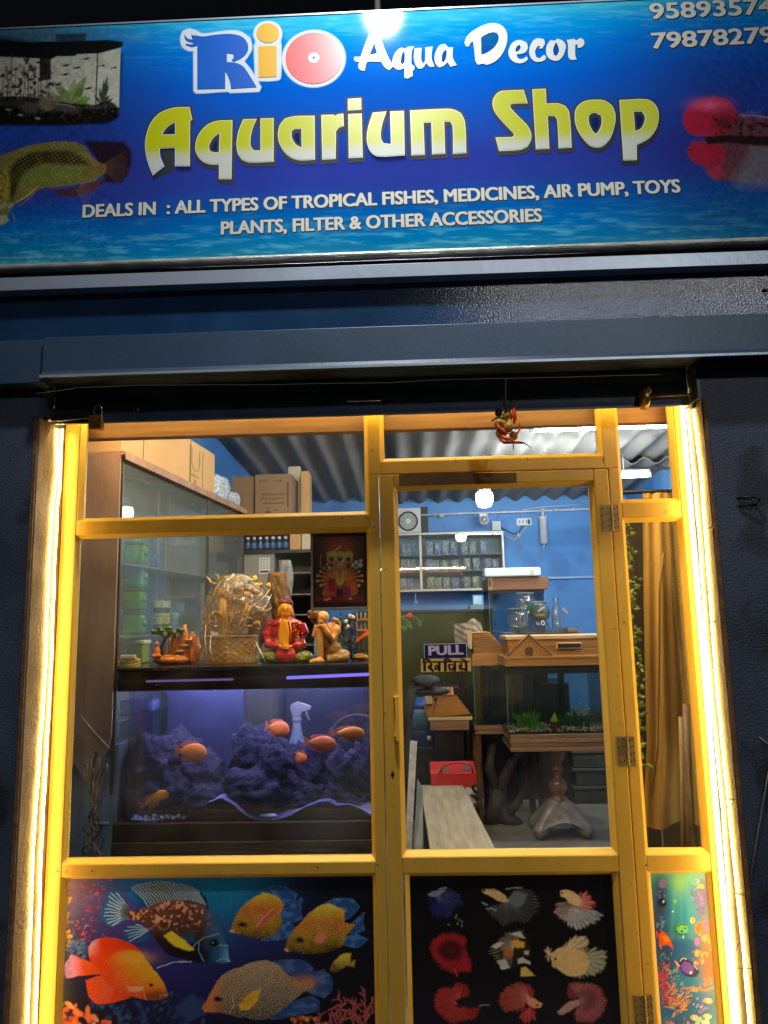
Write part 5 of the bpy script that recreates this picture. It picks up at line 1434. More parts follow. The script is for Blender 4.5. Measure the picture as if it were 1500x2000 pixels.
GRN = mat('pale green plastic', (96, 176, 116), 0.3, var=0.12, vs=12, emis=None)
GRC = mat('green plastic cap', (40, 130, 84), 0.35)
def jar_stack():
    z = 1.5
    lab = ['bottom', 'second', 'third', 'topmost']
    src = None
    for k in range(4):
        x, y = cpt(0.30, 0.075, 0)[:2]
        if src is None:
            r = thing('plastic_tub', 'pale green square plastic tub at the bottom of the stack in the cabinet', 'tub', (x, y, z), 'green tubs stacked in the cabinet')
            b = MB()
            b.obox((x, y, z+0.046), (0.088, 0.088, 0.086), 0.1)
            part('tub_body', b, GRN, r, bevel=0.016, seg=3)
            b = MB(); b.obox((x, y, z+0.095), (0.08, 0.08, 0.013), 0.1)
            part('tub_lid', b, GRC, r, bevel=0.003)
            b = MB().ell((x+0.050, y-0.01, z+0.05), (0.012, 0.012, 0.014), 10, 8)
            part('tub_spout', b, GRN, r, smooth=True)
            src = r
        else:
            copy_tree(src, (x+random.uniform(-.003, .003), y, z), random.uniform(-.08, .08), None, ('second', 'third')[k-1]+' pale green plastic tub up the stack in the cabinet' if k < 3 else 'topmost pale green plastic tub of the stack in the cabinet')
        z += 0.1025
jar_stack()
TIN = mat('yellow tin label', (206, 196, 90), 0.4, var=0.5, vs=60)
TINB = mat('tin brown band', (70, 60, 40), 0.4)
src = None
for k, (s_, zz, lb) in enumerate(((0.50, 1.5, 'lower near'), (0.56, 1.5, 'lower far'), (0.50, 1.577, 'upper near'), (0.56, 1.577, 'upper far'))):
    x, y = cpt(s_, 0.05, 0)[:2]
    if src is None:
        r = thing('food_tin', 'lower near yellow food tin of four beside the green tubs', 'tin', (x, y, zz), 'yellow food tins in the cabinet')
        part('tin_body', MB().lathe([(0.026, 0), (0.027, 0.003), (0.027, 0.068), (0.026, 0.072)], (x, y, zz), 18), TIN, r, smooth=True)
        part('tin_band', MB().lathe([(0.0273, 0.02), (0.0275, 0.021), (0.0275, 0.044), (0.0273, 0.045)], (x, y, zz), 18), TINB, r, smooth=True)
        part('tin_lid', MB().lathe([(0.028, 0.0722), (0.028, 0.0755), (0.025, 0.0765)], (x, y, zz), 18), WHITEP, r, smooth=True)
        src = r
    else:
        copy_tree(src, (x, y, zz), 0.6*k, None, lb+' yellow food tin of four beside the green tubs')
def packet(nm, c, sx, sz, col, label, rz=0.0, seed=0, mtn=None, group=None, dy=0.02):
    """A sealed plastic packet standing upright, pillow shaped."""
    mb = MB(); rnd_ = random.Random(seed)
    def fr_(u, v):
        a = (u-0.5)*sx; z = v*sz; b = dy*(1-(2*u-1)**4)*(1-(2*v-1)**6)*(0.75+0.25*math.sin(9*u+seed)*math.sin(7*v+seed*2))
        return a, b, z
    M = Matrix.Translation(c) @ Matrix.Rotation(rz, 4, 'Z')
    mb.grid(lambda u, v: tuple(M @ Vector((fr_(u, v)[0], -fr_(u, v)[1]/2, fr_(u, v)[2]))), 10, 12)
    mb.grid(lambda u, v: tuple(M @ Vector((fr_(1-u, v)[0], fr_(u, v)[1]/2+0.0008, fr_(u, v)[2]))), 10, 12)
    m_ = mat(mtn or ('packet print %d' % (hash(col) % 9999)), col[0], 0.25, var=0.3, vs=45, col2=col[1], detail=2, bump=0.2, bs=50)
    return solo(nm, mb, m_, label, 'packet', group, org=c, smooth=True)
for k, (s_, d_, zz, w_, h_, c1, c2, lb) in enumerate((
        (0.46, 0.06, 1.80, 0.06, 0.07, (40, 60, 140), (80, 110, 190), 'blue packet hanging behind the green tubs'),
        (0.72, 0.06, 1.5, 0.07, 0.10, (70, 110, 160), (150, 180, 200), 'pale blue packet on the middle cabinet shelf'),
        (1.10, 0.06, 1.5, 0.10, 0.26, (120, 84, 84), (190, 190, 180), 'tall pinkish white packet behind the second cabinet door'),
        (1.28, 0.06, 1.5, 0.08, 0.22, (70, 90, 70), (170, 180, 150), 'tall greenish packet behind the second cabinet door'),
        (1.44, 0.06, 1.5, 0.08, 0.24, (60, 80, 120), (150, 160, 120), 'tall blue and lime packet behind the second cabinet door'))):
    packet('packet', cpt(s_, d_, zz+0.002), w_, h_, (c1, c2), lb, 1.45, k, 'cabinet packet %d' % k, 'packets in the left cabinet')
nb = MB(); nb2 = MB()
s0 = 1.04
cbox(nb, s0, s0+0.14, -0.0055, -0.0015, 1.475, 1.535)
solo('notice', nb, mat('white paper label', (214, 216, 210), 0.6, var=0.12, vs=120, stretch=(1, 1, 3)), 'small white notice stuck on the glass of the cabinet door', 'notice')

def carton(s0, s1, d0, d1, h, m_, label, z=CT+0.0185, seam=True, ink=None):
    r = thing('carton', label, 'carton', cpt(s0, d0, z), 'cartons stored above the shelves')
    b = MB(); cbox(b, s0, s1, d0, d1, z, z+h)
    part('box', b, m_, r, bevel=0.003)
    if seam:
        t = MB(); sm = (s0+s1)/2; cbox(t, sm-0.004, sm+0.004, d0-0.0008, d0-0.0003, z+0.002, z+h-0.002)
        part('seam', t, mat('carton seam', (116, 84, 48), 0.8), r)
    return r, z
carton(0.005, 0.405, 0.01, 0.17, 0.28, CARD, 'tan carton nearest the window on the left cabinet')
r, z = carton(0.415, 1.13, 0.02, 0.17, 0.24, CARD, 'long tan carton with a green printed panel on the left cabinet', seam=True)
ik = MB()
for k in range(15):
    a0_ = PI*k/14-PI; 
def cface(s, z_):
    p = cpt(s, 0.0185, z_); return p
dS = 0.24
arc = [(0.60+0.055*math.cos(t), z+0.135-0.05*math.sin(t)) for t in [PI*k/14 for k in range(15)]]
lines_ = [arc, [(0.545, z+0.135), (0.545, z+0.2)], [(0.655, z+0.135), (0.655, z+0.2)], [(0.52, z+0.01), (0.52, z+0.21)], [(0.70, z+0.01), (0.70, z+0.21)],
          [(0.545, z+0.06), (0.56, z+0.05), (0.575, z+0.063), (0.59, z+0.05), (0.61, z+0.062), (0.63, z+0.05), (0.655, z+0.06)], [(0.585, z+0.035), (0.585, z+0.015)], [(0.575, z+0.035), (0.61, z+0.034)], [(0.60, z+0.032), (0.60, z+0.014)]]
for ln in lines_:
    ik.tube([cface(q[0]+dS, q[1]) for q in ln], 0.0014, 5)
part('printing', ik, GREENINK, r)
FOIL = mat('silvery shrink wrap', (120, 136, 150), 0.2, var=0.6, vs=55, bump=0.6, bs=60, col2=(214, 222, 226), detail=3)
for nm_, s0, s1, h, lb in (('a', 1.15, 1.42, 0.14, 'larger silvery shrink wrapped pack beside the long tan carton'), ('b', 1.43, 1.61, 0.085, 'smaller silvery shrink wrapped pack at the cabinet end')):
    m_ = MB(); p0 = cpt((s0+s1)/2, 0.07, CT+0.019+h/2)
    m_.ell((0, 0, 0), ((s1-s0)/2*1.05, 0.07, h/2*1.08), 22, 14, lump=0.10, seed=ord(nm_), freq=4)
    a_ = math.atan2(dirv.y, dirv.x)
    M = Matrix.Translation(p0) @ Matrix.Rotation(a_, 4, 'Z')
    m_.v = [tuple(M @ Vector((max(-(s1-s0)/2, min((s1-s0)/2, q[0]*1.15)), max(-.06, min(.06, q[1]*1.2)), max(-h/2, min(h/2, q[2]*1.15))))) for q in m_.v]
    solo('wrapped_pack', m_, FOIL, lb, 'wrapped pack', 'wrapped packs on the cabinet', org=p0, smooth=True)
rk = thing('storage_rack', 'dark storage rack behind the statues carrying cartons and bottles', 'rack', P(540, 1100, 2.3)[:2]+(FLZ,))
RY = 2.25
x0, x1, _, zt = rect(470, 1000, 612, 1030, RY)
sh1 = at(540, 1008, RY)[1]; sh2 = at(540, 1074, RY)[1]
rb = MB(); rb.box(x0, x1, RY, RY+0.4, sh1-0.02, sh1)
part('shelf', rb, DKW, rk)
rb = MB(); rb.box(x0, x1-0.002, RY, RY+0.4, sh2-0.02, sh2)
part('shelf', rb, mat('black laminate', (26, 26, 26), 0.4), rk)
q = rect(477, 1078, 536, 1140, RY+0.02)
part('white_panel', MB().box(q[0], q[1], RY+0.02, RY+0.36, FLZ+0.02, sh2-0.022), mat('greyish white panel', (150, 150, 140), 0.5, var=0.06), rk)
part('post', MB().box(x0-0.025, x0-0.003, RY, RY+0.4, FLZ, sh1+0.02), DKW, rk)
part('post', MB().box(x1+0.0, x1+0.02, RY, RY+0.4, FLZ, sh1-0.021), GREYB, rk)
for yy in (1118, 1160, 1200, 1260):
    zz = at(570, yy, RY)[1]
    part('shelf', MB().box(q[1]+0.004, x1-0.004, RY+0.01, RY+0.38, zz-0.006, zz), GREYB, rk)
part('rear_panel', MB().box(x0, x1, RY+0.401, RY+0.41, FLZ, sh1-0.022), BLACKP, rk)
def rcart(px0, py0, px1, py1, Y, d, m_, label, ink=False, rz=0.0):
    a_, b_, c_, d_ = rect(px0, py0, px1, py1, Y)
    r = thing('carton', label, 'carton', ((a_+b_)/2, Y+d/2, c_), 'cartons stored above the shelves')
    part('box', MB().box(a_, b_, Y, Y+d, c_, d_), m_, r, bevel=0.004)
    if ink:
        k = MB(); rnd_ = random.Random(2)
        W = b_-a_; Hh = d_-c_
        for j, (zf, u0, u1) in enumerate(((0.84, 0.12, 0.34), (0.84, 0.55, 0.7), (0.52, 0.2, 0.86), (0.42, 0.16, 0.8), (0.31, 0.2, 0.84), (0.20, 0.3, 0.42), (0.15, 0.5, 0.62))):
            u = u0
            while u < u1:
                e = rnd_.uniform(0.012, 0.03)
                k.box(a_+W*u, a_+W*(u+e), Y-0.0012, Y-0.0004, c_+Hh*(zf-0.022), c_+Hh*(zf+rnd_.uniform(0.0, 0.03)))
                u += e+rnd_.uniform(0.008, 0.02)
        k.box(a_+W*0.88, a_+W*0.93, Y-0.0012, Y-0.0004, c_+Hh*0.2, c_+Hh*0.8)
        part('printing', k, INK, r)
        part('label_sticker', MB().box(a_+W*0.3, a_+W*0.42, Y-0.0010, Y-0.0003, c_+Hh*0.08, c_+Hh*0.13), INK, r)
    return r
zsh = sh1
def shelf_px(px, Y):                      # pixel row of the upper shelf at depth Y
    return px_of(at(px, 1008, Y)[0], Y, sh1+0.001)[1]
rcart(452, 931, 496, shelf_px(475, RY+0.05), RY+0.05, 0.28, CARD2, 'plain brown carton beside the printed carton on the rack')
rcart(498, 926, 569, shelf_px(530, RY+0.01), RY+0.01, 0.3, CARD2, 'brown carton with dark printed lines on the rack', ink=True)
rcart(563, 911, 586, shelf_px(575, RY+0.33), RY+0.33, 0.06, CARDW, 'tall whitish carton standing behind the printed brown carton')
rcart(588, 920, 603, shelf_px(596, RY+0.2), RY+0.2, 0.16, CARD, 'narrow tan carton at the right end of the rack')
z2 = px_of(at(590, 1074, RY+0.03)[0], RY+0.03, sh2+0.001)[1]
rcart(566, 1024, 587, z2, RY+0.03, 0.2, CARD, 'tan carton on the lower rack shelf beside the bottles')
rcart(589, 1024, 606, z2, RY+0.03, 0.2, CARDW, 'whitish carton at the end of the lower rack shelf')
BOT = mat('navy bottle plastic', (26, 44, 78), 0.25, var=0.2, vs=40)
src = None
names = ['first', 'second', 'third', 'fourth', 'fifth', 'sixth', 'seventh']
for k in range(7):
    x = at(484+12.3*k, 1072, RY+0.05)[0]; y = RY+0.05
    if src is None:
        r = thing('medicine_bottle', 'first from the left of the dark blue bottles on the rack', 'bottle', (x, y, sh2), 'dark blue bottles on the rack')
        part('bottle_body', MB().lathe([(0.017, 0.001), (0.019, 0.004), (0.019, 0.06), (0.014, 0.072), (0.009, 0.076)], (x, y, sh2), 14), BOT, r, smooth=True)
        part('bottle_cap', MB().lathe([(0.011, 0.0765), (0.011, 0.092), (0.009, 0.094)], (x, y, sh2), 12), WHITEP, r, smooth=True)
        part('bottle_label', MB().lathe([(0.0193, 0.018), (0.0195, 0.019), (0.0195, 0.05), (0.0193, 0.051)], (x, y, sh2), 14), mat('blue bottle label', (60, 100, 150), 0.4, var=0.6, vs=90), r, smooth=True)
        src = r
    else:
        copy_tree(src, (x, y, sh2), k*0.7, None, names[k]+' from the left of the dark blue bottles on the rack')
q = rect(506, 1089, 527, 1121, RY+0.018)
nt_ = thing('notice', 'white price notice with rows of figures stuck on the pale panel', 'notice', (q[0], RY+0.018, q[2]))
part('sheet', MB().box(q[0], q[1], RY+0.0175, RY+0.0195, q[2], q[3]), mat('white paper', (222, 222, 214), 0.7, var=0.03), nt_)
k = MB(); rnd_ = random.Random(6)
for j in range(6):
    zf = 0.9-0.11*j
    for c_ in range(3):
        k.box(q[0]+(q[1]-q[0])*(0.12+0.28*c_), q[0]+(q[1]-q[0])*(0.12+0.28*c_+rnd_.uniform(0.12, 0.22)), RY+0.0165, RY+0.0172, q[2]+(q[3]-q[2])*(zf-0.03), q[2]+(q[3]-q[2])*zf)
k.box(q[0]+(q[1]-q[0])*0.1, q[0]+(q[1]-q[0])*0.92, RY+0.0165, RY+0.0172, q[2]+(q[3]-q[2])*0.08, q[2]+(q[3]-q[2])*0.2)
part('figures', k, INK, nt_)
bg_ = MB(); c0 = P(556, 1100, RY-0.04); s_ = pxs(RY-0.04)
def bagf(u, v):
    wv = 13*s_*(0.75+0.35*math.sin(v*2.2+0.4))
    return (c0[0]+(u-0.5)*2*wv+0.01*math.sin(v*5), RY-0.045-0.02*math.sin(PI*u)*(0.6+0.4*math.sin(v*9+u*7)), c0[2]+0.02-v*95*s_)
bg_.grid(bagf, 10, 24)
bg_.grid(lambda u, v: (bagf(1-u, v)[0], RY-0.030, bagf(1-u, v)[2]), 10, 24)
solo('plastic_bag', bg_, mat('cloudy plastic bag', (150, 150, 144), 0.3, var=0.35, vs=26, bump=0.5, bs=30), 'crumpled cloudy plastic bag hanging at the front of the rack', 'bag', smooth=True, org=c0)

TY0, TY1 = 0.35, 0.80
tx0 = at(233, 1450, TY0)[0]; tx1 = at(741, 1450, TY0)[0]
zt = at(480, 1306, TY0)[1]; zb = at(480, 1640, TY0)[1]; zw = at(480, 1346, TY0)[1]; zs = at(480, 1604, TY0)[1]
tk = thing('aquarium', 'large violet lit aquarium on a dark stand behind the left window', 'aquarium', ((tx0+tx1)/2, (TY0+TY1)/2, zb))
HOODM = mat('dark glossy hood', (40, 31, 32), 0.22, var=0.2, vs=5, coat=0.3, bump=0.02, bs=30)
hb_ = MB()
hb_.box(tx0-0.01, tx1+0.01, TY0-0.012, TY0+0.004, zw, zt)
hb_.box(tx0-0.01, tx1+0.01, TY1-0.02, TY1, zw, zt)
hb_.box(tx0-0.01, tx0+0.01, TY0+0.0042, TY1-0.0202, zw, zt)
hb_.box(tx1-0.01, tx1+0.01, TY0+0.0042, TY1-0.0202, zw, zt)
hb_.box(tx0-0.015, tx1+0.015, TY0-0.018, TY1+0.005, zt+0.0005, zt+0.012)
part('hood', hb_, HOODM, tk, bevel=0.003)
part('hood_moulding', MB().box(tx0-0.01, tx1+0.01, TY0-0.019, TY0-0.0125, zw+0.022, zw+0.045), HOODM, tk, bevel=0.003)
bs_ = MB(); bs_.box(tx0-0.012, tx1+0.012, TY0-0.014, TY1, zb, zs)
part('base_rim', bs_, DKW, tk, bevel=0.004)
GL = 0.006
gx0 = at(250, 1450, TY0)[0]
gm = MB()
gm.box(gx0, tx1-0.004, TY0, TY0+GL, zs+0.0005, zw-0.0005)
part('front_glass', gm, glassy('aquarium glass', (0.90, 0.92, 0.97), 0.02, 0.01, haze=0.02, hcol=(150, 156, 200)), tk)
gm = MB(); gm.box(gx0, gx0+GL, TY0+GL+0.0005, TY1-0.03, zs+0.0005, zw-0.0005)
part('side_glass', gm, THIN, tk)
gm = MB(); gm.box(gx0, tx1-0.004, TY1-0.029, TY1-0.024, zs+0.0005, zw-0.0005)
part('back_glass', gm, glassy('hazy back glass', (0.72, 0.76, 0.90), 0.04, 0.05, haze=0.07, hcol=(120, 128, 160)), tk)
fx0, fx1 = at(300, 1450, TY1-0.03)[0], at(475, 1450, TY1-0.03)[0]
fm = MB(); fm.grid(lambda u, v: (gx0+0.012+(fx1-gx0-0.012)*u, TY1-0.031, zs+0.02+(zw-zs-0.03)*v), 20, 14)
part('lit_haze_film', fm, mat('blue lit haze', (44, 50, 84), 0.6, var=0.35, vs=7, bump=0.15, bs=30), tk)  # blue of the tank light on the hazy back pane, put into the colour
VIO = (0.60, 0.58, 1.0)
lt = MB(); lt.tube([(gx0+0.05, TY0+0.03, zw+0.018), (tx1-0.05, TY0+0.03, zw+0.018)], 0.009, 10)
lt.tube([(gx0+0.05, TY0+0.27, zw+0.018), (tx1-0.05, TY0+0.27, zw+0.018)], 0.009, 10)  # rear tube added to brighten the back film and rock tops
part('tube_and_reflection', lt, emit('violet tube', VIO, 44.0), tk)
part('tube_and_reflection', MB().tube([(at(560, 1322, TY0-0.03)[0], TY0-0.028, at(560, 1324, TY0-0.03)[1]), (tx1-0.03, TY0-0.028, at(560, 1320, TY0-0.03)[1])], 0.006, 8), emit('violet reflection glow', (0.22, 0.16, 0.8), 0.9), tk, smooth=True)  # reflection of the lamp on the hood front, drawn as a glowing tube
part('tube_and_reflection', MB().tube([(at(285, 1331, TY0-0.03)[0], TY0-0.026, at(285, 1331, TY0-0.03)[1]), (at(455, 1327, TY0-0.03)[0], TY0-0.026, at(455, 1327, TY0-0.03)[1])], 0.004, 8), emit('dim violet reflection glow', (0.28, 0.16, 0.5), 0.35), tk, smooth=True)  # fainter reflection line on the hood front, also a glowing tube
FIL = mat('black filter plastic', (36, 40, 56), 0.4)
for a_, b_ in ((231, 259), (264, 295)):
    q = rect(a_, 1392, b_, 1600, TY0+0.24)
    fb = part('filter_box', MB().box(q[0], q[1], TY0+0.24, TY0+0.32, zs+0.035, q[3]), FIL, tk, bevel=0.006)
    part('filter_lid', MB().box(q[0]-0.003, q[1]+0.003, TY0+0.236, TY0+0.323, q[3]+0.0005, q[3]+0.052), mat('blue filter lid', (84, 98, 140), 0.35), fb, bevel=0.012, seg=3)
wave = [(255, 1603), (300, 1607), (350, 1611), (380, 1591), (405, 1570), (432, 1560), (455, 1573), (480, 1595), (500, 1603), (525, 1604), (548, 1601), (575, 1590), (595, 1579), (625, 1568), (642, 1567), (658, 1576), (680, 1573), (700, 1580), (722, 1592), (741, 1599)]
wz = [at(x, y, TY0+0.012) for x, y in wave]
wt = MB(); wt.prism([(tx1-0.006, zs+0.001), (gx0+0.008, zs+0.001)]+[(max(gx0+0.008, min(tx1-0.006, a)), max(b, zs+0.0015)) for a, b in wz], TY0+0.008, TY0+0.012)
part('wave_trim', wt, BLACKP, tk)
def wzat(x):
    xs_ = [p[0] for p in wz]; return float(np.interp(x, xs_, [p[1] for p in wz]))
sd = MB()
sd.grid(lambda u, v: (gx0+0.01+(tx1-0.016-gx0)*u, TY0+0.0125+(TY1-TY0-0.05)*v, wzat(gx0+0.01+(tx1-0.016-gx0)*u)+0.004+(0.03*v if v > 0 else 0)+0.004*math.sin(u*90+v*9)*v), 120, 10)
part('sand', sd, mat('pale blue sand', (110, 116, 170), 0.9, var=0.2, vs=90, bump=0.4, bs=200), tk, smooth=True)
ROCK = mat('porous dark rock', (44, 42, 68), 0.9, var=0.5, vs=26, bump=0.9, bs=60)
rocks = [(300, 1490, 40, 48, 0.13, 'upper left pitted rock ledge in the aquarium'), (345, 1470, 44, 36, 0.20, 'rock behind the largest orange fish'), (285, 1550, 34, 30, 0.12, 'small rock at the left end of the aquarium floor'), (335, 1545, 52, 40, 0.13, 'low broad rock under the left rock ledge'),
         (392, 1510, 40, 44, 0.17, 'rough rock right of the big orange fish'), (400, 1560, 46, 34, 0.10, 'rock behind the left wave crest'), (492, 1475, 36, 52, 0.20, 'tall blocky rock left of the spray bottle'), (545, 1490, 36, 38, 0.14, 'knobbly rock below the spray bottle'),
         (500, 1545, 58, 42, 0.11, 'arched rock over a dark cave'), (570, 1540, 36, 46, 0.13, 'rock right of the dark cave'), (620, 1510, 42, 60, 0.20, 'dark tall rock under the pink fish'), (605, 1560, 40, 30, 0.10, 'small rock on the right wave crest'),
         (678, 1515, 36, 44, 0.12, 'blue topped rock at the right of the aquarium'), (665, 1560, 44, 26, 0.10, 'low rock at the right corner of the sand'), (712, 1530, 26, 70, 0.16, 'tall rock at the right edge of the aquarium')]
for k, (x, y, rx, rz_, dd, lb) in enumerate(rocks):
    Yr = TY0+dd+0.02; s_ = pxs(Yr); c = P(x, y, Yr)
    mb = MB(); mb.ell((0, 0, 0), (rx*s_*1.14, min(0.11, rx*s_), rz_*s_*1.05), 44, 30, lump=0.15, seed=k+3, freq=3.6)
    rn = random.Random(k)
    ph = [rn.uniform(0, 6) for _ in range(6)]
    def rough(v):
        q_ = Vector(v); n_ = q_.normalized()
        d = 0.006*math.sin(q_.x*95+ph[0])*math.sin(q_.z*88+ph[1])+0.005*math.sin(q_.x*170+q_.z*120+ph[2])*math.sin(q_.y*150+ph[3])+0.004*math.sin(q_.z*260+ph[4])*math.sin(q_.x*240+ph[5])
        return q_+n_*d
    mb.v = [tuple(rough(v)+Vector(c)) for v in mb.v]
    solo('rock', mb, ROCK, lb, 'rock', 'pitted rocks in the aquarium', org=c, smooth=True)
FISHO = mat('orange fish skin', (255, 140, 40), 0.35, var=0.14, vs=30)
FISHP = mat('pink orange fish skin', (255, 128, 58), 0.35, var=0.14, vs=30)
FINM = glassy('fish fin', (0.95, 0.85, 0.78), 0.05, 0.2, haze=0.55, hcol=(240, 150, 110))
def fish(px, py, L, Hh, Y, tilt, label, m_=FISHO, flip=False, tailk=1.0):
    s_ = pxs(Y); c = Vector(P(px, py, Y)); L *= s_; Hh *= s_
    r = thing('cichlid_fish', label, 'fish', c, 'orange fish in the aquarium')
    M = Matrix.Translation(c) @ Matrix.Rotation(tilt, 4, 'Y')
    prof = [(-0.40, 0.11), (-0.32, 0.17), (-0.18, 0.36), (0.0, 0.48), (0.16, 0.50), (0.30, 0.42), (0.40, 0.30), (0.47, 0.16), (0.50, 0.05)]
    mb = MB(); n_ = 14; vs = []; fs = []
    for x, h in prof:
        for k in range(n_):
            th = 2*PI*k/n_
            vs.append(M @ Vector((x*L, math.cos(th)*h*Hh*0.42, math.sin(th)*h*Hh+(0.02*Hh if x > 0.3 else 0)-(0.04*Hh if x > 0.42 else 0))))
    for i in range(len(prof)-1):
        for k in range(n_):
            fs.append((i*n_+k, (i+1)*n_+k, (i+1)*n_+(k+1) % n_, i*n_+(k+1) % n_))
    fs.append(tuple(range(n_))); fs.append(tuple((len(prof)-1)*n_+k for k in range(n_-1, -1, -1)))
    mb.add(vs, fs)
    part('fish_body', mb, m_, r, smooth=True)
    def finp(pts, nm, th=0.0008):
        b = MB(); q = [M @ Vector((x*L, 0, z*Hh)) for x, z in pts]
        b.add([tuple(p+Vector((0, -th, 0))) for p in q]+[tuple(p+Vector((0, th, 0))) for p in q], [tuple(range(len(q))), tuple(range(2*len(q)-1, len(q)-1, -1))])
        part(nm, b, FINM, r)
    k = tailk
    finp([(-0.37, 0.08), (-0.5*k, 0.30), (-0.60*k, 0.34), (-0.56*k, 0.0), (-0.60*k, -0.30), (-0.5*k, -0.26), (-0.37, -0.08)], 'tail_fin')
    finp([(-0.30, 0.17), (-0.42, 0.34), (-0.30, 0.50), (-0.02, 0.58), (0.16, 0.56), (0.16, 0.49), (-0.02, 0.46), (-0.18, 0.34)], 'dorsal_fin')
    finp([(-0.28, -0.18), (-0.36, -0.40), (-0.16, -0.52), (0.0, -0.50), (0.0, -0.46), (-0.18, -0.34)], 'anal_fin')
    b = MB(); e = M @ Vector((0.37*L, -0.115*Hh, 0.08*Hh)); b.ell(e, 0.038*Hh+0.0007, 8, 6)
    part('eye', b, BLACKP, r, smooth=True)
fish(375, 1469, 58, 35, TY0+0.06, 0.10, 'large orange fish in front of the left rocks')
fish(304, 1561, 56, 26, TY0+0.05, -0.42, 'amber fish swimming upwards at the lower left of the tank', mat('amber fish skin', (240, 150, 36), 0.35, var=0.14, vs=30))
fish(543, 1423, 44, 31, TY0+0.12, 0.18, 'blunt orange fish left of the spray bottle', FISHP)
fish(628, 1452, 58, 30, TY0+0.05, 0.10, 'pink orange fish right of the spray bottle', FISHP)
fish(683, 1432, 58, 25, TY0+0.05, 0.02, 'small amber fish with long pale fins near the right edge', mat('amber fish skin', (240, 150, 36), 0.35, var=0.14, vs=30), tailk=1.12)
fish(587, 1480, 26, 22, TY0+0.10, 1.0, 'little pink fish peeking from the rocks under the spray bottle', FISHP)
sh_ = MB(); c = P(524, 1593, TY0+0.03); sh_.ell(c, (0.036, 0.012, 0.008), 14, 8, lump=0.08, seed=2)
solo('shell', sh_, mat('pale shell', (170, 176, 214), 0.4, var=0.3, vs=60), 'pale shell lying in the dip of the black wave', 'shell', smooth=True, org=c)
pb = MB(); rn = random.Random(8)
for k in range(46):
    c = P(rn.uniform(262, 365), rn.uniform(1594, 1602), TY0+0.02+rn.uniform(0, 0.05)); pb.ell(c, rn.uniform(0.004, 0.010), 7, 5, lump=0.1, seed=k)
solo('pebbles', pb, mat('wet pebbles', (130, 130, 140), 0.3, var=0.4, vs=40), 'pale wet pebbles in the left front corner of the aquarium', 'pebbles', smooth=True)['kind'] = 'stuff'
stn = thing('aquarium_stand', 'dark wooden stand with a grey stone slab carrying the large aquarium', 'stand', ((tx0+tx1)/2, 0.55, FLZ))
part('beam', MB().box(tx0-0.012, tx1+0.012, TY0-0.02, TY1, zb-0.045, zb-0.0005), mat('worn dark beam', (56, 42, 30), 0.5, var=0.5, vs=18, stretch=(0.3, 1, 3), bump=0.3, bs=40), stn, bevel=0.003)
part('slab', MB().box(tx0+0.03, tx1+0.012, TY0+0.01, TY1-0.02, FLZ, zb-0.046), mat('grey granite', (160, 158, 150), 0.7, var=0.4, vs=70, bump=0.2, bs=80), stn)
SBY = 1.05
s_ = pxs(SBY); c = P(580, 1500, SBY)
zsb = at(580, 1520, SBY)[1]
cr = thing('crate', 'black plastic crate standing behind the aquarium under the spray bottle', 'crate', (c[0], SBY, FLZ))
part('crate_body', MB().box(c[0]-0.16, c[0]+0.2, SBY-0.12, SBY+0.16, FLZ, zsb-0.03), BLACKP, cr, bevel=0.006)
part('crate_rim', MB().box(c[0]-0.165, c[0]+0.205, SBY-0.125, SBY+0.165, zsb-0.029, zsb-0.001), BLACKP, cr, bevel=0.004)
sb = thing('spray_bottle', 'white trigger spray bottle standing behind the aquarium', 'spray bottle', (c[0], SBY, zsb))
WB = mat('milky bottle plastic', (240, 244, 226), 0.4, var=0.05)
part('bottle_body', MB().lathe([(20*s_, 0), (21*s_, 2*s_), (21*s_, 40*s_), (19*s_, 56*s_), (12*s_, 76*s_), (8*s_, 92*s_), (7.5*s_, 102*s_)], (c[0], SBY, zsb), 24), WB, sb, smooth=True)
part('collar', MB().lathe([(9*s_, 102.5*s_), (9*s_, 110*s_), (7*s_, 111*s_)], (c[0], SBY, zsb), 18), WB, sb, smooth=True)
ph_ = MB(); cxp = c[0]
hp = [(-12, 128), (-10, 136), (0, 140), (12, 137), (26, 132), (27, 126), (18, 124), (10, 121), (6, 111), (-6, 111), (-9, 120)]
ph_.prism([(cxp+x*s_, zsb+z_*s_) for x, z_ in hp], SBY-8*s_, SBY+8*s_)
part('spray_head', ph_, WB, sb, bevel=0.004)
part('trigger', MB().tube([(cxp+17*s_, SBY, zsb+125*s_), (cxp+20*s_, SBY, zsb+114*s_), (cxp+24*s_, SBY, zsb+105*s_)], [0.006, 0.005, 0.004], 8), WB, sb, smooth=True)
fy = 1.0; c = P(698, 1436, fy); R_ = 58*pxs(fy)
fan = thing('carved_disc', 'carved round wooden fan leaning behind the right end of the aquarium', 'carving', (c[0], fy, c[2]-0.12))
fb_ = MB(); n_ = 22
ring = [(c[0]+R_*math.cos(PI-PI*k/n_), c[2]-0.05+R_*math.sin(PI-PI*k/n_)) for k in range(n_+1)]
fb_.prism(ring, fy, fy+0.012)
part('disc', fb_, mat('carved grey wood', (120, 106, 82), 0.7, var=0.5, vs=40, bump=0.8, bs=70), fan)
rbs = MB()
for k in range(1, 12):
    a_ = PI*k/12; rbs.tube([(c[0]+0.02*math.cos(a_), fy-0.002, c[2]-0.05+0.02*math.sin(a_)), (c[0]+R_*0.95*math.cos(a_), fy-0.002, c[2]-0.05+R_*0.95*math.sin(a_))], 0.0025, 6)
part('carving', rbs, DKW, fan)
part('disc_rim', MB().tube([(x, fy-0.001, z_) for x, z_ in ring], 0.006, 8), mat('pale carved rim', (150, 140, 112), 0.7, var=0.2), fan, smooth=True)
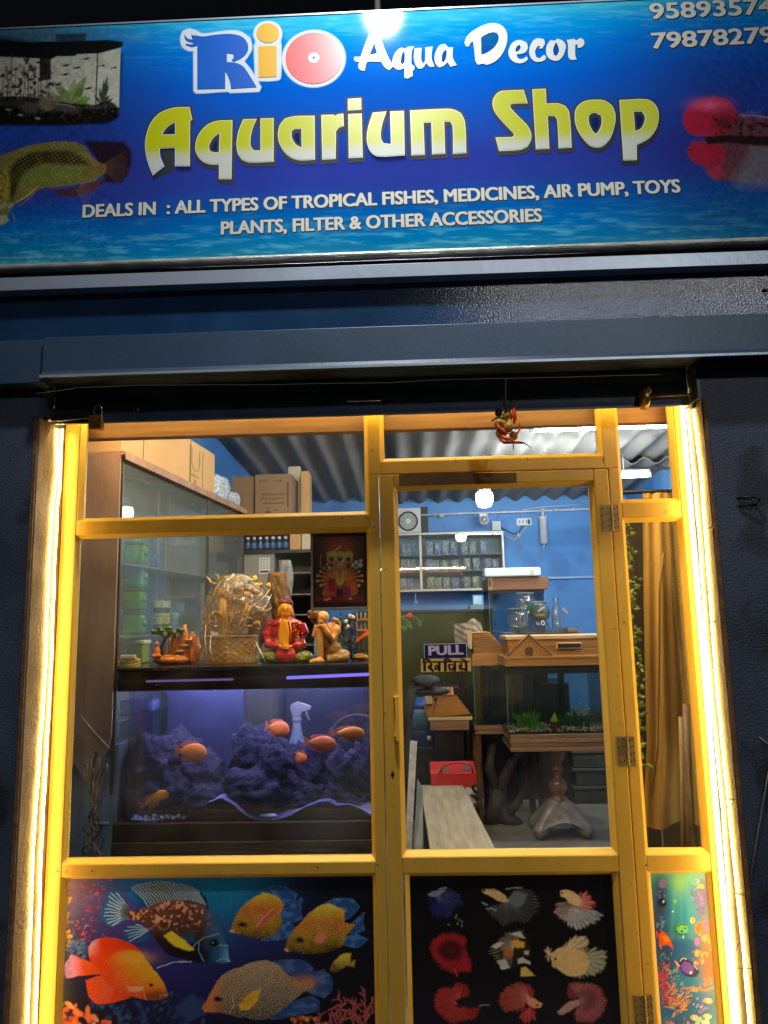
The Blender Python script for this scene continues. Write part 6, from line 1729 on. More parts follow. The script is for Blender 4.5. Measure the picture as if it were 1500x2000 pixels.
part('foot', MB().box(c[0]-0.05, c[0]+0.05, fy, fy+0.06, FLZ, c[2]-0.051), DKW, fan)
pillar = MB(); q = rect(476, 1346, 532, 1600, 1.25); pillar.box(q[0], q[1], 1.25, 1.45, FLZ, 1.36)
solo('plinth', pillar, mat('olive grey plinth', (140, 138, 104), 0.7, var=0.12), 'plain olive grey plinth seen through the middle of the aquarium', 'plinth', bevel=0.004)
q = rect(560, 1350, 745, 1600, 1.5)
solo('back_screen', MB().box(q[0], q[1], 1.5, 1.52, FLZ, 1.36), mat('slate blue board', (64, 76, 92), 0.6, var=0.2), 'slate blue board standing behind the right half of the aquarium', 'board', bevel=0.002)

cx0 = P(178, 1580, 0.22)
cbm = {'tan cable': MB(), 'black cable': MB()}
rn = random.Random(12)
s_ = pxs(0.22)
ct_ = MB()
def cabl(seed):
    r_ = random.Random(seed); out = []
    x0_ = r_.uniform(156, 196); w_ = r_.uniform(4, 16)
    kn = (183, 1578)
    for k in range(9):
        t = k/8.0; lx = x0_+w_*math.sin(t*PI); ly = 1578-(60+r_.uniform(0, 44))*math.sin(t*PI)*(1 if k not in (0, 8) else 0)
        out.append(P(kn[0]*(1-math.sin(t*PI))+ (lx-14+28*t)*math.sin(t*PI), ly, 0.20+r_.uniform(0, 0.05)))
    return out
cg = thing('cable_bundle', 'tangled bundle of tan and black cables hanging left of the aquarium', 'cable bundle', cx0)
for k in range(13):
    (cbm['tan cable'] if k % 3 else cbm['black cable']).tube(cabl(k), 0.0019, 6)
for k in range(13):
    r_ = random.Random(90+k); p = [(183+r_.uniform(-6, 6), 1572)]
    for j in range(1, 6):
        p.append((183+r_.uniform(-26, 22)*min(1, j*0.5), 1578+j*20+r_.uniform(-6, 6)))
    (cbm['black cable'] if k % 3 else cbm['tan cable']).tube([P(x, y, 0.20+r_.uniform(0, 0.05)) for x, y in p], 0.0018, 6)
for nm_, cl in (('tan cable', (136, 108, 66)), ('black cable', (30, 28, 26))):
    part('cable', cbm[nm_], mat(nm_, cl, 0.5), cg, smooth=True, label=nm_+' loops')
q = rect(140, 1430, 236, 1690, 0.42)
solo('utility_box', MB().box(q[0], q[1]-0.01, 0.41, 0.60, FLZ, at(190, 1455, 0.41)[1]), mat('blue grey panel', (92, 104, 116), 0.6, var=0.25, vs=6), 'blue grey box standing in the dark corner behind the cables', 'box', bevel=0.004)
stk = MB()
stk.tube([P(157, 1398, 0.30), P(185, 1432, 0.30), P(214, 1462, 0.30)], 0.0036, 6)
solo('cane', stk, mat('brown cane', (120, 84, 62), 0.6), 'longer thin brown cane slanting down towards the tank corner', 'cane', 'canes in the dark corner')
stk = MB(); stk.tube([P(196, 1430, 0.31), P(208, 1412, 0.31)], 0.0026, 6).tube([P(146, 1444, 0.31), P(176, 1442, 0.31)], 0.0024, 6)
solo('cane', stk, mat('brown cane', (120, 84, 62), 0.6), 'short broken cane bits beside the longer slanting cane', 'cane', 'canes in the dark corner')

HZ = zt+0.0125                                  # top of the hood
OY = 0.52
def onhood(px, py, Y=OY):
    return P(px, py, Y)
S = pxs(OY)
ch_ = P(255, 1290, 0.44)
co = thing('cable_coil', 'small coil of yellowish wire with a white plug at the left end of the hood', 'coil', (ch_[0], 0.44, HZ))
r0 = 19*pxs(0.44)
cm_ = MB()
for k in range(5):
    cm_.tube([(ch_[0]+r0*math.cos(t)*(1-0.03*k), 0.44+r0*0.8*math.sin(t), HZ+0.005+0.006*k+0.004*math.sin(t*2+k)) for t in [2*PI*j/20 for j in range(21)]], 0.003, 6)
part('wire', cm_, mat('yellowish wire', (176, 158, 84), 0.5), co, smooth=True)
part('plug', MB().box(ch_[0]-0.055, ch_[0]-0.035, 0.41, 0.44, HZ+0.0005, HZ+0.02).box(ch_[0]-0.028, ch_[0]+0.03, 0.40, 0.424, HZ+0.0305, HZ+0.046), mat('dirty white plug', (190, 170, 140), 0.5), co, bevel=0.003)
tb2 = thing('plastic_tub', 'lime green food tub with a whitish lid on the hood', 'tub', P(272, 1270, 0.66)[:2]+(HZ,))
q = rect(252, 1252, 288, 1288, 0.66)
part('tub_body', MB().box(q[0]+0.004, q[1]-0.004, 0.62, 0.70, HZ, q[3]-0.013), mat('lime tub', (120, 140, 66), 0.4, var=0.1), tb2, bevel=0.006)
part('tub_lid', MB().box(q[0], q[1], 0.616, 0.704, q[3]-0.0125, q[3]+0.004), mat('whitish lid', (186, 184, 160), 0.4), tb2, bevel=0.003)
MOSS = mat('moss green paint', (86, 112, 44), 0.6, var=0.4, vs=60, bump=0.5, bs=120)
AMB = mat('amber resin', (206, 120, 34), 0.3, var=0.35, vs=26, bump=0.3, bs=60)
BRN = mat('dark brown paint', (86, 52, 30), 0.5, var=0.3, vs=30, bump=0.3, bs=80)
bo = thing('bonsai_ornament', 'ornament of a little figure sitting under a bonsai with green crown', 'ornament', onhood(330, 1293)[:2]+(HZ,))
bx = at(325, 1290, OY)[0]
b = MB(); b.ell((bx, OY, HZ+0.018), (0.052, 0.034, 0.02), 20, 10, lump=0.08, seed=4); b.ell((bx+0.06, OY, HZ+0.016), (0.03, 0.028, 0.017), 16, 9, lump=0.08, seed=5)
b.v = [(p[0], p[1], max(p[2], HZ+0.0005)) for p in b.v]
part('rock_base', b, AMB, bo, smooth=True)
b = MB(); b.tube([(bx-0.02, OY+0.008, HZ+0.03), (bx-0.026, OY+0.01, HZ+0.07), (bx-0.008, OY+0.008, HZ+0.105), (bx+0.02, OY+0.004, HZ+0.13)], [0.009, 0.007, 0.006, 0.004], 8).tube([(bx-0.008, OY+0.008, HZ+0.105), (bx-0.03, OY, HZ+0.125)], [0.005, 0.003], 6)
part('trunk', b, BRN, bo, smooth=True)
b = MB(); rn = random.Random(2)
for k in range(26):
    b.ell((bx+rn.uniform(-0.055, 0.06), OY+rn.uniform(-0.02, 0.02), HZ+0.13+rn.uniform(-0.008, 0.022)), (rn.uniform(0.008, 0.015), 0.011, rn.uniform(0.005, 0.009)), 8, 6, lump=0.12, seed=k)
part('crown', b, MOSS, bo, smooth=True)
b = MB(); fx = bx-0.032
b.ell((fx, OY-0.022, HZ+0.052), (0.015, 0.012, 0.022), 12, 8).ell((fx, OY-0.024, HZ+0.083), (0.0095, 0.0095, 0.012), 12, 8).ell((fx-0.008, OY-0.03, HZ+0.036), (0.015, 0.012, 0.008), 10, 6).ell((fx+0.01, OY-0.03, HZ+0.036), (0.013, 0.012, 0.008), 10, 6)
part('figure', b, mat('orange figurine paint', (226, 124, 60), 0.4, var=0.15, vs=40), bo, remesh=0.0026)
am = thing('rock_ornament', 'amber resin mountain ornament with water steps beside the wrapped basket', 'ornament', onhood(362, 1293)[:2]+(HZ,))
ax = at(362, 1290, OY+0.05)[0]; b = MB(); rn = random.Random(15)
for k in range(30):
    h = rn.uniform(0.06, 0.165)*(1-0.35*abs(k-15)/15.0); x_ = ax+(k-15)*0.0042+rn.uniform(-.004, .004)
    b.ell((x_, OY+0.05+rn.uniform(-0.03, 0.02), HZ+h/2), (rn.uniform(0.008, 0.014), rn.uniform(0.010, 0.016), h/2), 9, 8, lump=0.14, seed=k, freq=5)
part('crag', b, AMB, am, smooth=True)
b = MB()
for k in range(4):
    b.ell((ax-0.02+0.012*k, OY-0.002+0.008*k, HZ+0.03+0.022*k), (0.022, 0.014, 0.006), 12, 6)
part('step', b, mat('pale amber step', (206, 152, 76), 0.35, var=0.2), am, smooth=True)
BASK = mat('wicker', (226, 160, 64), 0.5, var=0.35, vs=70, stretch=(1, 1, 1), bump=0.0)
bk = thing('gift_basket', 'wicker basket fountain with bamboo sticks wrapped in clear plastic', 'basket', onhood(452, 1298)[:2]+(HZ,))
bcx = at(450, 1270, OY)[0]; W2 = 52*S
b = MB()
def weave(u, v):
    th = 2*PI*u; row = v*9; rr = 1+0.02*math.sin(PI*2*row)*0+0.030*math.sin(th*20+PI*math.floor(row))*abs(math.sin(PI*(row % 1)))+0.014*abs(math.sin(PI*(row % 1)))
    e = 0.96+0.06*v
    return (bcx+W2*rr*e*math.cos(th), OY+0.055*rr*e*math.sin(th), HZ+0.001+v*50*S)
b.grid(weave, 160, 45)
part('basket', b, BASK, bk, smooth=True)
b = MB().tube([(bcx+W2*1.04*math.cos(t), OY+0.058*math.sin(t), HZ+51*S) for t in [2*PI*j/40 for j in range(41)]], 0.0045, 8)
part('basket_rim', b, BASK, bk, smooth=True)
part('basket_fill', MB().lathe([(0.001, 0), (0.93, 0.004), (0.93, -0.006)], (0, 0, 0), 30), BRN, bk) if False else None
fl_ = MB(); fl_.grid(lambda u, v: (bcx+W2*0.97*v*math.cos(2*PI*u), OY+0.053*v*math.sin(2*PI*u), HZ+44*S+0.004*math.sin(u*40)*v), 30, 4)
part('basket_fill', fl_, BRN, bk)
BAM = mat('golden bamboo', (216, 158, 60), 0.3, var=0.25, vs=14)
def onb(px, py, d=0.0):
    return P(px, py, OY+d)
for pts, r_ in (([(430, 1240), (431, 1200), (433, 1168)], 0.010), ([(436, 1242), (437, 1205), (439, 1172)], 0.006), ([(440, 1244), (452, 1206), (451, 1196)], 0.005), ([(447, 1242), (443, 1215), (437, 1178)], 0.0045), ([(456, 1240), (470, 1212), (486, 1174)], 0.0045), ([(462, 1244), (478, 1215), (490, 1182)], 0.004), ([(412, 1240), (406, 1222), (410, 1200)], 0.005)):
    part('bamboo_stick', MB().tube([onb(x, y, -0.02) for x, y in pts], r_, 9), BAM, bk, smooth=True)
b = MB(); rn = random.Random(33)
for k in range(36):
    x_, y_ = rn.choice(((415, 1215), (418, 1195), (410, 1230), (490, 1150), (500, 1145), (480, 1155), (500, 1215), (505, 1235)))
    b.ell(onb(x_+rn.gauss(0, 8), y_+rn.gauss(0, 7), rn.uniform(-0.02, 0.04)), (rn.uniform(0.008, 0.018), 0.014, rn.uniform(0.007, 0.015)), 9, 7, lump=0.15, seed=k)
part('resin_rocks', b, mat('golden resin', (226, 158, 40), 0.25, var=0.4, vs=30, bump=0.3, bs=60), bk, smooth=True)
b = MB()
for k in range(60):
    p = Vector(onb(rn.uniform(420, 500), 1128+abs(rn.gauss(0, 9)), rn.uniform(-0.03, 0.05))); b.leaf(p, (rn.uniform(-1, 1), rn.uniform(-0.5, 0.5), rn.uniform(-0.6, 0.5)), rn.uniform(0.02, 0.04), 0.012)
for k in range(14):
    p = Vector(onb(rn.uniform(482, 496), 1215+rn.gauss(0, 8), 0.0)); b.leaf(p, (rn.uniform(-1, 1), rn.uniform(-0.5, 0.5), rn.uniform(0, 1)), 0.03, 0.012)
part('leaves', b, mat('olive leaves', (128, 124, 44), 0.5, var=0.4, vs=30), bk)
part('back_stones', MB().ell(onb(506, 1225, 0.02), (0.045, 0.03, 0.075), 20, 16, lump=0.12, seed=6, freq=5), mat('brown grey stones', (120, 96, 70), 0.6, var=0.4, vs=40, bump=0.5, bs=80), bk, smooth=True)
b = MB()
for k in range(190):
    p = Vector(onb(rn.uniform(412, 508), rn.uniform(1140, 1245), rn.uniform(0.0, 0.05))); b.leaf(p, (rn.uniform(-0.8, 0.8), rn.uniform(-0.5, 0.3), rn.uniform(-0.3, 1)), rn.uniform(0.03, 0.06), 0.012)
part('dried_straw', b, mat('golden straw', (214, 156, 60), 0.35, var=0.45, vs=40), bk)
wp = MB()
zt_ = at(460, 1122, OY)[1]; wzr = zt_-HZ
def wrap(u, v):
    th = 2*PI*u; t = v*PI/2
    prof_r = 1.1*(1-max(0, (v-0.62)/0.38)**2.2)**0.5 if v > 0.62 else 1.1-0.05*math.sin(v*6)
    prof_r *= (0.78+0.22*(1-v)**0.4) if v < 0.999 else 1
    cr_ = 1+0.03*math.sin(th*7+v*5)+0.025*math.sin(th*13-v*11)+0.02*math.sin(th*23+v*17)+0.015*math.sin(v*31+th*5)
    cxx = bcx+8*S*v+0.012*math.sin(v*3)
    return (cxx+W2*1.12*prof_r*cr_*math.cos(th)*(1.0 if math.cos(th) < 0 else 1.12), OY+0.075*prof_r*cr_*math.sin(th), HZ+0.002+wzr*v*(1+0.01*math.sin(th*9)))
wp.grid(wrap, 90, 44)
part('clear_wrap', wp, glassy('crinkled clear wrap', (0.97, 0.96, 0.93), 0.10, 0.08, haze=0.34, hcol=(246, 206, 130), bump=0.9, bs=26, patchy=True), bk, smooth=True)
b = MB()
for pts in ([(505, 1190), (520, 1182), (531, 1160)], [(498, 1180), (516, 1166), (528, 1150)], [(505, 1192), (524, 1192), (530, 1186)], [(410, 1180), (422, 1150), (432, 1135)], [(404, 1290), (400, 1250), (402, 1220)], [(412, 1240), (410, 1268), (418, 1290)], [(500, 1255), (512, 1280), (520, 1296)]):
    b.tube([onb(x, y, -0.085) for x, y in pts], [0.0016, 0.0026, 0.001], 6)
part('wrap_crease', b, mat('bright wrap crease', (226, 220, 206), 0.2), bk, smooth=True)
lg = thing('driftwood_log', 'upright bark covered driftwood log behind the seated statue', 'driftwood', onhood(545, 1290, OY+0.10)[:2]+(HZ,))
Yl = OY+0.10; b = MB(); n_ = 26; rows = 40
def bark(u, v):
    th = 2*PI*u; cxp_ = 562-22*v; py = 1292-172*v
    c_ = P(cxp_, py, Yl); r_ = (30-13*v)*pxs(Yl)*(1+0.10*math.sin(th*5+v*7)+0.07*math.sin(th*11+v*23)+0.06*math.sin(v*40+th*3))
    return (c_[0]+r_*math.cos(th), Yl+r_*0.8*math.sin(th), max(HZ+0.0005, c_[2]))
b.grid(bark, n_*2, rows)
part('bark', b, mat('rough bark', (112, 84, 48), 0.8, var=0.45, vs=40, stretch=(1, 1, 0.4), bump=0.9, bs=60), lg, smooth=True)
c_ = P(540, 1120, Yl)
part('cut_end', MB().lathe([(0.001, 0.004), (0.034, 0.003), (0.034, -0.01)], (c_[0], Yl, c_[2]), 20), mat('cut log end', (170, 116, 60), 0.7, var=0.2, vs=40), lg)

SKIN = mat('golden skin paint', (236, 160, 26), 0.35, var=0.06, vs=20)
ROBE = mat('crimson robe paint', (178, 26, 30), 0.22, var=0.25, vs=26, coat=0.4)
GREENR = mat('green skirt paint', (58, 84, 26), 0.3, var=0.5, vs=40, coat=0.3, col2=(150, 150, 50))
HAIR = mat('maroon curls', (110, 40, 36), 0.5, var=0.3, vs=40)
Bx = at(558, 1290, OY)[0]; By = OY-0.04
s_ = pxs(By)
def st(px, py, d=0.0):
    p = P(px, py, By+d); return p
bu = thing('seated_statue', 'seated golden faced statue in a crimson robe on the aquarium hood', 'statue', (Bx, By, HZ))
zb_ = HZ+0.0005
def flatb(mb):
    mb.v = [(p[0], p[1], max(p[2], zb_)) for p in mb.v]; return mb
b = MB(); b.ell(st(533, 1283), (26*s_, 0.045, 14*s_), 18, 12).ell(st(585, 1283), (27*s_, 0.045, 14*s_), 18, 12).ell(st(558, 1286, 0.01), (40*s_, 0.05, 11*s_), 18, 10)
b.ell(st(516, 1286), (11*s_, 0.03, 10*s_), 12, 8).ell(st(602, 1286), (11*s_, 0.03, 10*s_), 12, 8)
part('folded_legs', flatb(b), GREENR, bu, remesh=0.004)
b = MB()
rn = random.Random(3)
for k in range(9):
    for sx in (-1, 1):
        x_ = 558+sx*(24+rn.uniform(-6, 16)); y_ = 1278+rn.uniform(-5, 10)
        q_ = st(x_, y_, -0.044); b.tube([(q_[0]-sx*0.006, q_[1]+0.002, q_[2]-0.004), q_, (q_[0]+sx*0.009, q_[1]+0.001, q_[2]+0.003)], 0.0014, 5)
part('gold_trim', b, mat('gold trim paint', (206, 176, 70), 0.35), bu, smooth=True)
b = MB(); b.ell(st(558, 1233), (26*s_, 0.036, 34*s_), 18, 14).ell(st(558, 1218), (33*s_, 0.034, 11*s_), 18, 10)
for sx in (-1, 1):
    b.tube([st(558+sx*29, 1218), st(558+sx*36, 1238), st(558+sx*33, 1258, -0.01), st(558+sx*20, 1262, -0.036), st(558+sx*10, 1264, -0.044)], [0.020, 0.023, 0.022, 0.017, 0.011], 12)
part('robe', b, ROBE, bu, remesh=0.0035)
b = MB(); b.ell(st(558, 1280, -0.046), (20*s_, 0.018, 14*s_), 16, 10).ell(st(558, 1270, -0.044), (18*s_, 0.014, 8*s_), 14, 8)
part('robe_lap', flatb(b), mat('vermilion lap paint', (206, 52, 30), 0.25, var=0.2, vs=40), bu, remesh=0.0035)
b = MB()
for k in range(44):
    sx = rn.choice((-1, 1)); q_ = st(558+sx*rn.uniform(14, 33), rn.uniform(1214, 1258), -0.03-0.012*rn.random()); b.ell((q_[0], q_[1], q_[2]), 0.0022, 6, 4)
part('robe_dots', b, mat('gold trim paint', (206, 176, 70), 0.35), bu, smooth=True)
b = MB(); b.prism([at(x, y, By) for x, y in ((551, 1211), (564, 1211), (568, 1236), (566, 1262), (549, 1262), (547, 1236))], By-0.044, By-0.015).tube([st(557, 1212, -0.01), st(558, 1200, -0.008)], [0.0185, 0.0165], 14)
part('chest', b, SKIN, bu, remesh=0.0032)
b = MB(); b.ell(st(557.5, 1190, -0.012), (12.5*s_, 0.030, 15*s_), 20, 16).ell(st(557.5, 1199, -0.020), (9*s_, 0.022, 8*s_), 16, 10).ell(st(557.5, 1191, -0.042), (1.9*s_, 0.007, 4.5*s_), 8, 6)
for sx in (-1, 1):
    b.ell(st(557.5+sx*13.5, 1196, -0.004), (2.2*s_, 0.008, 8*s_), 8, 8)
part('head', b, SKIN, bu, remesh=0.0024)
b = MB()
for sx in (-1, 1):
    b.tube([st(557.5+sx*2.6-2.8, 1187.4, -0.0425), st(557.5+sx*5.4-0.6*sx, 1188.4, -0.0425), st(557.5+sx*5.4+2.4*sx, 1187.4, -0.038)] if sx > 0 else [st(549.2, 1187.4, -0.038), st(552.5, 1188.4, -0.0425), st(555.0, 1187.4, -0.0425)], 0.0009, 5)
    b.tube([st(557.5+sx*2.4, 1183.4, -0.042), st(557.5+sx*6, 1181.6, -0.041), st(557.5+sx*9.4, 1184, -0.035)], 0.0007, 5)
b.tube([st(553.6, 1199.4, -0.0425), st(557.5, 1200.4, -0.0445), st(561.4, 1199.4, -0.0425)], 0.0011, 5)
part('face_lines', b, mat('dark face paint', (116, 52, 14), 0.5), bu)
b = MB(); b.ell(st(557.5, 1178, 0.0), (13.6*s_, 0.032, 9.5*s_), 18, 12).ell(st(557.5, 1169, 0.0), (7.5*s_, 0.018, 5*s_), 14, 8)
for k in range(46):
    th = rn.uniform(0, PI); ph_a = rn.uniform(-0.2, 1.2)
    b.ell(st(557.5+13.4*math.cos(th)*math.cos(ph_a), 1178-9.6*math.sin(ph_a), -0.032*math.sin(th)*math.cos(ph_a)), 0.0042, 7, 5)
part('curled_hair', b, HAIR, bu, smooth=True)
b = MB()
for sx in (-1, 1):
    b.ell(st(557.5+sx*5, 1263, -0.058), (8*s_, 0.009, 3.6*s_), 12, 8)
    for k in range(4):
        b.tube([st(557.5+sx*6, 1260.5+k*1.9, -0.066), st(557.5-sx*1, 1261.2+k*1.9, -0.069), st(557.5-sx*7, 1261.5+k*1.8, -0.065)], [0.0026, 0.0024, 0.0018], 6)
    b.tube([st(557.5+sx*7, 1259, -0.062), st(557.5+sx*3, 1255.5, -0.064), st(557.5+sx*0.8, 1254.5, -0.064)], [0.0028, 0.0024, 0.0018], 6)
part('hands', b, SKIN, bu, smooth=True)
b = MB()
for sx in (-1, 1):
    b.tube([st(557.5+sx*9, 1213, -0.034), st(557.5+sx*11, 1232, -0.042), st(557.5+sx*10, 1252, -0.040)], 0.0024, 6)
part('robe_border', b, mat('gold trim paint', (206, 176, 70), 0.35), bu, smooth=True)

CREAMS = mat('cream ochre skin', (222, 158, 84), 0.4, var=0.08, vs=20)
BRONZ = mat('carved bronze cloth', (120, 84, 40), 0.4, var=0.5, vs=50, bump=0.6, bs=90, col2=(176, 134, 60))
bu2 = thing('resting_statue', 'resting statue leaning its head on a raised knee, right of the seated one', 'statue', st(640, 1290)[:2]+(HZ,))
b = MB(); b.ell(st(655, 1283), (28*s_, 0.04, 13*s_), 18, 10).ell(st(668, 1278, -0.01), (16*s_, 0.03, 10*s_), 14, 8)
b.tube([st(640, 1262, -0.02), st(628, 1240, -0.03), st(625, 1222, -0.03)], [0.021, 0.019, 0.017], 12).ell(st(648, 1268, -0.005), (20*s_, 0.036, 16*s_), 16, 10).tube([st(680, 1284, -0.02), st(660, 1287, -0.035), st(638, 1288, -0.04)], [0.020, 0.018, 0.014], 12)
part('draped_legs', flatb(b), BRONZ, bu2, remesh=0.0035)
b = MB(); b.tube([st(625, 1228, -0.036), st(626, 1256, -0.040), st(626, 1284, -0.040)], [0.018, 0.014, 0.011], 12).ell(st(620, 1291, -0.052), (15*s_, 0.016, 6*s_), 14, 8).ell(st(609, 1294, -0.056), (6*s_, 0.012, 3.4*s_), 10, 6)
part('shin_and_foot', flatb(b), CREAMS, bu2, remesh=0.0032)
b = MB(); b.ell(st(645, 1240, 0.0), (16*s_, 0.032, 24*s_), 16, 12).tube([st(656, 1218, 0.0), st(657, 1232, -0.02), st(649, 1248, -0.04), st(640, 1236, -0.05), st(632, 1222, -0.05), st(622, 1222, -0.05)], [0.022, 0.019, 0.014, 0.012, 0.011, 0.008], 12)
b.tube([st(634, 1222, -0.02), st(618, 1226, -0.036), st(612, 1244, -0.038)], [0.017, 0.014, 0.010], 12)
part('torso_and_arms', b, CREAMS, bu2, remesh=0.0032)
b = MB(); b.ell(st(630, 1206, -0.03), (12*s_, 0.028, 13*s_), 18, 12, M=Matrix.Rotation(0.7, 4, 'Y')).ell(st(634, 1208, -0.052), (3*s_, 0.006, 2.2*s_), 8, 6).ell(st(628, 1214, -0.04), (8*s_, 0.02, 7*s_), 12, 8)
part('head', b, CREAMS, bu2, remesh=0.0028)
b = MB(); b.ell(st(616, 1204, -0.02), (12*s_, 0.030, 14*s_), 16, 12).ell(st(606, 1197, -0.015), (6*s_, 0.016, 6*s_), 12, 8)
for k in range(34):
    a_ = rn.uniform(0, 2*PI); e_ = rn.uniform(0, 1); b.ell(st(616+12*math.cos(a_)*e_, 1204+14*math.sin(a_)*e_, -0.02-0.03*math.sqrt(max(0, 1-e_*e_))), 0.004, 7, 5)
part('curled_hair', b, mat('dull maroon curls', (112, 56, 40), 0.5, var=0.3, vs=40), bu2, smooth=True)
b = MB(); b.tube([st(626, 1209, -0.0555), st(629.5, 1207.5, -0.058), st(632, 1205, -0.057)], 0.0009, 5).tube([st(636, 1204, -0.054), st(639, 1202, -0.052)], 0.0009, 5).tube([st(633, 1215, -0.055), st(637, 1212, -0.054)], 0.001, 5)
part('face_lines', b, mat('dark face paint', (116, 52, 14), 0.5), bu2)
b = MB(); b.tube([st(650, 1208, -0.012), st(658, 1212, -0.016), st(661, 1222, -0.012)], [0.008, 0.011, 0.008], 9)
part('shoulder_cloth', b, BRONZ, bu2, smooth=True)
lo_ = thing('foliage_ornament', 'dark artificial plant with pale flowers right of the resting statue', 'plant', onhood(682, 1292, OY+0.03)[:2]+(HZ,))
b = MB(); rn = random.Random(44)
for k in range(170):
    t = rn.random(); x_ = 686-6*t+rn.gauss(0, 6+5*t); y_ = 1292-86*t+rn.gauss(0, 3)
    b.leaf(P(x_, y_, OY+0.03+rn.uniform(-0.02, 0.02)), (rn.uniform(-1, 1), rn.uniform(-0.8, 0.2), rn.uniform(-0.4, 1)), rn.uniform(0.014, 0.026), 0.010)
b.v = [(p[0], p[1], max(p[2], zb_)) for p in b.v]
part('leaves', b, mat('dark green leaves', (40, 56, 28), 0.5, var=0.6, vs=40), lo_)
b = MB()
for x_, y_ in ((680, 1224), (690, 1206), (676, 1214), (684, 1203), (606, 1204)):
    b.ell(P(x_, y_, OY+0.012), (0.009, 0.008, 0.009), 9, 7, lump=0.12)
part('flowers', b, mat('off white petals', (210, 206, 190), 0.6), lo_, smooth=True)
part('stem', MB().tube([P(688, 1293, OY+0.03), P(684, 1240, OY+0.03), P(682, 1205, OY+0.03)], 0.003, 6), DKW, lo_)
hu = thing('hut_ornament', 'little ornament hut with an orange sloping roof beside the window frame', 'ornament', onhood(708, 1292)[:2]+(HZ,))
b = MB(); q = rect(698, 1236, 722, 1288, OY+0.01)
for k in range(4):
    b.tube([(q[0]+(q[1]-q[0])*k/3.0, OY+0.01, HZ+0.003), (q[0]+(q[1]-q[0])*k/3.0, OY+0.01, at(708, 1196, OY+0.01)[1])], 0.004, 8)
part('posts', b, mat('brown grey posts', (112, 92, 74), 0.6, var=0.3), hu, smooth=True)
b = MB(); b.hexa([P(694, 1256, OY-0.03), P(718, 1240, OY-0.03), P(722, 1240, OY+0.05), P(698, 1256, OY+0.05)], [P(696, 1248, OY-0.03), P(716, 1232, OY-0.03), P(722, 1232, OY+0.05), P(700, 1246, OY+0.05)])
part('roof', b, mat('orange roof paint', (226, 98, 30), 0.4), hu)
b = MB(); b.ell((at(704, 1288, OY)[0], OY, HZ+0.014), (0.034, 0.03, 0.016), 14, 8, lump=0.1); b.box(q[0], q[1], OY-0.004, OY+0.022, at(708, 1212, OY)[1], at(708, 1208, OY)[1]); b.box(q[0], q[1], OY-0.004, OY+0.022, at(708, 1232, OY)[1], at(708, 1229, OY)[1])
b.v = [(p[0], p[1], max(p[2], zb_)) for p in b.v]
part('base_and_ledges', b, mat('ochre ledge', (170, 118, 52), 0.5, var=0.4, vs=30), hu)
pm = MB(); rn = random.Random(55)
for k in range(60):
    pm.leaf(P(rn.uniform(655, 675), rn.uniform(1225, 1262), OY+0.12), (rn.uniform(-0.7, 0.7), rn.uniform(-0.3, 0.3), 1), rn.uniform(0.03, 0.07), 0.008)
pm.tube([P(664, 1293, OY+0.12), P(665, 1250, OY+0.12)], 0.012, 8)
pm.v = [(p[0], p[1], max(p[2], zb_)) for p in pm.v]
solo('grass_plant', pm, mat('blue green blades', (44, 70, 44), 0.5, var=0.4, vs=30), 'dark grassy plastic plant behind the resting statue', 'plant')

q = rect(612, 1038, 716, 1186, 0.05)
x0, x1, z0, z1 = q
pf = thing('devotional_picture', 'dark red devotional picture in a thin frame stuck inside the window', 'picture', (x0, 0.05, z0))
fm_ = MB(); t_ = 0.006
fm_.box(x0-0.008, x0, 0.040, 0.056, z0-0.010, z1+0.006); fm_.box(x1, x1+0.006, 0.040, 0.056, z0-0.010, z1+0.006)
fm_.box(x0, x1, 0.040, 0.056, z0-0.010, z0); fm_.box(x0, x1, 0.040, 0.056, z1, z1+0.006)
part('frame', fm_, mat('brushed frame', (150, 136, 112), 0.45, metal=0.3), pf, bevel=0.001)
pp = Print(x0, x1, z0, z1, 0.046, 110, 150)
pp.C[:] = lin((36, 8, 8))
def D_(x, y):
    return (590+x*140/966.0, 1020+y*145/1000.0*1.0)
def Dp(*pts):
    return [D_(*p) for p in pts]
pp.poly(Dp((185, 195), (830, 185), (835, 1075), (185, 1070)), (52, 24, 22), 2, sm=False)
pp.glow(*D_(510, 430), 38, 34, (92, 64, 50), 0.8)
pp.glow(*D_(500, 340), 26, 20, (190, 70, 40), 0.85)
pp.poly(Dp((190, 1000), (830, 990), (835, 1070), (185, 1068)), (110, 24, 22), 5, sm=False)
for k, a_ in enumerate(range(-60, 61, 20)):                 # fans of arms either side
    for sx in (-1, 1):
        c_ = D_(510+sx*60, 720); L_ = 34+4*math.sin(k)
        e_ = (c_[0]+sx*L_*math.cos(rad(a_)), c_[1]-L_*math.sin(rad(a_))*0.8)
        pp.line([c_, ((c_[0]+e_[0])/2, (c_[1]+e_[1])/2+3), e_], (196, 108, 52), 4.2, 0.85); pp.ell(e_[0], e_[1], 2.6, 2.6, (226, 150, 86), 0, 1.6)
pp.ell(*D_(510, 660), 15, 26, (190, 110, 54), 0, 4)
pp.poly(Dp((270, 960), (330, 800), (440, 740), (470, 860), (460, 990), (300, 1000)), (170, 62, 30), 3)
pp.poly(Dp((560, 860), (620, 760), (720, 790), (760, 930), (720, 980), (560, 1000)), (176, 78, 30), 3)
pp.poly(Dp((560, 850), (650, 880), (660, 980), (560, 1000)), (120, 24, 70), 3)
pp.poly(Dp((350, 740), (450, 780), (440, 960), (350, 900)), (140, 30, 36), 3)
for cx_ in (395, 510, 625):
    pp.ell(*D_(cx_, 480), 9, 11, (196, 150, 84), 0, 2.5); pp.ell(*D_(cx_, 430), 9, 6, (206, 170, 76), 0, 2); pp.ell(*D_(cx_, 500), 5, 5, (120, 60, 30), 0, 2)
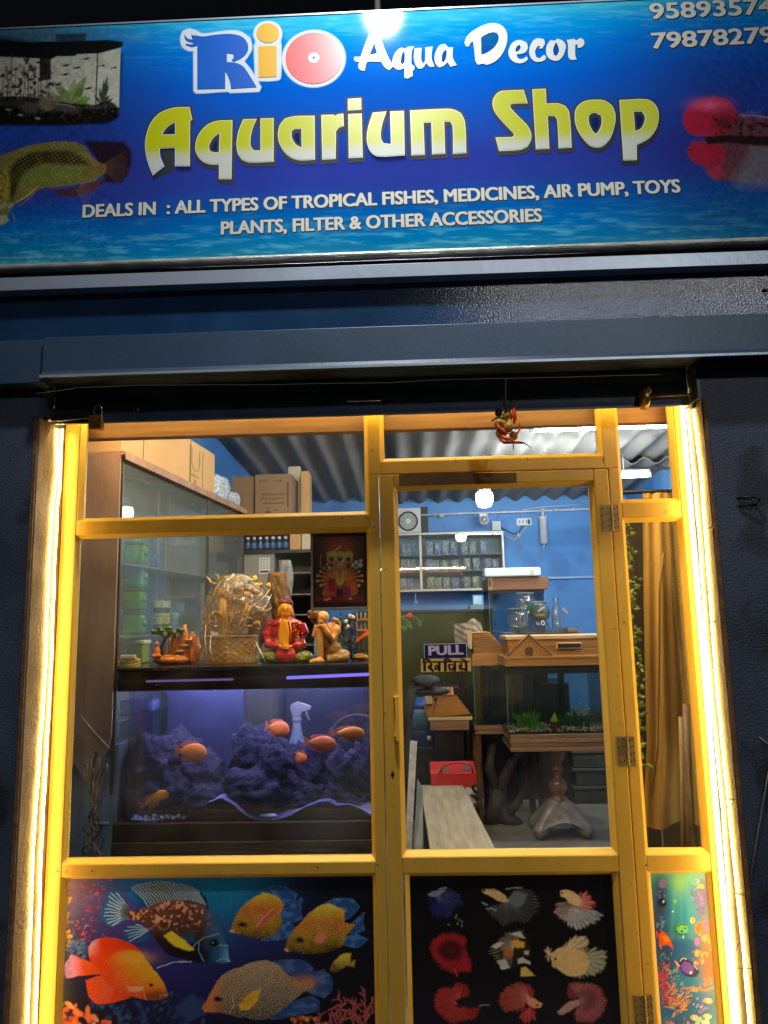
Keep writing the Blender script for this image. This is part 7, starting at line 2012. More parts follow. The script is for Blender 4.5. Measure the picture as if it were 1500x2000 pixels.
for x_, y_, x2, y2 in ((420, 400, 510, 330), (480, 580, 530, 520), (520, 600, 590, 450)):
    pp.line(Dp((x_, y_), (x2, y2)), (236, 206, 176), 1.8, 0.8)
pp.line(Dp((470, 660), (480, 800), (510, 850), (540, 800), (560, 660)), (226, 176, 90), 2.2, 0.8)
pp.line(Dp((440, 660), (465, 830), (510, 900), (550, 830), (585, 660)), (190, 130, 60), 2, 0.7)
pp.line(Dp((245, 620), (250, 470), (270, 420)), (190, 176, 150), 1.4, 0.8); pp.line(Dp((440, 250), (435, 330)), (206, 60, 40), 2)
for x_, y_, r_ in ((370, 615, 3.2), (730, 540, 4), (780, 580, 5), (790, 520, 3.4), (690, 580, 3)):
    pp.ell(*D_(x_, y_), r_, r_, (196, 190, 170), 0, 3, 0.85)
for x_, y_ in ((360, 1030), (650, 1030), (320, 1045)):
    pp.ell(*D_(x_, y_), 3.4, 1.8, (220, 120, 100), 0, 1.4)
pp.C *= (0.55+0.9*fbm(pp.X, pp.Y, 5, 19, 3))[..., None]
pp.build('print', PRINT, pf, gain=1.7)
part('cover_glass', MB().box(x0+0.0005, x1-0.0005, 0.0415, 0.0425, z0+0.0005, z1-0.0005), PANE, pf)

TUBE = emit('white tube', (0.94, 0.98, 1.0), 120.0)
def tube_light(xa, xb, y, z, label):
    r = thing('tube_light', label, 'tube light', ((xa+xb)/2, y, z), 'tube lights under the roof sheets')
    part('glow_tube', MB().tube([(xa+0.03, y, z), (xb-0.03, y, z)], 0.014, 10), TUBE, r, smooth=True)
    b = MB(); b.box(xa, xa+0.029, y-0.016, y+0.016, z-0.018, z+0.022); b.box(xb-0.029, xb, y-0.016, y+0.016, z-0.018, z+0.022)
    part('end_cap', b, WHITEP, r, bevel=0.002)
    part('batten', MB().box(xa+0.005, xb-0.005, y-0.008, y+0.008, z+0.0225, z+0.045), WHITEP, r, bevel=0.003)
    part('hanger', MB().tube([(xa+0.2, y, z+0.05), (xa+0.2, y, z+0.16)], 0.003, 6).tube([(xb-0.2, y, z+0.05), (xb-0.2, y, z+0.16)], 0.003, 6), STEEL, r)
    return r
a = P(1034, 839, 2.0); tube_light(a[0], a[0]+1.20, 2.0, a[2], 'nearer white tube light seen in the top pane right of the charm')
b_ = P(1271, 928, 2.95); tube_light(b_[0]-1.2, b_[0], 2.95, b_[2], 'farther white tube light seen low in the small right pane')
tube_light(-0.75, 0.45, 0.85, 2.84, 'white tube light near the window, above the top panes')  # extra tube, out of view, added to lift the dark front of the room

BY = 3.4
c = P(946, 972, BY); s_ = pxs(BY)
bl = thing('led_bulb', 'bright white led bulb hanging above the camera dome', 'bulb', c)
part('globe', MB().lathe([(2*s_, -20*s_), (12*s_, -17*s_), (16*s_, -8*s_), (16.5*s_, 4*s_), (15*s_, 9*s_)], c, 22), emit('bulb glow', (0.97, 0.99, 1.0), 50.0), bl, smooth=True)
part('bulb_base', MB().lathe([(15*s_, 9.2*s_), (13*s_, 16*s_), (8*s_, 24*s_), (6*s_, 30*s_)], c, 22), WHITEP, bl, smooth=True)
part('flex', MB().tube([(c[0], BY, c[2]+30*s_), (c[0]+0.01, BY, c[2]+0.2), (c[0]+0.015, BY, 2.87)], 0.003, 6), WHITEP, bl)
CYY = 4.75
s_ = pxs(CYY)
cc = P(945, 1016, CYY)
cv = thing('security_camera', 'white swivel security camera on the blue wall below the bulb', 'camera', cc)
part('mount', MB().box(cc[0]-8*s_, cc[0]+8*s_, CYY+0.02, 4.999, cc[2]+6*s_, cc[2]+14*s_), WHITEP, cv, bevel=0.006)
part('ball', MB().ell(cc, 10*s_, 18, 12), WHITEP, cv, smooth=True)
ey = part('eye_plate', MB().lathe([(6*s_, -10.5*s_), (6*s_, -7*s_)], cc, 18, axis='y'), BLACKP, cv)
part('lens', MB().lathe([(2.4*s_, -11.5*s_), (2.4*s_, -10.6*s_)], cc, 12, axis='y'), mat('grey lens', (130, 136, 140), 0.2), ey)
WY = 4.995
ft = thing('exhaust_fan', 'square white exhaust fan with a round grille high on the back wall', 'fan', P(797, 1017, 4.9))
q = rect(768, 992, 822, 1041, 4.9)
part('housing', MB().box(q[0], q[1], 4.9, WY, q[2], q[3]), mat('off white housing', (206, 210, 206), 0.4, var=0.05), ft, bevel=0.008)
fc = P(797, 1018, 4.9); s_ = pxs(4.9)
part('grille_ring', MB().tube([(fc[0]+18*s_*math.cos(t), 4.893, fc[2]+18*s_*math.sin(t)) for t in [2*PI*k/36 for k in range(37)]], 0.009, 8), BLACKP, ft, smooth=True)
b = MB()
for rr in (6, 10, 14):
    b.tube([(fc[0]+rr*s_*math.cos(t), 4.892, fc[2]+rr*s_*math.sin(t)) for t in [2*PI*k/28 for k in range(29)]], 0.0045, 6)
for k in range(8):
    t = PI*k/4; b.tube([(fc[0]+6*s_*math.cos(t), 4.891, fc[2]+6*s_*math.sin(t)), (fc[0]+17*s_*math.cos(t), 4.891, fc[2]+17*s_*math.sin(t))], 0.003, 6)
part('grille', b, mat('grey grille', (150, 156, 156), 0.4), ft, smooth=True)
part('hub', MB().lathe([(5.5*s_, -0.016), (5.5*s_, -0.002)], (fc[0], 4.9, fc[2]), 20, axis='y'), WHITEP, ft, bevel=0.003)
q = rect(822, 990, 836, 1040, 4.97)
solo('shaft_panel', MB().box(q[0], q[1], 4.97, WY, q[2]-0.02, q[3]), mat('dark shaft board', (44, 44, 48), 0.6), 'narrow dark board on the back wall right of the exhaust fan', 'board')
pp_ = thing('pvc_pipe', 'thin white pipe with taps running along the top of the blue wall', 'pipe', P(980, 1003, 4.95))
pts = [P(821, 1006, 4.95), P(900, 1003, 4.95), P(1000, 1000, 4.95), P(1158, 994, 4.95), P(1300, 988, 4.95)]
part('pipe_run', MB().tube(pts, 0.009, 8), WHITEP, pp_, smooth=True)
b = MB()
for x_, y_ in ((848, 1005), (862, 1008), (1060, 997), (1085, 996)):
    b.ell(P(x_, y_, 4.945), (0.028, 0.02, 0.02), 10, 8)
part('fitting', b, mat('greyish fitting', (190, 194, 190), 0.4), pp_, smooth=True)
b = MB()
for x_ in (900, 985, 1120):
    y_ = 1003-(x_-900)*0.036; q_ = P(x_, y_, 4.95); b.box(q_[0]-0.01, q_[0]+0.01, 4.952, WY, q_[2]-0.012, q_[2]+0.012)
part('clamp', b, WHITEP, pp_)
pf2 = thing('water_filter', 'white cylindrical water filter hanging from the pipe on the blue wall', 'filter', P(1061, 1035, 4.93))
q = rect(1054, 1008, 1069, 1062, 4.93); fx_ = (q[0]+q[1])/2; fr_ = (q[1]-q[0])/2
part('filter_body', MB().lathe([(fr_*0.6, q[2]), (fr_, q[2]+0.01), (fr_, q[3]-0.03), (fr_*1.1, q[3]-0.028), (fr_*1.1, q[3]-0.005), (fr_*0.6, q[3])], (fx_, 4.93, 0), 20), WHITEP, pf2, smooth=True)
part('inlet', MB().tube([(fx_, 4.93, q[3]), (fx_, 4.93, at(1061, 999, 4.93)[1])], 0.012, 8), WHITEP, pf2, smooth=True)
part('outlet', MB().tube([(fx_, 4.93, q[2]), (fx_-0.01, 4.93, q[2]-0.06)], 0.006, 8), WHITEP, pf2, smooth=True)
q = rect(1009, 1012, 1038, 1026, 4.96)
sw_ = thing('switchboard', 'small white switchboard with a black switch on the blue wall', 'switchboard', (q[0], 4.96, q[2]))
part('plate', MB().box(q[0], q[1], 4.962, WY, q[2], q[3]), WHITEP, sw_, bevel=0.004)
part('switch', MB().box(q[1]-0.04, q[1]-0.012, 4.955, 4.9615, q[2]+0.012, q[3]-0.012), BLACKP, sw_, bevel=0.003)
b = MB()
for k in range(3):
    x_ = q[0]+0.03+0.035*k; b.box(x_-0.008, x_+0.008, 4.958, 4.9615, q[2]+0.02, q[3]-0.02)
part('socket', b, mat('grey socket', (150, 156, 160), 0.5), sw_)
q = rect(961, 1018, 978, 1036, 4.92)
jb = thing('power_adapter', 'white junction box on the top right corner of the wall case', 'box', (q[0], 4.92, q[2]))
part('body', MB().box(q[0], q[1], 4.92, WY, q[2], q[3]), WHITEP, jb, bevel=0.006)
part('cover', MB().box(q[0]+0.006, q[1]-0.006, 4.914, 4.9195, q[2]+0.006, q[3]-0.006), mat('greyish fitting', (190, 194, 190), 0.4), jb)
b = MB()
b.tube([P(978, 1030, 4.97), P(990, 1036, 4.97), P(1004, 1043, 4.97), P(1014, 1038, 4.97), P(1022, 1027, 4.97)], 0.004, 6)
solo('black_cable', b, BLACKP, 'short black cable sagging between the junction box and the switchboard', 'cable', smooth=True)
b = MB()
b.tube([P(1020, 1010, 4.975), P(1020, 996, 4.975), P(1060, 990, 4.975), P(1170, 983, 4.975)], 0.004, 6)
b.tube([P(1014, 1026, 4.975), P(1012, 1044, 4.975), P(1004, 1055, 4.975)], 0.004, 6).tube([P(1030, 1026, 4.975), P(1014, 1048, 4.975), P(1022, 1072, 4.975)], 0.004, 6).tube([P(988, 1048, 4.975), P(1004, 1056, 4.975), P(1012, 1046, 4.975)], 0.004, 6)
b.ell(P(1012, 1046, 4.97), 0.018, 8, 6)
solo('white_cable', b, WHITEP, 'thin white cables looping around the switchboard on the blue wall', 'cable', smooth=True)
q = rect(1072, 1124, 1300, 1128, 4.96)
solo('wall_batten', MB().box(q[0], 2.29, 4.965, WY, q[2], q[3]), mat('pale blue batten', (150, 186, 220), 0.5, var=0.05), 'pale blue horizontal cable batten across the right of the blue wall', 'batten')

case = thing('wall_case', 'glass fronted wall case of small packets on the blue back wall', 'display case', P(880, 1155, 4.72))
CY_ = 4.72
q = rect(700, 1040, 986, 1155, CY_)
ALU = mat('pale aluminium frame', (190, 184, 170), 0.4, metal=0.2, var=0.06)
part('back', MB().box(q[0], q[1], 4.96, 4.99, q[2], q[3]), mat('grey case back', (140, 148, 150), 0.6, var=0.08), case)
fmb = MB(); e = 0.022
fmb.box(q[0], q[1], CY_, 4.959, q[3]-e, q[3]); fmb.box(q[0], q[1], CY_, 4.959, q[2], q[2]+e)
fmb.box(q[1]-e, q[1], CY_, 4.959, q[2]+e+0.0005, q[3]-e-0.0005)
mx_ = at(822, 1100, CY_)[0]
fmb.box(mx_-0.013, mx_+0.013, CY_, 4.74, q[2]+e+0.0005, q[3]-e-0.0005)
part('frame', fmb, ALU, case, bevel=0.003)
zz_ = [at(880, y_, CY_)[1] for y_ in (1082, 1114)]
for z_ in zz_:
    part('shelf', MB().box(q[0], q[1]-e-0.001, CY_+0.035, 4.958, z_-0.008, z_), mat('grey glass shelf', (120, 132, 136), 0.4), case)
gx_ = at(900, 1100, CY_)[0]
part('sliding_pane', MB().box(mx_+0.014, gx_+0.02, CY_+0.008, CY_+0.012, q[2]+e, q[3]-e), glassy('case glass', (0.92, 0.96, 0.96), 0.035, 0.01, haze=0.06, hcol=(150, 170, 180)), case)
part('sliding_pane', MB().box(gx_-0.02, q[1]-e, CY_+0.016, CY_+0.020, q[2]+e, q[3]-e), glassy('case glass', (0.92, 0.96, 0.96), 0.07, 0.01), case)
part('sliding_pane', MB().box(q[0], mx_-0.014, CY_+0.008, CY_+0.012, q[2]+e, q[3]-e), glassy('case glass', (0.92, 0.96, 0.96), 0.07, 0.01), case)
rn = random.Random(71)
PC = [((120, 130, 150), (206, 210, 214)), ((90, 110, 160), (190, 196, 210)), ((60, 130, 70), (190, 214, 180)), ((110, 90, 130), (206, 190, 210)), ((150, 130, 90), (210, 200, 160)), ((130, 120, 110), (200, 196, 186))]
rows_ = [(zz_[0]+0.001, 0.155, [(840, 0), (856, 1), (871, 0), (886, 1), (908, 0), (924, 5), (946, 1)]), (zz_[1]+0.001, 0.13, [(838, 1), (850, 0), (868, 2), (889, 0), (912, 5), (930, 5), (953, 3), (968, 3)]), (q[2]+e+0.001, 0.135, [(840, 4), (854, 4), (870, 5), (888, 3), (910, 5), (928, 4), (948, 5), (800, 3), (786, 5)])]
names = ['top', 'middle', 'bottom']
oc_ = ['first', 'second', 'third', 'fourth', 'fifth', 'sixth', 'seventh', 'eighth', 'ninth']
kk = 0
for ri, (z_, h_, items) in enumerate(rows_):
    for j, (px_, ci) in enumerate(items):
        x_ = at(px_, 1100, 4.85)[0]
        packet('packet', (x_, 4.84, z_), 0.07, h_*rn.uniform(0.85, 1.0), PC[ci], oc_[j]+' packet in the '+names[ri]+' row of the wall case', rn.uniform(-0.15, 0.15), kk, 'case packet %d' % ci, 'packets in the wall case', dy=0.03); kk += 1
for z_, nm in ((zz_[0], 'upper'), (zz_[1], 'lower')):
    for j, px_ in enumerate((788, 798, 808)):
        x_ = at(px_, 1100, 4.85)[0]
        packet('packet', (x_, 4.84, z_+0.001), 0.05, 0.13, PC[(j+1) % 2 if nm == 'upper' else 5], oc_[j]+' packet on the '+nm+' shelf behind the narrow left pane of the wall case', 0, kk, 'case packet %d' % ((j+1) % 2 if nm == 'upper' else 5), 'packets in the wall case', dy=0.03); kk += 1
q = rect(700, 1184, 950, 1192, 4.6)
solo('wall_shelf', MB().box(q[0], q[1], 4.55, WY, q[2], q[3]), mat('blue grey shelf', (96, 120, 150), 0.5, var=0.1), 'long blue grey shelf under the wall case', 'shelf', bevel=0.003)
q2 = rect(917, 1182, 970, 1194, 4.50)
solo('grey_tray', MB().box(q2[0], q2[1], 4.46, 4.549, q2[2], q2[3]).box(q2[0]+0.01, q2[1]-0.01, 4.47, 4.54, q2[2]-0.004, q2[2]-0.0005), mat('grey tray', (136, 148, 148), 0.5), 'flat grey tray at the right end of the blue shelf', 'tray', bevel=0.003)
q3 = rect(922, 1162, 944, 1183, 4.52)
bx_ = thing('small_box', 'light blue box with a white front on the grey tray', 'box', (q3[0], 4.50, q3[2]))
part('box', MB().obox(((q3[0]+q3[1])/2, 4.535, (q2[3]+0.001+q3[3])/2), (q3[1]-q3[0], 0.06, q3[3]-q2[3]-0.002), 0.15), mat('light blue card', (96, 170, 206), 0.5, var=0.1), bx_, bevel=0.003)
part('front_label', MB().obox(((q3[0]+q3[1])/2-0.0045, 4.503, (q2[3]+0.001+q3[3])/2), ((q3[1]-q3[0])*0.7, 0.002, (q3[3]-q2[3])*0.75), 0.15), mat('pale card label', (190, 214, 214), 0.5), bx_)
b = MB(); b.tube([P(811, 1158, 4.6), P(812, 1170, 4.6), P(809, 1180, 4.6), P(814, 1190, 4.6)], 0.004, 6).tube([P(811, 1170, 4.6), P(816, 1178, 4.6)], 0.003, 5).ell(P(814, 1176, 4.6), 0.012, 8, 6)
solo('dangling_wire', b, mat('grey white wire', (170, 176, 176), 0.5), 'grey wire dangling below the left part of the wall case', 'wire', smooth=True)
def tank(name, label, px0, py0, px1, py1, Y, depth, zbase=None, haze=0.05, tint=(0.84, 0.92, 0.88), org=None):
    q = rect(px0, py0, px1, py1, Y)
    z0 = q[2] if zbase is None else zbase
    r = thing('glass_tank', label, 'fish tank', ((q[0]+q[1])/2, Y+depth/2, z0), 'glass tanks for sale inside')
    x0, x1, z1 = q[0], q[1], q[3]
    t = 0.006
    gm_ = glassy(name, tint, 0.045, 0.01, haze=haze, hcol=(70, 84, 84))
    b = MB(); b.box(x0, x1, Y, Y+t, z0+t, z1); b.box(x0, x1, Y+depth-t, Y+depth, z0+t, z1)
    b.box(x0, x0+t, Y+t+0.0005, Y+depth-t-0.0005, z0+t, z1); b.box(x1-t, x1, Y+t+0.0005, Y+depth-t-0.0005, z0+t, z1)
    part('glass', b, gm_, r)
    part('floor_glass', MB().box(x0, x1, Y, Y+depth, z0, z0+t-0.0005), BLACKP, r)
    e = MB()
    for xx in (x0, x1-0.003):
        e.box(xx, xx+0.003, Y-0.0025, Y-0.0004, z0, z1)
    part('glass_edge', e, mat('green glass edge', (110, 136, 126), 0.25, var=0.2), r)
    return r, (x0, x1, z0, z1)
q = rect(700, 1198, 965, 1330, 4.3)
ot = thing('olive_tank', 'long dim olive tank below the blue shelf behind the PULL plate', 'fish tank', ((q[0]+q[1])/2, 4.4, 0.9))
part('tank_body', MB().box(q[0], q[1], 4.35, 4.9, q[2]-0.3, q[3]-0.001), mat('dim olive water', (66, 68, 30), 0.25, var=0.35, vs=2.5), ot)
part('tank_lid', MB().box(q[0], q[1]+0.01, 4.34, 4.91, q[3], q[3]+0.03), mat('dark lid', (36, 44, 48), 0.4), ot, bevel=0.004)
part('tank_stand', MB().box(q[0], q[1], 4.36, 4.89, FLZ, q[2]-0.302), DKW, ot)

WOOD = mat('varnished pine slats', (176, 120, 52), 0.4, var=0.25, vs=7, stretch=(0.3, 1, 6), bump=0.1, bs=30)
WOODL = mat('pale pine', (206, 172, 122), 0.5, var=0.12, vs=7, stretch=(0.4, 1, 5))
WOODD = mat('brown pine', (120, 80, 50), 0.5, var=0.22, vs=7, stretch=(0.4, 1, 5))
GROOVE = mat('dark slot', (34, 22, 16), 0.6)
WRAPW = mat('film wrapped plank', (140, 106, 74), 0.25, var=0.3, vs=9, stretch=(0.2, 1, 5), bump=0.35, bs=60, coat=0.4)
PWRAP = mat('plastic wrapped timber', (112, 76, 42), 0.3, var=0.35, vs=12, bump=0.7, bs=34, coat=0.5)
TY = 2.25
tt = at(1090, 1434, TY)[1]
x0 = at(998, 1450, TY)[0]; x1 = x0+0.76
tbx = (x0+at(1190, 1450, TY)[0])/2
pcx = at(1093, 1600, TY+0.2)[0]
tbl = thing('pedestal_table', 'plastic wrapped wooden pedestal table carrying the planted tank', 'table', (pcx, TY+0.2, FLZ))
b = MB()
for k in range(4):
    z1 = tt-0.026*k; b.box(x0-0.006*(k % 2), x1+0.006*(k % 2), TY-0.005*(k % 2), TY+0.42, z1-0.0255, z1)
part('table_top', b, WRAPW, tbl, bevel=0.004)
zf = FLZ
s_ = pxs(TY+0.2)
def pz(y):
    return at(1093, y, TY+0.2)[1]
col_ = MB().lathe([(17*s_, pz(1530)), (24*s_, pz(1555)), (18*s_, pz(1562)), (17*s_, pz(1556)), (17*s_, pz(1548)), (15*s_, pz(1546))], (0, 0, 0), 8) if False else MB()
col_.lathe([(16*s_, pz(1572)), (18*s_, pz(1562)), (17*s_, pz(1556)), (10*s_, pz(1551)), (14*s_, pz(1546)), (18*s_, pz(1535)), (15*s_, pz(1524)), (8*s_, pz(1518)), (7*s_, pz(1510)), (9*s_, pz(1504)), (12*s_, pz(1502)), (12*s_, pz(1498)), (9.5*s_, pz(1494)), (10*s_, pz(1488)), (13*s_, pz(1484)), (17*s_, pz(1470)), (20*s_, tt-0.106)], (pcx, TY+0.2, 0), 28)
part('column', col_, PWRAP, tbl, smooth=True)
for k, (dx, dy) in enumerate(((-0.17, -0.12), (0.17, -0.12), (-0.16, 0.16), (0.16, 0.16))):
    b = MB(); p0 = Vector((pcx, TY+0.2, FLZ+0.19)); e = Vector((pcx+dx, TY+0.2+dy, FLZ+0.036))
    pts = [p0*(1-t)+e*t+Vector((0, 0, 0.055*math.sin(PI*t)*(1-t)-0.035*t*(1-t)*2)) for t in [j/7 for j in range(8)]]
    b.tube(pts, [0.060, 0.058, 0.052, 0.047, 0.044, 0.044, 0.046, 0.034], 12)
    if k == 1:
        def web(u, v):
            a_ = Vector((pcx-0.17*v, TY+0.2-0.12*v, 0)); c_ = Vector((pcx+0.17*v, TY+0.2-0.12*v, 0)); p_ = a_*(1-u)+c_*u
            return (p_.x, p_.y-0.020-0.02*math.sin(PI*u)+0.003*math.sin(u*40), FLZ+0.20-0.11*v-0.05*v*v+0.075*v*math.sin(PI*u))
        wb = MB(); wb.grid(web, 24, 12)
        part('wrap_web', wb, mat('wrapped grey foot', (134, 124, 112), 0.3, var=0.3, vs=22, bump=0.9, bs=30, coat=0.5), tbl, smooth=True)
    part('foot', b, mat('wrapped grey foot', (134, 124, 112), 0.3, var=0.3, vs=22, bump=0.9, bs=30, coat=0.5), tbl, smooth=True)
r, tq = tank('planted tank glass', 'planted glass tank with gravel on the pedestal table', 990, 1300, 1178, 1431, TY+0.02, 0.36, zbase=tt+0.001, haze=0.03)
tx0_, tx1_, tz0, tz1 = tq[0], tq[0]+0.70, tq[2], tq[3]
part('top_band', MB().box(tx0_-0.002, tq[1]+0.002, TY+0.017, TY+0.0195, tz1-0.05, tz1), BLACKP, r)
gv = MB(); rn = random.Random(17)
for k in range(420):
    gv.ell((rn.uniform(tx0_+0.012, tq[1]-0.012), TY+0.03+rn.random()**1.6*0.30, tz0+0.007+rn.uniform(0, 0.022)), rn.uniform(0.006, 0.010), 6, 4, lump=0.1, seed=k)
solo('gravel', gv, mat('mixed brown gravel', (140, 96, 76), 0.6, var=0.5, vs=60, col2=(240, 220, 190), detail=1), 'mixed brown and white gravel in the planted tank', 'gravel')['kind'] = 'stuff'
GP = mat('green plastic plant', (136, 200, 76), 0.4, var=0.4, vs=30)
GPD = mat('dark green plastic plant', (70, 140, 70), 0.4, var=0.4, vs=30)
def tuft(px, py, w_, h_, Y, m_, label, n_=50, seed=0, thing_=True):
    rn_ = random.Random(seed); b = MB(); s = pxs(Y); c = P(px, py, Y)
    for k in range(n_):
        a_ = rn_.uniform(-1, 1); p = Vector((c[0]+a_*w_*s*0.25, Y+rn_.uniform(-0.02, 0.02), c[2]))
        b.leaf(p, (a_*0.8+rn_.uniform(-.2, .2), rn_.uniform(-0.5, 0.3), 1), h_*s*rn_.uniform(0.5, 1.0), 0.010)
    b.tube([(c[0], Y, c[2]-0.012), (c[0], Y, c[2]+0.01)], 0.008, 6)
    return solo('plastic_plant', b, m_, label, 'plant', 'plants in the planted tank', org=c)
tuft(1030, 1417, 40, 34, TY+0.09, GP, 'light green tufted plant at the left of the planted tank', 60, 1)
tuft(1047, 1424, 14, 18, TY+0.07, GP, 'low light green sprig beside the tufted plant', 24, 2)
tuft(1112, 1418, 44, 30, TY+0.12, GPD, 'dark spiky plant in the middle of the planted tank', 46, 3)
tuft(1136, 1420, 40, 36, TY+0.09, GPD, 'tall dark green plant at the right of the planted tank', 60, 4)
b = MB(); rn = random.Random(4)
for k in range(16):
    b.ell(P(1136+rn.gauss(0, 10), 1392+rn.gauss(0, 9), TY+0.07), 0.005, 6, 4)
solo('plastic_flowers', b, mat('tiny white flowers', (206, 206, 196), 0.6), 'tiny white flowers on the right plant of the planted tank', 'flowers')
ho = thing('tiny_house', 'tiny house with a lime green roof on the gravel', 'ornament', P(1084, 1420, TY+0.08))
c = P(1084, 1422, TY+0.08); s_ = pxs(TY+0.08)
part('wall', MB().lathe([(10*s_, 0), (7*s_, 12*s_)], c, 10), mat('red brown house', (110, 48, 36), 0.6, var=0.3), ho)
part('roof', MB().lathe([(9.5*s_, 12.2*s_), (7*s_, 16*s_), (1*s_, 28*s_)], c, 12), mat('lime roof', (176, 210, 50), 0.4), ho, smooth=True)
b = MB(); b.ell(P(1060, 1418, TY+0.06), (0.016, 0.012, 0.009), 12, 8)
solo('striped_shell', b, mat('violet striped shell', (60, 40, 90), 0.3, col2=(190, 180, 200), vs=50, stretch=(3, 1, 0.2)), 'little violet and white striped shell on the gravel', 'shell', smooth=True)
hd_ = thing('tank_hood', 'varnished pine hood with a gable front on the planted tank', 'hood', (tx0_, TY, tz1))
Yh = TY-0.005
def hp(x, y):
    return at(x, y, Yh)
zk = tz1+0.001
xr = tx0_+0.66
b = MB(); b.box(tx0_-0.004, xr, Yh, Yh+0.42, zk, hp(1080, 1286)[1]); b.box(tx0_-0.008, xr+0.004, Yh-0.006, Yh+0.426, hp(1080, 1285.5)[1], hp(1080, 1281)[1])
part('skirt', b, WOOD, hd_, bevel=0.002)
zr0 = hp(1080, 1281)[1]+0.0005; zr1 = hp(1120, 1248)[1]
b = MB(); n_ = 9
for k in range(n_):
    z0_ = zr0+(zr1-zr0)*k/n_; z1_ = zr0+(zr1-zr0)*(k+1)/n_-0.003
    y_ = Yh+0.012+0.10*k/n_
    b.box(tx0_+0.03, xr, y_, Yh+0.40, z0_, z1_)
part('slats', b, WOOD, hd_, bevel=0.001)
b = MB(); b.box(tx0_+0.02, xr+0.004, Yh+0.09, Yh+0.42, zr1+0.0004, zr1+0.022)
part('top_board', b, WOODL, hd_, bevel=0.002)
g3 = [hp(990, 1281), hp(1033, 1241), hp(1078, 1281)]
b = MB(); b.prism([(g3[0][0], zr0), (g3[1][0], g3[1][1]), (g3[2][0], zr0)], Yh-0.004, Yh+0.16)
part('gable', b, WOOD, hd_, bevel=0.001)
b = MB(); b.tube([(g3[0][0], Yh-0.005, zr0+0.004), (g3[1][0], Yh-0.005, g3[1][1]+0.004), (g3[2][0], Yh-0.005, zr0+0.004)], 0.006, 6)
part('gable_trim', b, WOODD, hd_)
gc = P(1033, 1271, Yh-0.006); s_ = pxs(Yh)
ro = part('rosette', MB().lathe([(9*s_, -0.006), (9*s_, 0.0015)], gc, 22, axis='y'), WOODD, hd_, bevel=0.002)
b = MB()
for k in range(4):
    t = PI/4+PI/2*k; b.lathe([(2.1*s_, -0.0075), (2.1*s_, -0.0062)], (gc[0]+4*s_*math.cos(t), gc[1], gc[2]+4*s_*math.sin(t)), 10, axis='y')
part('hole', b, GROOVE, ro)
q = rect(1089, 1257, 1134, 1265, Yh+0.03)
sl_ = part('vent_slot', MB().box(q[0]-0.006, q[1]+0.006, Yh+0.020, Yh+0.06, q[2]-0.006, q[3]+0.006), WOODL, hd_, bevel=0.002)
part('slot', MB().box(q[0], q[1], Yh+0.0175, Yh+0.0198, q[2], q[3]), GROOVE, sl_)
T2 = 2.62
r, t2 = tank('second tank glass', 'empty glass tank with a slatted hood left of the planted tank', 926, 1300, 1000, 1416, T2, 0.4, haze=0.05)
b = MB(); b.box(t2[0]-0.004, t2[1]+0.02, T2-0.006, T2+0.42, t2[2]-0.060, t2[2]-0.031); b.box(t2[0]-0.01, t2[1]+0.02, T2-0.01, T2+0.42, t2[2]-0.030, t2[2]-0.001)
s2 = thing('tank_stand', 'film wrapped stand under the second tank with a brown turned post', 'stand', (t2[0], T2, FLZ))
part('stand_top', b, WRAPW, s2, bevel=0.004)
px0 = at(934, 1500, T2+0.02)[0]; zt2 = t2[2]-0.061
pr_ = MB(); pr_.lathe([(0.026, FLZ), (0.026, FLZ+0.16), (0.022, FLZ+0.165), (0.022, FLZ+0.18), (0.026, FLZ+0.185), (0.026, FLZ+0.42), (0.030, FLZ+0.425), (0.030, zt2)], (px0, T2+0.04, 0), 4)
part('post', pr_, mat('amber varnished post', (128, 88, 40), 0.35, var=0.25, vs=12), s2, bevel=0.003)
part('rear_post', MB().box(t2[1]-0.02, t2[1]+0.012, T2+0.36, T2+0.40, FLZ, zt2), DKW, s2)
h2 = thing('tank_hood', 'varnished pine hood of slats with a sloped end on the second tank', 'hood', (t2[0], T2, t2[3]))
zk = t2[3]+0.001; Y2 = T2-0.01
def h2p(x, y):
    return at(x, y, Y2)
b = MB(); b.box(t2[0]-0.004, t2[1]+0.004, Y2, Y2+0.42, zk, h2p(960, 1277)[1])
part('skirt', b, WOOD, h2, bevel=0.002)
zr0 = h2p(960, 1277)[1]+0.0005; zr1 = h2p(950, 1234)[1]
b = MB(); n_ = 11
for k in range(n_):
    z0_ = zr0+(zr1-zr0)*k/n_; z1_ = zr0+(zr1-zr0)*(k+1)/n_-0.0045
    xl = at(925, 1255, Y2)[0]; xr_ = at(993-36*(k/n_), 1255, Y2)[0]
    b.box(xl, xr_, Y2+0.004+0.03*k/n_, Y2+0.40, z0_, z1_)
part('slats', b, WOOD, h2, bevel=0.0015)
q = rect(912, 1231, 924, 1266, Y2-0.02)
part('end_board', MB().hexa([P(915, 1266, Y2), P(922, 1268, Y2), P(922, 1268, Y2+0.3), P(915, 1266, Y2+0.3)], [P(911, 1231, Y2), P(923, 1231, Y2), P(923, 1231, Y2+0.3), P(911, 1231, Y2+0.3)]), WOODL, h2)
dw = MB(); Yd = 2.75
dw.tube([P(1000, 1640, Yd), P(985, 1590, Yd), P(975, 1540, Yd), P(1000, 1490, Yd), P(1018, 1462, Yd)], [0.09, 0.06, 0.045, 0.032, 0.02], 10)
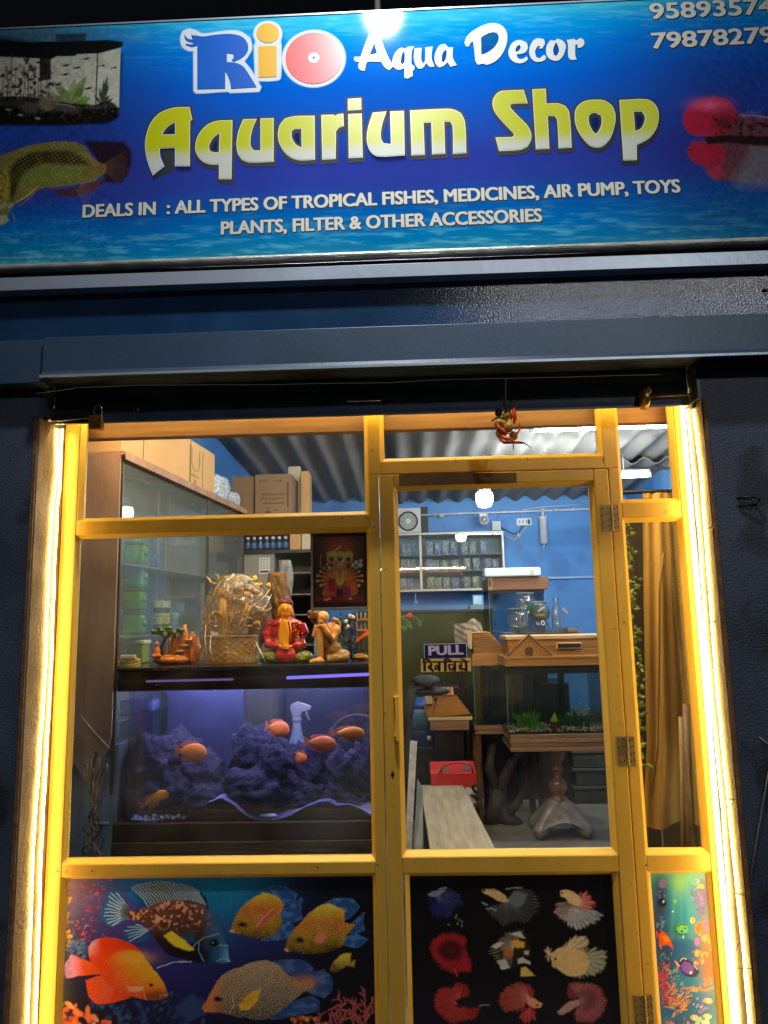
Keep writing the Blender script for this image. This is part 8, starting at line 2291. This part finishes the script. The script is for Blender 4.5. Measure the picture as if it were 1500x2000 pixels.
dw.tube([P(975, 1545, Yd), P(955, 1500, Yd+0.02), P(962, 1450, Yd+0.02)], [0.05, 0.04, 0.03], 10).tube([P(985, 1590, Yd), P(1010, 1570, Yd-0.03), P(1030, 1530, Yd-0.03), P(1022, 1490, Yd)], [0.05, 0.03, 0.022, 0.012], 8).tube([P(960, 1640, Yd), P(968, 1580, Yd), P(975, 1540, Yd)], [0.07, 0.06, 0.05], 10)
dw.v = [(p[0], p[1], max(p[2], FLZ+0.001)) for p in dw.v]
solo('driftwood', dw, mat('dark driftwood', (62, 54, 46), 0.7, var=0.4, vs=20, stretch=(1, 1, 0.4), bump=0.8, bs=40), 'dark branching driftwood standing under the second tank', 'driftwood', smooth=True, org=P(985, 1640, Yd))
q = rect(1120, 1420, 1290, 1600, 3.2)
bxs = thing('stacked_trays', 'dim stack of grey trays on the floor behind the table', 'trays', ((q[0]+q[1])/2, 3.3, FLZ))
for k in range(5):
    z0_ = FLZ+0.001+k*0.13
    part('tray', MB().box(q[0]+0.02*(k % 2), q[1]+0.015*(k % 3), 3.2, 3.6, z0_, z0_+0.10).box(q[0]-0.01, q[1]+0.02, 3.19, 3.61, z0_+0.1005, z0_+0.125), mat('dim grey tray', (84, 80, 70), 0.6, var=0.3, vs=6), bxs, bevel=0.006)
solo('dark_chest', MB().box(at(1010, 1500, 3.4)[0], at(1118, 1500, 3.4)[0], 3.35, 3.8, FLZ, 1.02), mat('black cabinet', (30, 29, 28), 0.5, var=0.3, vs=5), 'low black chest standing behind the pedestal table', 'chest', bevel=0.006)
solo('dark_chest', MB().box(at(800, 1500, 3.4)[0], at(925, 1500, 3.4)[0], 3.6, 4.1, FLZ, 0.98), mat('black cabinet', (30, 29, 28), 0.5, var=0.3, vs=5), 'low black chest standing behind the red bag', 'chest', bevel=0.006)
T3 = 3.35
zbase3 = at(1000, 1300, T3)[1]
r, t3 = tank('tall tank glass', 'tall empty glass tank under the brown wooden lid', 957, 1152, 1066, 1300, T3, 0.42, haze=0.10, tint=(0.80, 0.86, 0.88))
part('dark_band', MB().box(t3[0]-0.002, t3[1]+0.002, T3-0.004, T3-0.0026, t3[3]-0.03, t3[3]), BLACKP, r)
s3 = thing('tank_stand', 'plain dark stand under the tall empty tank', 'stand', ((t3[0]+t3[1])/2, T3+0.2, FLZ))
part('stand_body', MB().box(t3[0], t3[1], T3+0.02, T3+0.40, FLZ, t3[2]-0.031), DKW, s3)
part('stand_top', MB().box(t3[0]-0.01, t3[1]+0.01, T3-0.005, T3+0.43, t3[2]-0.03, t3[2]-0.001), WOODD, s3, bevel=0.003)
h3 = thing('tank_hood', 'brown wooden lid on the tall empty tank', 'hood', (t3[0], T3, t3[3]))
q = rect(962, 1127, 1071, 1151, T3-0.01)
part('lid_frame', MB().box(q[0], q[1], T3-0.01, T3+0.43, t3[3]+0.001, q[3]), WOODD, h3, bevel=0.003)
q5 = rect(953, 1129, 963, 1151, T3-0.01)
en = part('lid_end', MB().box(q5[0], q[0]-0.0008, T3-0.012, T3+0.43, t3[3]+0.001, q[3]+0.001), mat('pale brown end', (150, 116, 84), 0.5, var=0.2), h3, bevel=0.002)
part('end_slot', MB().box(q5[0]+0.009, q5[0]+0.022, T3-0.014, T3-0.0125, t3[3]+0.03, q[3]-0.02), GROOVE, en)
wl = thing('tank_light', 'long white clip-on aquarium light lying on the brown wooden lid', 'tank light', (q[0], T3, q[3]))
q6 = rect(945, 1109, 1056, 1126, T3-0.02)
part('light_body', MB().box(q6[0], q6[1], T3-0.04, T3+0.10, q[3]+0.002, q6[3]), mat('glossy white plastic', (214, 226, 220), 0.25, var=0.03), wl, bevel=0.018, seg=4)
part('light_clip', MB().box(q6[1]-0.085, q6[1]-0.055, T3-0.046, T3-0.0405, q[3]+0.006, q6[3]-0.015), mat('greyish clip', (170, 168, 150), 0.4), wl, bevel=0.003)
JY = 2.85
zj = at(1050, 1226, JY)[1]
q = rect(1013, 1226, 1108, 1240, JY-0.03)
gs = thing('glass_sheets', 'stack of glass sheets with the bottles on it above the pine hood', 'glass sheets', (q[0], JY, q[2]))
b = MB(); n_ = 4; zlow = hp(1120, 1248)[1]
for k in range(n_):
    z0_ = zj-0.009*(k+1); b.box(q[0]+0.004*(k % 2), q[1]-0.006*(k % 3), JY-0.06, JY+0.16, z0_, z0_+0.0082)
part('sheet', b, glassy('stacked glass sheets', (0.86, 0.92, 0.90), 0.10, 0.02, haze=0.25, hcol=(170, 180, 174)), gs)
st_ = MB(); st_.box(q[0]+0.02, q[1]-0.02, JY-0.05, JY+0.15, zj-0.06, zj-0.0368)
part('support_board', st_, WOODD, gs)
sp_m = MB(); sp_m.box(q[0]+0.03, q[0]+0.07, JY+0.02, JY+0.06, FLZ, zj-0.0605); sp_m.box(q[1]-0.07, q[1]-0.03, JY+0.02, JY+0.06, FLZ, zj-0.0605)
part('support_leg', sp_m, DKW, gs)
q7 = rect(1107, 1229, 1128, 1240, JY-0.03)
solo('wood_block', MB().box(q[1]+0.001, q7[1], JY-0.04, JY+0.05, zj-0.035, zj-0.010).box(q[1]-0.015, q7[1]+0.02, JY-0.03, JY+0.05, zj-0.06, zj-0.0352), mat('brown block', (150, 112, 70), 0.5, var=0.2), 'small brown wooden block at the right end of the glass sheets', 'block', bevel=0.002)
BG = glassy('bottle glass', (0.90, 0.94, 0.92), 0.14, 0.03, haze=0.10, hcol=(150, 156, 150))
def bottle(px_, label, h=56, w_=10):
    s = pxs(JY); x_ = at(px_, 1200, JY)[0]
    r = thing('glass_bottle', label, 'bottle', (x_, JY, zj+0.001), 'clear glass bottles on the glass sheets')
    part('bottle_glass', MB().lathe([(w_*0.9*s, 0), (w_*s, 2*s), (w_*s, h*0.58*s), (w_*0.7*s, h*0.68*s), (w_*0.48*s, h*0.78*s), (w_*0.48*s, h*0.96*s), (w_*0.62*s, h*0.97*s), (w_*0.62*s, h*s)], (x_, JY, zj+0.001), 20), BG, r, smooth=True)
    b = MB()
    for k in range(7):
        t = 2*PI*k/7+0.2; b.tube([(x_+w_*1.0*s*math.cos(t), JY+w_*s*math.sin(t), zj+3*s), (x_+w_*1.0*s*math.cos(t), JY+w_*s*math.sin(t), zj+h*0.55*s)], 0.0018, 5)
    part('fluting', b, mat('bright glass ridge', (150, 160, 156), 0.15, var=0.3), r)
    part('mouth_ring', MB().tube([(x_+w_*0.62*s*math.cos(t), JY+w_*0.62*s*math.sin(t), zj+h*s) for t in [2*PI*k/16 for k in range(17)]], 0.0018, 6), mat('dark glass rim', (60, 70, 76), 0.2), r)
    return r
bottle(1022, 'left clear fluted glass bottle, beside the goldfish bowl', 56, 9)
bottle(1087, 'right clear glass bottle, in front of the bare blue wall', 56, 9.5)
def jar(cx, cy, R_, Y, label, nm, neck=0.55):
    s = pxs(Y); c = P(cx, cy, Y)
    r = thing('glass_bowl', label, 'bowl', (c[0], Y, c[2]-R_*s), 'round glass bowls near the tanks')
    prof = [(R_*0.45*s, -R_*0.92*s)]
    for k in range(9):
        a_ = -1.1+2.05*k/8; prof.append((R_*math.cos(a_)*s, R_*math.sin(a_)*s))
    prof += [(R_*neck*s, R_*0.90*s), (R_*(neck+0.12)*s, R_*1.06*s)]
    part('bowl_glass', MB().lathe(prof, c, 28), glassy(nm, (0.86, 0.89, 0.87), 0.12, 0.03, haze=0.22, hcol=(160, 164, 156)), r, smooth=True)
    part('rim', MB().tube([(c[0]+R_*(neck+0.12)*s*math.cos(t), Y+R_*(neck+0.12)*s*math.sin(t), c[2]+R_*1.06*s) for t in [2*PI*k/24 for k in range(25)]], 0.003, 6), mat('bright glass ridge', (150, 160, 156), 0.15, var=0.3), r, smooth=True)
    return r, c, s
r, c, s = jar(1055, 1196, 19, JY+0.02, 'clear goldfish bowl with a purple label between the two bottles', 'goldfish bowl glass', 0.7)
part('water', MB().lathe([(9*s, -17*s), (17.5*s, -8*s), (18*s, 0), (16*s, 6*s), (0.5*s, 6.2*s)], c, 24), glassy('greenish water', (0.80, 0.82, 0.55), 0.1, 0.03, haze=0.35, hcol=(170, 168, 100)), r, smooth=True)
part('base', MB().lathe([(17*s, zj+0.001-c[2]), (17*s, zj+0.003-c[2]), (12*s, -17.5*s), (9*s, -17.2*s)], c, 22), BG, r, smooth=True)
q = rect(1045, 1212, 1065, 1224, JY-0.075)
lb_ = part('label_plate', MB().box(q[0], q[1], JY-0.078, JY-0.0755, q[2], q[3]), mat('purple label', (44, 32, 84), 0.4), r)
b = MB(); lay_text(b, 'O', (1057, 1221), (1064, 1221), 8, JY-0.0785, 0.0, 0.0016, 0.00004)
lay_text(b, 'Tu', (1047, 1220.5), (1054, 1220.5), 4.5, JY-0.0785, 0.0, 0.0008, 0.00004)
part('label_print', b, WHITEP, lb_)
r, c, s = jar(1023, 1186, 0.1, JY, '', 'x') if False else (None, None, None)
jar(1026, 1180, 20, 3.10, 'upper round glass jar stacked behind the left bottle', 'upper jar glass', 0.72)
jar(1012, 1214, 23, 3.05, 'larger round glass bowl half hidden behind the left bottle', 'lower bowl glass', 0.7)
jl = thing('jar_ledge', 'grey ledge carrying the round glass jars behind the bottles', 'ledge', P(1018, 1240, 3.05))
q = rect(985, 1236, 1052, 1242, 3.0)
part('ledge_board', MB().box(q[0], q[1], 2.98, 3.25, q[2], q[3]), GREYB, jl)
part('ledge_leg', MB().box(q[0]+0.01, q[0]+0.05, 3.05, 3.09, FLZ, q[2]-0.0005).box(q[1]-0.05, q[1]-0.01, 3.05, 3.09, FLZ, q[2]-0.0005), DKW, jl)
b = MB(); rn = random.Random(61); c = P(1036, 1184, JY+0.05)
for k in range(26):
    b.leaf((c[0]+rn.gauss(0, 0.008), c[1]+rn.gauss(0, 0.008), c[2]-0.03), (rn.uniform(-0.6, 0.6), rn.uniform(-0.6, 0.6), 1), rn.uniform(0.025, 0.05), 0.014)
b.tube([(c[0], c[1], zj+0.002), (c[0], c[1], c[2]-0.02)], 0.003, 6)
solo('sprig', b, mat('green sprig leaves', (60, 120, 50), 0.5, var=0.3), 'green leafy sprig between the left bottle and the goldfish bowl', 'plant', org=c)
b = MB(); b.hexa([P(1098, 1192, 4.985), P(1110, 1200, 4.985), P(1110, 1200, 4.99), P(1098, 1192, 4.99)], [P(1098, 1186, 4.985), P(1108, 1192, 4.985), P(1108, 1192, 4.99), P(1098, 1186, 4.99)])
solo('sticker', b, mat('faded pink sticker', (196, 170, 190), 0.6), 'faded pink sticker low on the blue wall right of the bottles', 'sticker')
b = MB(); Yb = 3.0; rn = random.Random(8)
def pbag(u, v):
    p = P(889+u*(62-10*v)-2*v, 1262-v*(44+10*math.exp(-((u-0.72)/0.2)**2)), Yb)
    return (p[0], Yb-0.05*math.sin(PI*u)+0.012*math.sin(u*17+v*9)*math.sin(v*13), p[2])
b.grid(pbag, 24, 18); b.grid(lambda u, v: (pbag(1-u, v)[0], Yb+0.03, pbag(1-u, v)[2]), 24, 18)
solo('paper_bag', b, mat('crumpled greyish bag', (156, 146, 128), 0.6, var=0.25, vs=18, bump=0.7, bs=26), 'crumpled greyish bag behind the slatted hood', 'bag', smooth=True, org=P(920, 1262, Yb))
pst = MB(); q = rect(889, 1262, 950, 1268, Yb); pst.box(q[0], q[1], Yb-0.05, Yb+0.05, q[2]-0.02, q[3]-0.001).box(q[0]+0.02, q[0]+0.06, Yb, Yb+0.04, FLZ, q[2]-0.0205).box(q[1]-0.06, q[1]-0.02, Yb, Yb+0.04, FLZ, q[2]-0.0205)
solo('side_table', pst, DKW, 'slim dark table carrying the crumpled bag behind the slatted hood', 'table', bevel=0.003)
fl2 = thing('red_flower', 'red artificial flower with green leaves near the door edge', 'flower', P(800, 1215, 1.2))
YF = 1.2
b = MB(); rn = random.Random(91); c = Vector(P(801, 1201, YF))
for k in range(16):
    a_ = rn.uniform(0, 6.28); b.leaf(c, (math.cos(a_), -0.3, math.sin(a_)), rn.uniform(0.010, 0.018), 0.014)
b.ell(c+Vector((0, -0.004, 0)), 0.007, 8, 6, lump=0.15)
part('petals', b, mat('coral red petals', (226, 62, 70), 0.5, var=0.2, vs=60), fl2)
b = MB(); b.tube([P(770, 1199, YF), P(784, 1204, YF), P(793, 1203, YF), tuple(c)], 0.0016, 6).tube([P(784, 1204, YF), P(794, 1212, YF), P(800, 1216, YF)], 0.0014, 5).tube([tuple(c), P(812, 1206, YF), P(818, 1212, YF)], 0.0014, 5).tube([P(770, 1199, YF), P(758, 1260, YF), P(750, 1320, YF)], 0.002, 6)
part('stem', b, mat('pale green stem', (120, 140, 84), 0.5), fl2)
b = MB()
for x_, y_, n_ in ((797, 1220, 9), (790, 1226, 6), (820, 1216, 6), (804, 1224, 4)):
    for k in range(n_):
        b.leaf(P(x_, y_, YF), (rn.uniform(-1, 1), -0.3, rn.uniform(-1, 0.6)), rn.uniform(0.014, 0.024), 0.009)
part('leaves', b, mat('bright green leaf', (78, 140, 44), 0.5, var=0.3, vs=40), fl2)
vz = P(750, 1320, YF)
solo('flower_vase', MB().lathe([(0.03, 1.376), (0.04, 1.40), (0.02, 1.44), (0.024, 1.46)], (vz[0]-0.01, YF, 0), 16).box(vz[0]-0.1, vz[0]+0.06, YF-0.08, YF+0.08, FLZ, 1.375), DKW, 'dark vase on a narrow post behind the door stile holding the red flower', 'vase')
PYY = 2.52
ph3 = thing('tank_hood', 'small pine hood with a plank gable on a wrapped board beside the blue cooler', 'hood', P(875, 1412, PYY))
def q_(x, y, d=0.0):
    return P(x, y, PYY+d)
b = MB(); b.hexa([q_(843, 1400), q_(920, 1395), q_(920, 1395, 0.3), q_(843, 1400, 0.3)], [q_(857, 1358), q_(892, 1358), q_(892, 1358, 0.3), q_(857, 1358, 0.3)])
part('gable_board', b, WOOD, ph3)
b = MB(); b.hexa([q_(832, 1396, -0.01), q_(842, 1401, -0.01), q_(842, 1401, 0.28), q_(832, 1396, 0.28)], [q_(827, 1372, -0.02), q_(856, 1357, -0.012), q_(856, 1357, 0.28), q_(827, 1372, 0.28)])
part('lower_slope', b, WOOD, ph3)
b = MB()
for k in range(10):
    y_ = 1343+k*3.2; b.hexa([q_(828+k*0.4, y_+2.7, -0.035), q_(842+k*0.3, y_+2.7, -0.03), q_(842+k*0.3, y_+2.7, 0.0), q_(828+k*0.4, y_+2.7, 0.0)], [q_(828+k*0.4, y_, -0.035), q_(842+k*0.3, y_, -0.03), q_(842+k*0.3, y_, 0.0), q_(828+k*0.4, y_, 0.0)])
part('louvre', b, WOODL, ph3)
b = MB()
for k in range(6):
    xa = 842+k*7.5; b.hexa([q_(xa+1, 1357+k*0.2, -0.014), q_(xa+7.3, 1357, -0.014), q_(xa+7.3, 1357, 0.28), q_(xa+1, 1357, 0.28)], [q_(xa, 1342, 0.0), q_(xa+5.2, 1342, 0.0), q_(xa+5.2, 1342, 0.28), q_(xa, 1342, 0.28)])
part('upper_slat', b, WOOD, ph3)
part('latch', MB().box(q_(850, 1364)[0]-0.008, q_(850, 1364)[0]+0.008, PYY-0.025, PYY-0.0145, q_(850, 1364)[2]-0.012, q_(850, 1364)[2]+0.012), BLACKP, ph3, bevel=0.002)
b = MB(); b.box(at(836, 1405, PYY)[0], at(922, 1405, PYY)[0], PYY-0.02, PYY+0.3, at(880, 1406, PYY)[1], at(880, 1400, PYY)[1]); 
part('plinth_strip', b, WOODL, ph3, bevel=0.002)
b = MB(); b.box(at(840, 1415, PYY)[0], at(916, 1415, PYY)[0], PYY-0.015, PYY+0.29, at(880, 1426, PYY)[1], at(880, 1406.5, PYY)[1])
part('plinth_board', b, WRAPW, ph3, bevel=0.003)
pb_ = MB(); pb_.box(at(850, 1440, PYY)[0], at(906, 1440, PYY)[0], PYY+0.02, PYY+0.26, FLZ, at(880, 1426.8, PYY)[1])
solo('black_cabinet', pb_, BLACKP, 'narrow black cabinet carrying the small pine hood', 'cabinet', bevel=0.004)
WC = 2.95; c = P(826, 1450, WC); s = pxs(WC)
wcz = at(826, 1452, WC)[1]
wc = thing('water_cooler', 'two tone blue water cooler jug with a white tap left of the pine hood', 'cooler', (c[0], WC, wcz))
R_ = 31*s
part('jug_base', MB().lathe([(R_*0.94, 0), (R_, 0.01), (R_, 27*s), (R_*0.98, 28*s)], (c[0], WC, wcz), 28), mat('dark blue jug', (34, 56, 96), 0.35, var=0.1), wc, smooth=True)
part('jug_body', MB().lathe([(R_*0.96, 28.2*s), (R_*0.94, 60*s), (R_*0.90, 66*s)], (c[0], WC, wcz), 28), mat('pale blue jug', (96, 130, 156), 0.35, var=0.08), wc, smooth=True)
part('jug_lid', MB().lathe([(R_*0.91, 66.2*s), (R_*0.88, 76*s), (R_*0.6, 83*s), (0.01, 85*s)], (c[0], WC, wcz), 28), mat('blue jug lid', (44, 84, 170), 0.35, var=0.1), wc, smooth=True)
tp = part('tap', MB().lathe([(4.4*s, -0.02), (4.4*s, 0.0)], (c[0]+11*s, WC-R_*0.93, wcz+14*s), 16, axis='y'), WHITEP, wc, smooth=True)
solo('cooler_stand', MB().box(c[0]-R_-0.02, c[0]+R_+0.06, WC-R_-0.03, WC+R_, wcz-0.035, wcz-0.001).box(c[0]-R_, c[0]+R_+0.04, WC-R_, WC+R_, FLZ, wcz-0.0355), BLACKP, 'black stand with a pale edge line under the blue water cooler', 'stand', bevel=0.004)
b = MB(); b.ell(P(832, 1330, 2.2), (26*pxs(2.2), 0.06, 12*pxs(2.2)), 18, 10, lump=0.08, seed=3).ell(P(845, 1350, 2.24), (34*pxs(2.2), 0.05, 8*pxs(2.2)), 16, 8, lump=0.1, seed=4)
b.tube([P(805, 1346, 2.2), P(800, 1400, 2.25), P(796, 1480, 2.3), P(800, 1600, 2.3)], [0.03, 0.02, 0.02, 0.02], 8)
solo('hanging_jacket', b, mat('dark grey cloth', (52, 54, 52), 0.8, var=0.3, vs=10, bump=0.3, bs=50), 'dark grey jacket draped on a pole above the small pine hood', 'jacket', smooth=True)
RB_ = 2.20; s = pxs(RB_)
rb2 = thing('shopping_bag', 'red shopping bag with white panels standing behind the bench', 'bag', P(885, 1600, RB_)[:2]+(FLZ,))
def bg(x, y, d=0.0):
    return P(x, y, RB_+d)
zt_ = at(885, 1508, RB_)[1]
xa, xb = at(841, 1540, RB_)[0], at(932, 1540, RB_)[0]
b = MB(); b.hexa([(xa+0.02, RB_, FLZ), (xb-0.02, RB_, FLZ), (xb-0.02, RB_+0.18, FLZ), (xa+0.02, RB_+0.18, FLZ)], [(xa, RB_-0.01, zt_), (xb, RB_-0.01, zt_), (xb, RB_+0.2, zt_+0.03), (xa, RB_+0.2, zt_+0.03)])
REDB = mat('red woven bag', (190, 40, 40), 0.5, var=0.15, vs=10, bump=0.15, bs=60)
part('bag_body', b, REDB, rb2, bevel=0.008)
b = MB(); b.hexa([(xb-0.10, RB_-0.0035, FLZ+0.05), (xb-0.021, RB_-0.0035, FLZ+0.05), (xb-0.021, RB_-0.001, FLZ+0.05), (xb-0.10, RB_-0.001, FLZ+0.05)], [(xb-0.072, RB_-0.0110, zt_-0.09), (xb-0.004, RB_-0.0110, zt_-0.09), (xb-0.004, RB_-0.0085, zt_-0.09), (xb-0.072, RB_-0.0085, zt_-0.09)])
wp_ = part('white_panel', b, mat('white bag print', (206, 206, 204), 0.5), rb2)
b = MB()
for pts in ([(930, 1532), (922, 1538), (928, 1546), (934, 1550)], [(920, 1552), (928, 1556), (932, 1562)], [(926, 1570), (932, 1578), (928, 1586)]):
    b.tube([bg(x, y, -0.016) for x, y in pts], 0.010, 6)
part('bag_print', b, BLACKP, wp_, smooth=True)
b = MB()
for dd in (-0.012, 0.2):
    b.tube([bg(858, 1512, dd), bg(866, 1496, dd), bg(884, 1490, dd), bg(905, 1489, dd), bg(920, 1494, dd), bg(924, 1508, dd)], 0.008, 8)
part('bag_handle', b, REDB, rb2, smooth=True)
b = MB(); b.hexa([bg(852, 1508, 0.02), bg(877, 1507, 0.02), bg(877, 1507, 0.03), bg(852, 1508, 0.03)], [bg(862, 1494, 0.02), bg(877, 1492, 0.02), bg(877, 1492, 0.03), bg(862, 1494, 0.03)])
b.hexa([bg(902, 1506, 0.02), bg(926, 1504, 0.02), bg(926, 1504, 0.03), bg(902, 1506, 0.03)], [bg(904, 1490, 0.02), bg(918, 1491, 0.02), bg(918, 1491, 0.03), bg(904, 1490, 0.03)])
part('inner_lining', b, mat('greyish bag lining', (150, 146, 144), 0.6), rb2)
BZ = 0.52
bq = [atz(820, 1533, BZ), atz(902, 1528, BZ), atz(985, 1690, BZ), atz(845, 1690, BZ)]
bn = thing('bench', 'low grey wooden bench running into the shop beside the red bag', 'bench', ((bq[0][0]+bq[2][0])/2, (bq[0][1]+bq[2][1])/2, FLZ))
def lin_at(p, q, y):
    t = (y-p[1])/(q[1]-p[1]); return p[0]+(q[0]-p[0])*t
yn = 0.62; yf = bq[0][1]
xl0, xl1 = bq[0][0], lin_at(bq[0], bq[3], yn); xr0, xr1 = bq[1][0], lin_at(bq[1], bq[2], yn)
b = MB(); b.hexa([(xl1, yn, BZ-0.035), (xr1, yn, BZ-0.035), (xr0, yf, BZ-0.035), (xl0, yf, BZ-0.035)], [(xl1, yn, BZ), (xr1, yn, BZ), (xr0, yf, BZ), (xl0, yf, BZ)])
part('seat_plank', b, mat('worn grey plank', (158, 142, 112), 0.75, var=0.3, vs=6, stretch=(5, 0.6, 1), bump=0.35, bs=40), bn, bevel=0.004)
for (xx, yy) in ((xl1+0.04, yn+0.05), (xr1-0.04, yn+0.05), (xl0+0.04, yf-0.06), (xr0-0.04, yf-0.06)):
    part('leg', MB().box(xx-0.025, xx+0.025, yy-0.025, yy+0.025, FLZ, BZ-0.036), mat('dark bench leg', (60, 54, 44), 0.7, var=0.2), bn, bevel=0.003)
b = MB(); b.hexa([P(790, 1668, 0.75), P(803, 1672, 0.75), P(803, 1672, 0.78), P(790, 1668, 0.78)], [P(801, 1446, 0.95), P(815, 1448, 0.95), P(815, 1448, 0.98), P(801, 1446, 0.98)])
solo('leaning_board', b, mat('grey white speckled board', (150, 144, 130), 0.6, var=0.35, vs=30, bump=0.2), 'narrow speckled grey white board leaning by the door stile', 'board', bevel=0.002)
b = MB(); b.hexa([P(806, 1690, 0.9), P(826, 1690, 0.9), P(826, 1690, 0.94), P(806, 1690, 0.94)], [P(815, 1520, 1.3), P(826, 1540, 1.3), P(826, 1540, 1.34), P(815, 1520, 1.34)])
solo('leaning_board', b, mat('olive grey board', (98, 98, 80), 0.6, var=0.3), 'olive grey board leaning between the speckled board and the bench', 'board', bevel=0.002)

KY = 0.34
CLM = mat('ochre curtain cloth', (232, 182, 88), 0.8, var=0.15, vs=5, stretch=(2, 1, 0.4), bump=0.15, bs=90)
cl = MB()
def cloth(u, v):
    xl = 1256+6*v+8*v*v-26*max(0, v-0.75)*2; xr_ = 1345+62*v
    px_ = xl+(xr_-xl)*u; py_ = 962+650*v+8*math.sin(u*9)*v
    p = P(px_, py_, KY)
    return (p[0], KY+0.006*math.sin(u*11+v*1.6)+0.003*math.sin(u*29+1+v*3)+0.01*u, p[2])
cl.grid(cloth, 60, 60)
cl.grid(lambda u, v: tuple(np.array(cloth(1-u, v))+np.array((0, 0.004, 0))), 60, 60)
hc = solo('hanging_cloth', cl, CLM, 'long ochre cloth hanging behind the narrow right pane', 'cloth', smooth=True)
b = MB(); b.tube([P(1215, 962, KY+0.01), P(1330, 958, KY+0.01), P(1420, 955, KY+0.01)], 0.008, 8)
solo('cloth_rail', b, DARKM, 'thin dark rail from which the ochre cloth hangs', 'rail', smooth=True)
b = MB(); b.tube([P(1296, 1080, KY-0.04), P(1288, 1150, KY-0.045), P(1287, 1300, KY-0.05), P(1284, 1460, KY-0.05), P(1272, 1560, KY-0.045)], 0.004, 7)
part('hem', b, mat('tan cord', (170, 120, 60), 0.7), hc, smooth=True)
iv = thing('ivy_garland', 'green artificial ivy garland beside the ochre cloth', 'ivy', P(1240, 1200, 0.22))
b = MB(); rn = random.Random(5)
stem_pts = [P(1226+0.062*(y-1020)+4*math.sin(y*0.03), y, 0.22) for y in range(1024, 1500, 20)]
part('stem', MB().tube(stem_pts, 0.0025, 6), mat('brown green stem', (70, 66, 34), 0.6), iv)
for k in range(150):
    t = rn.random(); q0_ = stem_pts[min(len(stem_pts)-1, int(t*len(stem_pts)))]
    p = Vector(q0_)+Vector((rn.gauss(0, 0.008), rn.uniform(-0.02, 0.02), rn.uniform(-0.02, 0.02)))
    b.leaf(p, (rn.uniform(-1, 1), rn.uniform(-0.8, 0.3), rn.uniform(-0.9, 0.5)), rn.uniform(0.016, 0.032), 0.016)
part('leaves', b, mat('ivy leaves', (112, 126, 34), 0.5, var=0.5, vs=30), iv)
b = MB(); b.tube([P(1352, 1690, 0.20), P(1346, 1560, 0.20), P(1340, 1376, 0.22)], [0.015, 0.014, 0.0125], 10)
solo('wooden_stick', b, mat('dark knotty stick', (122, 84, 40), 0.6, var=0.4, vs=18, bump=0.5, bs=40), 'knotty wooden stick standing in front of the ochre cloth', 'stick', smooth=True)
b = MB(); b.tube([P(1336, 1690, 0.24), P(1334, 1560, 0.24), P(1330, 1400, 0.25)], 0.009, 8)
solo('wooden_stick', b, mat('pale bamboo stick', (170, 128, 66), 0.5, var=0.2), 'thinner pale stick beside the knotty one in front of the cloth', 'stick', smooth=True)
q = rect(1296, 1588, 1345, 1700, 0.5)
solo('floor_board', MB().box(q[0], q[1], 0.5, 0.52, FLZ, q[3]), mat('grey board', (110, 104, 92), 0.7, var=0.2), 'plain grey board on the floor below the hem of the ochre cloth', 'board')
pn = MB(); pn.box(0.98, 2.2, 0.75, 0.77, FLZ, 1.95)
solo('dark_partition', pn, mat('dark partition board', (58, 50, 38), 0.7, var=0.3, vs=6), 'dark board partition behind the ochre cloth and ivy', 'partition')
b = MB(); b.tube([P(1440, 972, -0.186), P(1474, 970, -0.195), P(1484, 976, -0.205), P(1478, 986, -0.205), P(1442, 988, -0.186)], 0.004, 6)
solo('wall_hook', b, DARKM, 'bent dark iron hook on the right dark wall', 'hook', smooth=True)
b = MB(); b.tube([P(1483, 1440, -0.187), P(1498, 1452, -0.187), P(1520, 1466, -0.187)], 0.0022, 6).tube([P(1502, 1500, -0.187), P(1490, 1570, -0.190), P(1478, 1640, -0.187), P(1466, 1710, -0.187)], 0.0013, 6)
solo('loose_wire', b, mat('pale thin wire', (150, 146, 138), 0.5), 'pale loose wire lying against the right dark wall', 'wire', smooth=True)
b = MB(); b.tube([P(1448, 1830, -0.187), P(1424, 1890, -0.19), P(1470, 1892, -0.187)], 0.001, 5)
solo('loose_wire', b, mat('fine dark wire', (60, 50, 40), 0.5), 'fine dark bent wire low at the corner of the right reveal', 'wire', smooth=True)
q = rect(1476, 560, 1510, 575, -0.195)
b = MB(); b.ell(P(1493, 567, -0.19), (0.008, 0.006, 0.006), 8, 6).tube([P(1490, 567, -0.19), P(1530, 572, -0.19)], 0.0022, 6)
solo('wall_stud', b, DARKM, 'small dark stud with a wire at the right end of the navy fascia', 'stud', smooth=True)
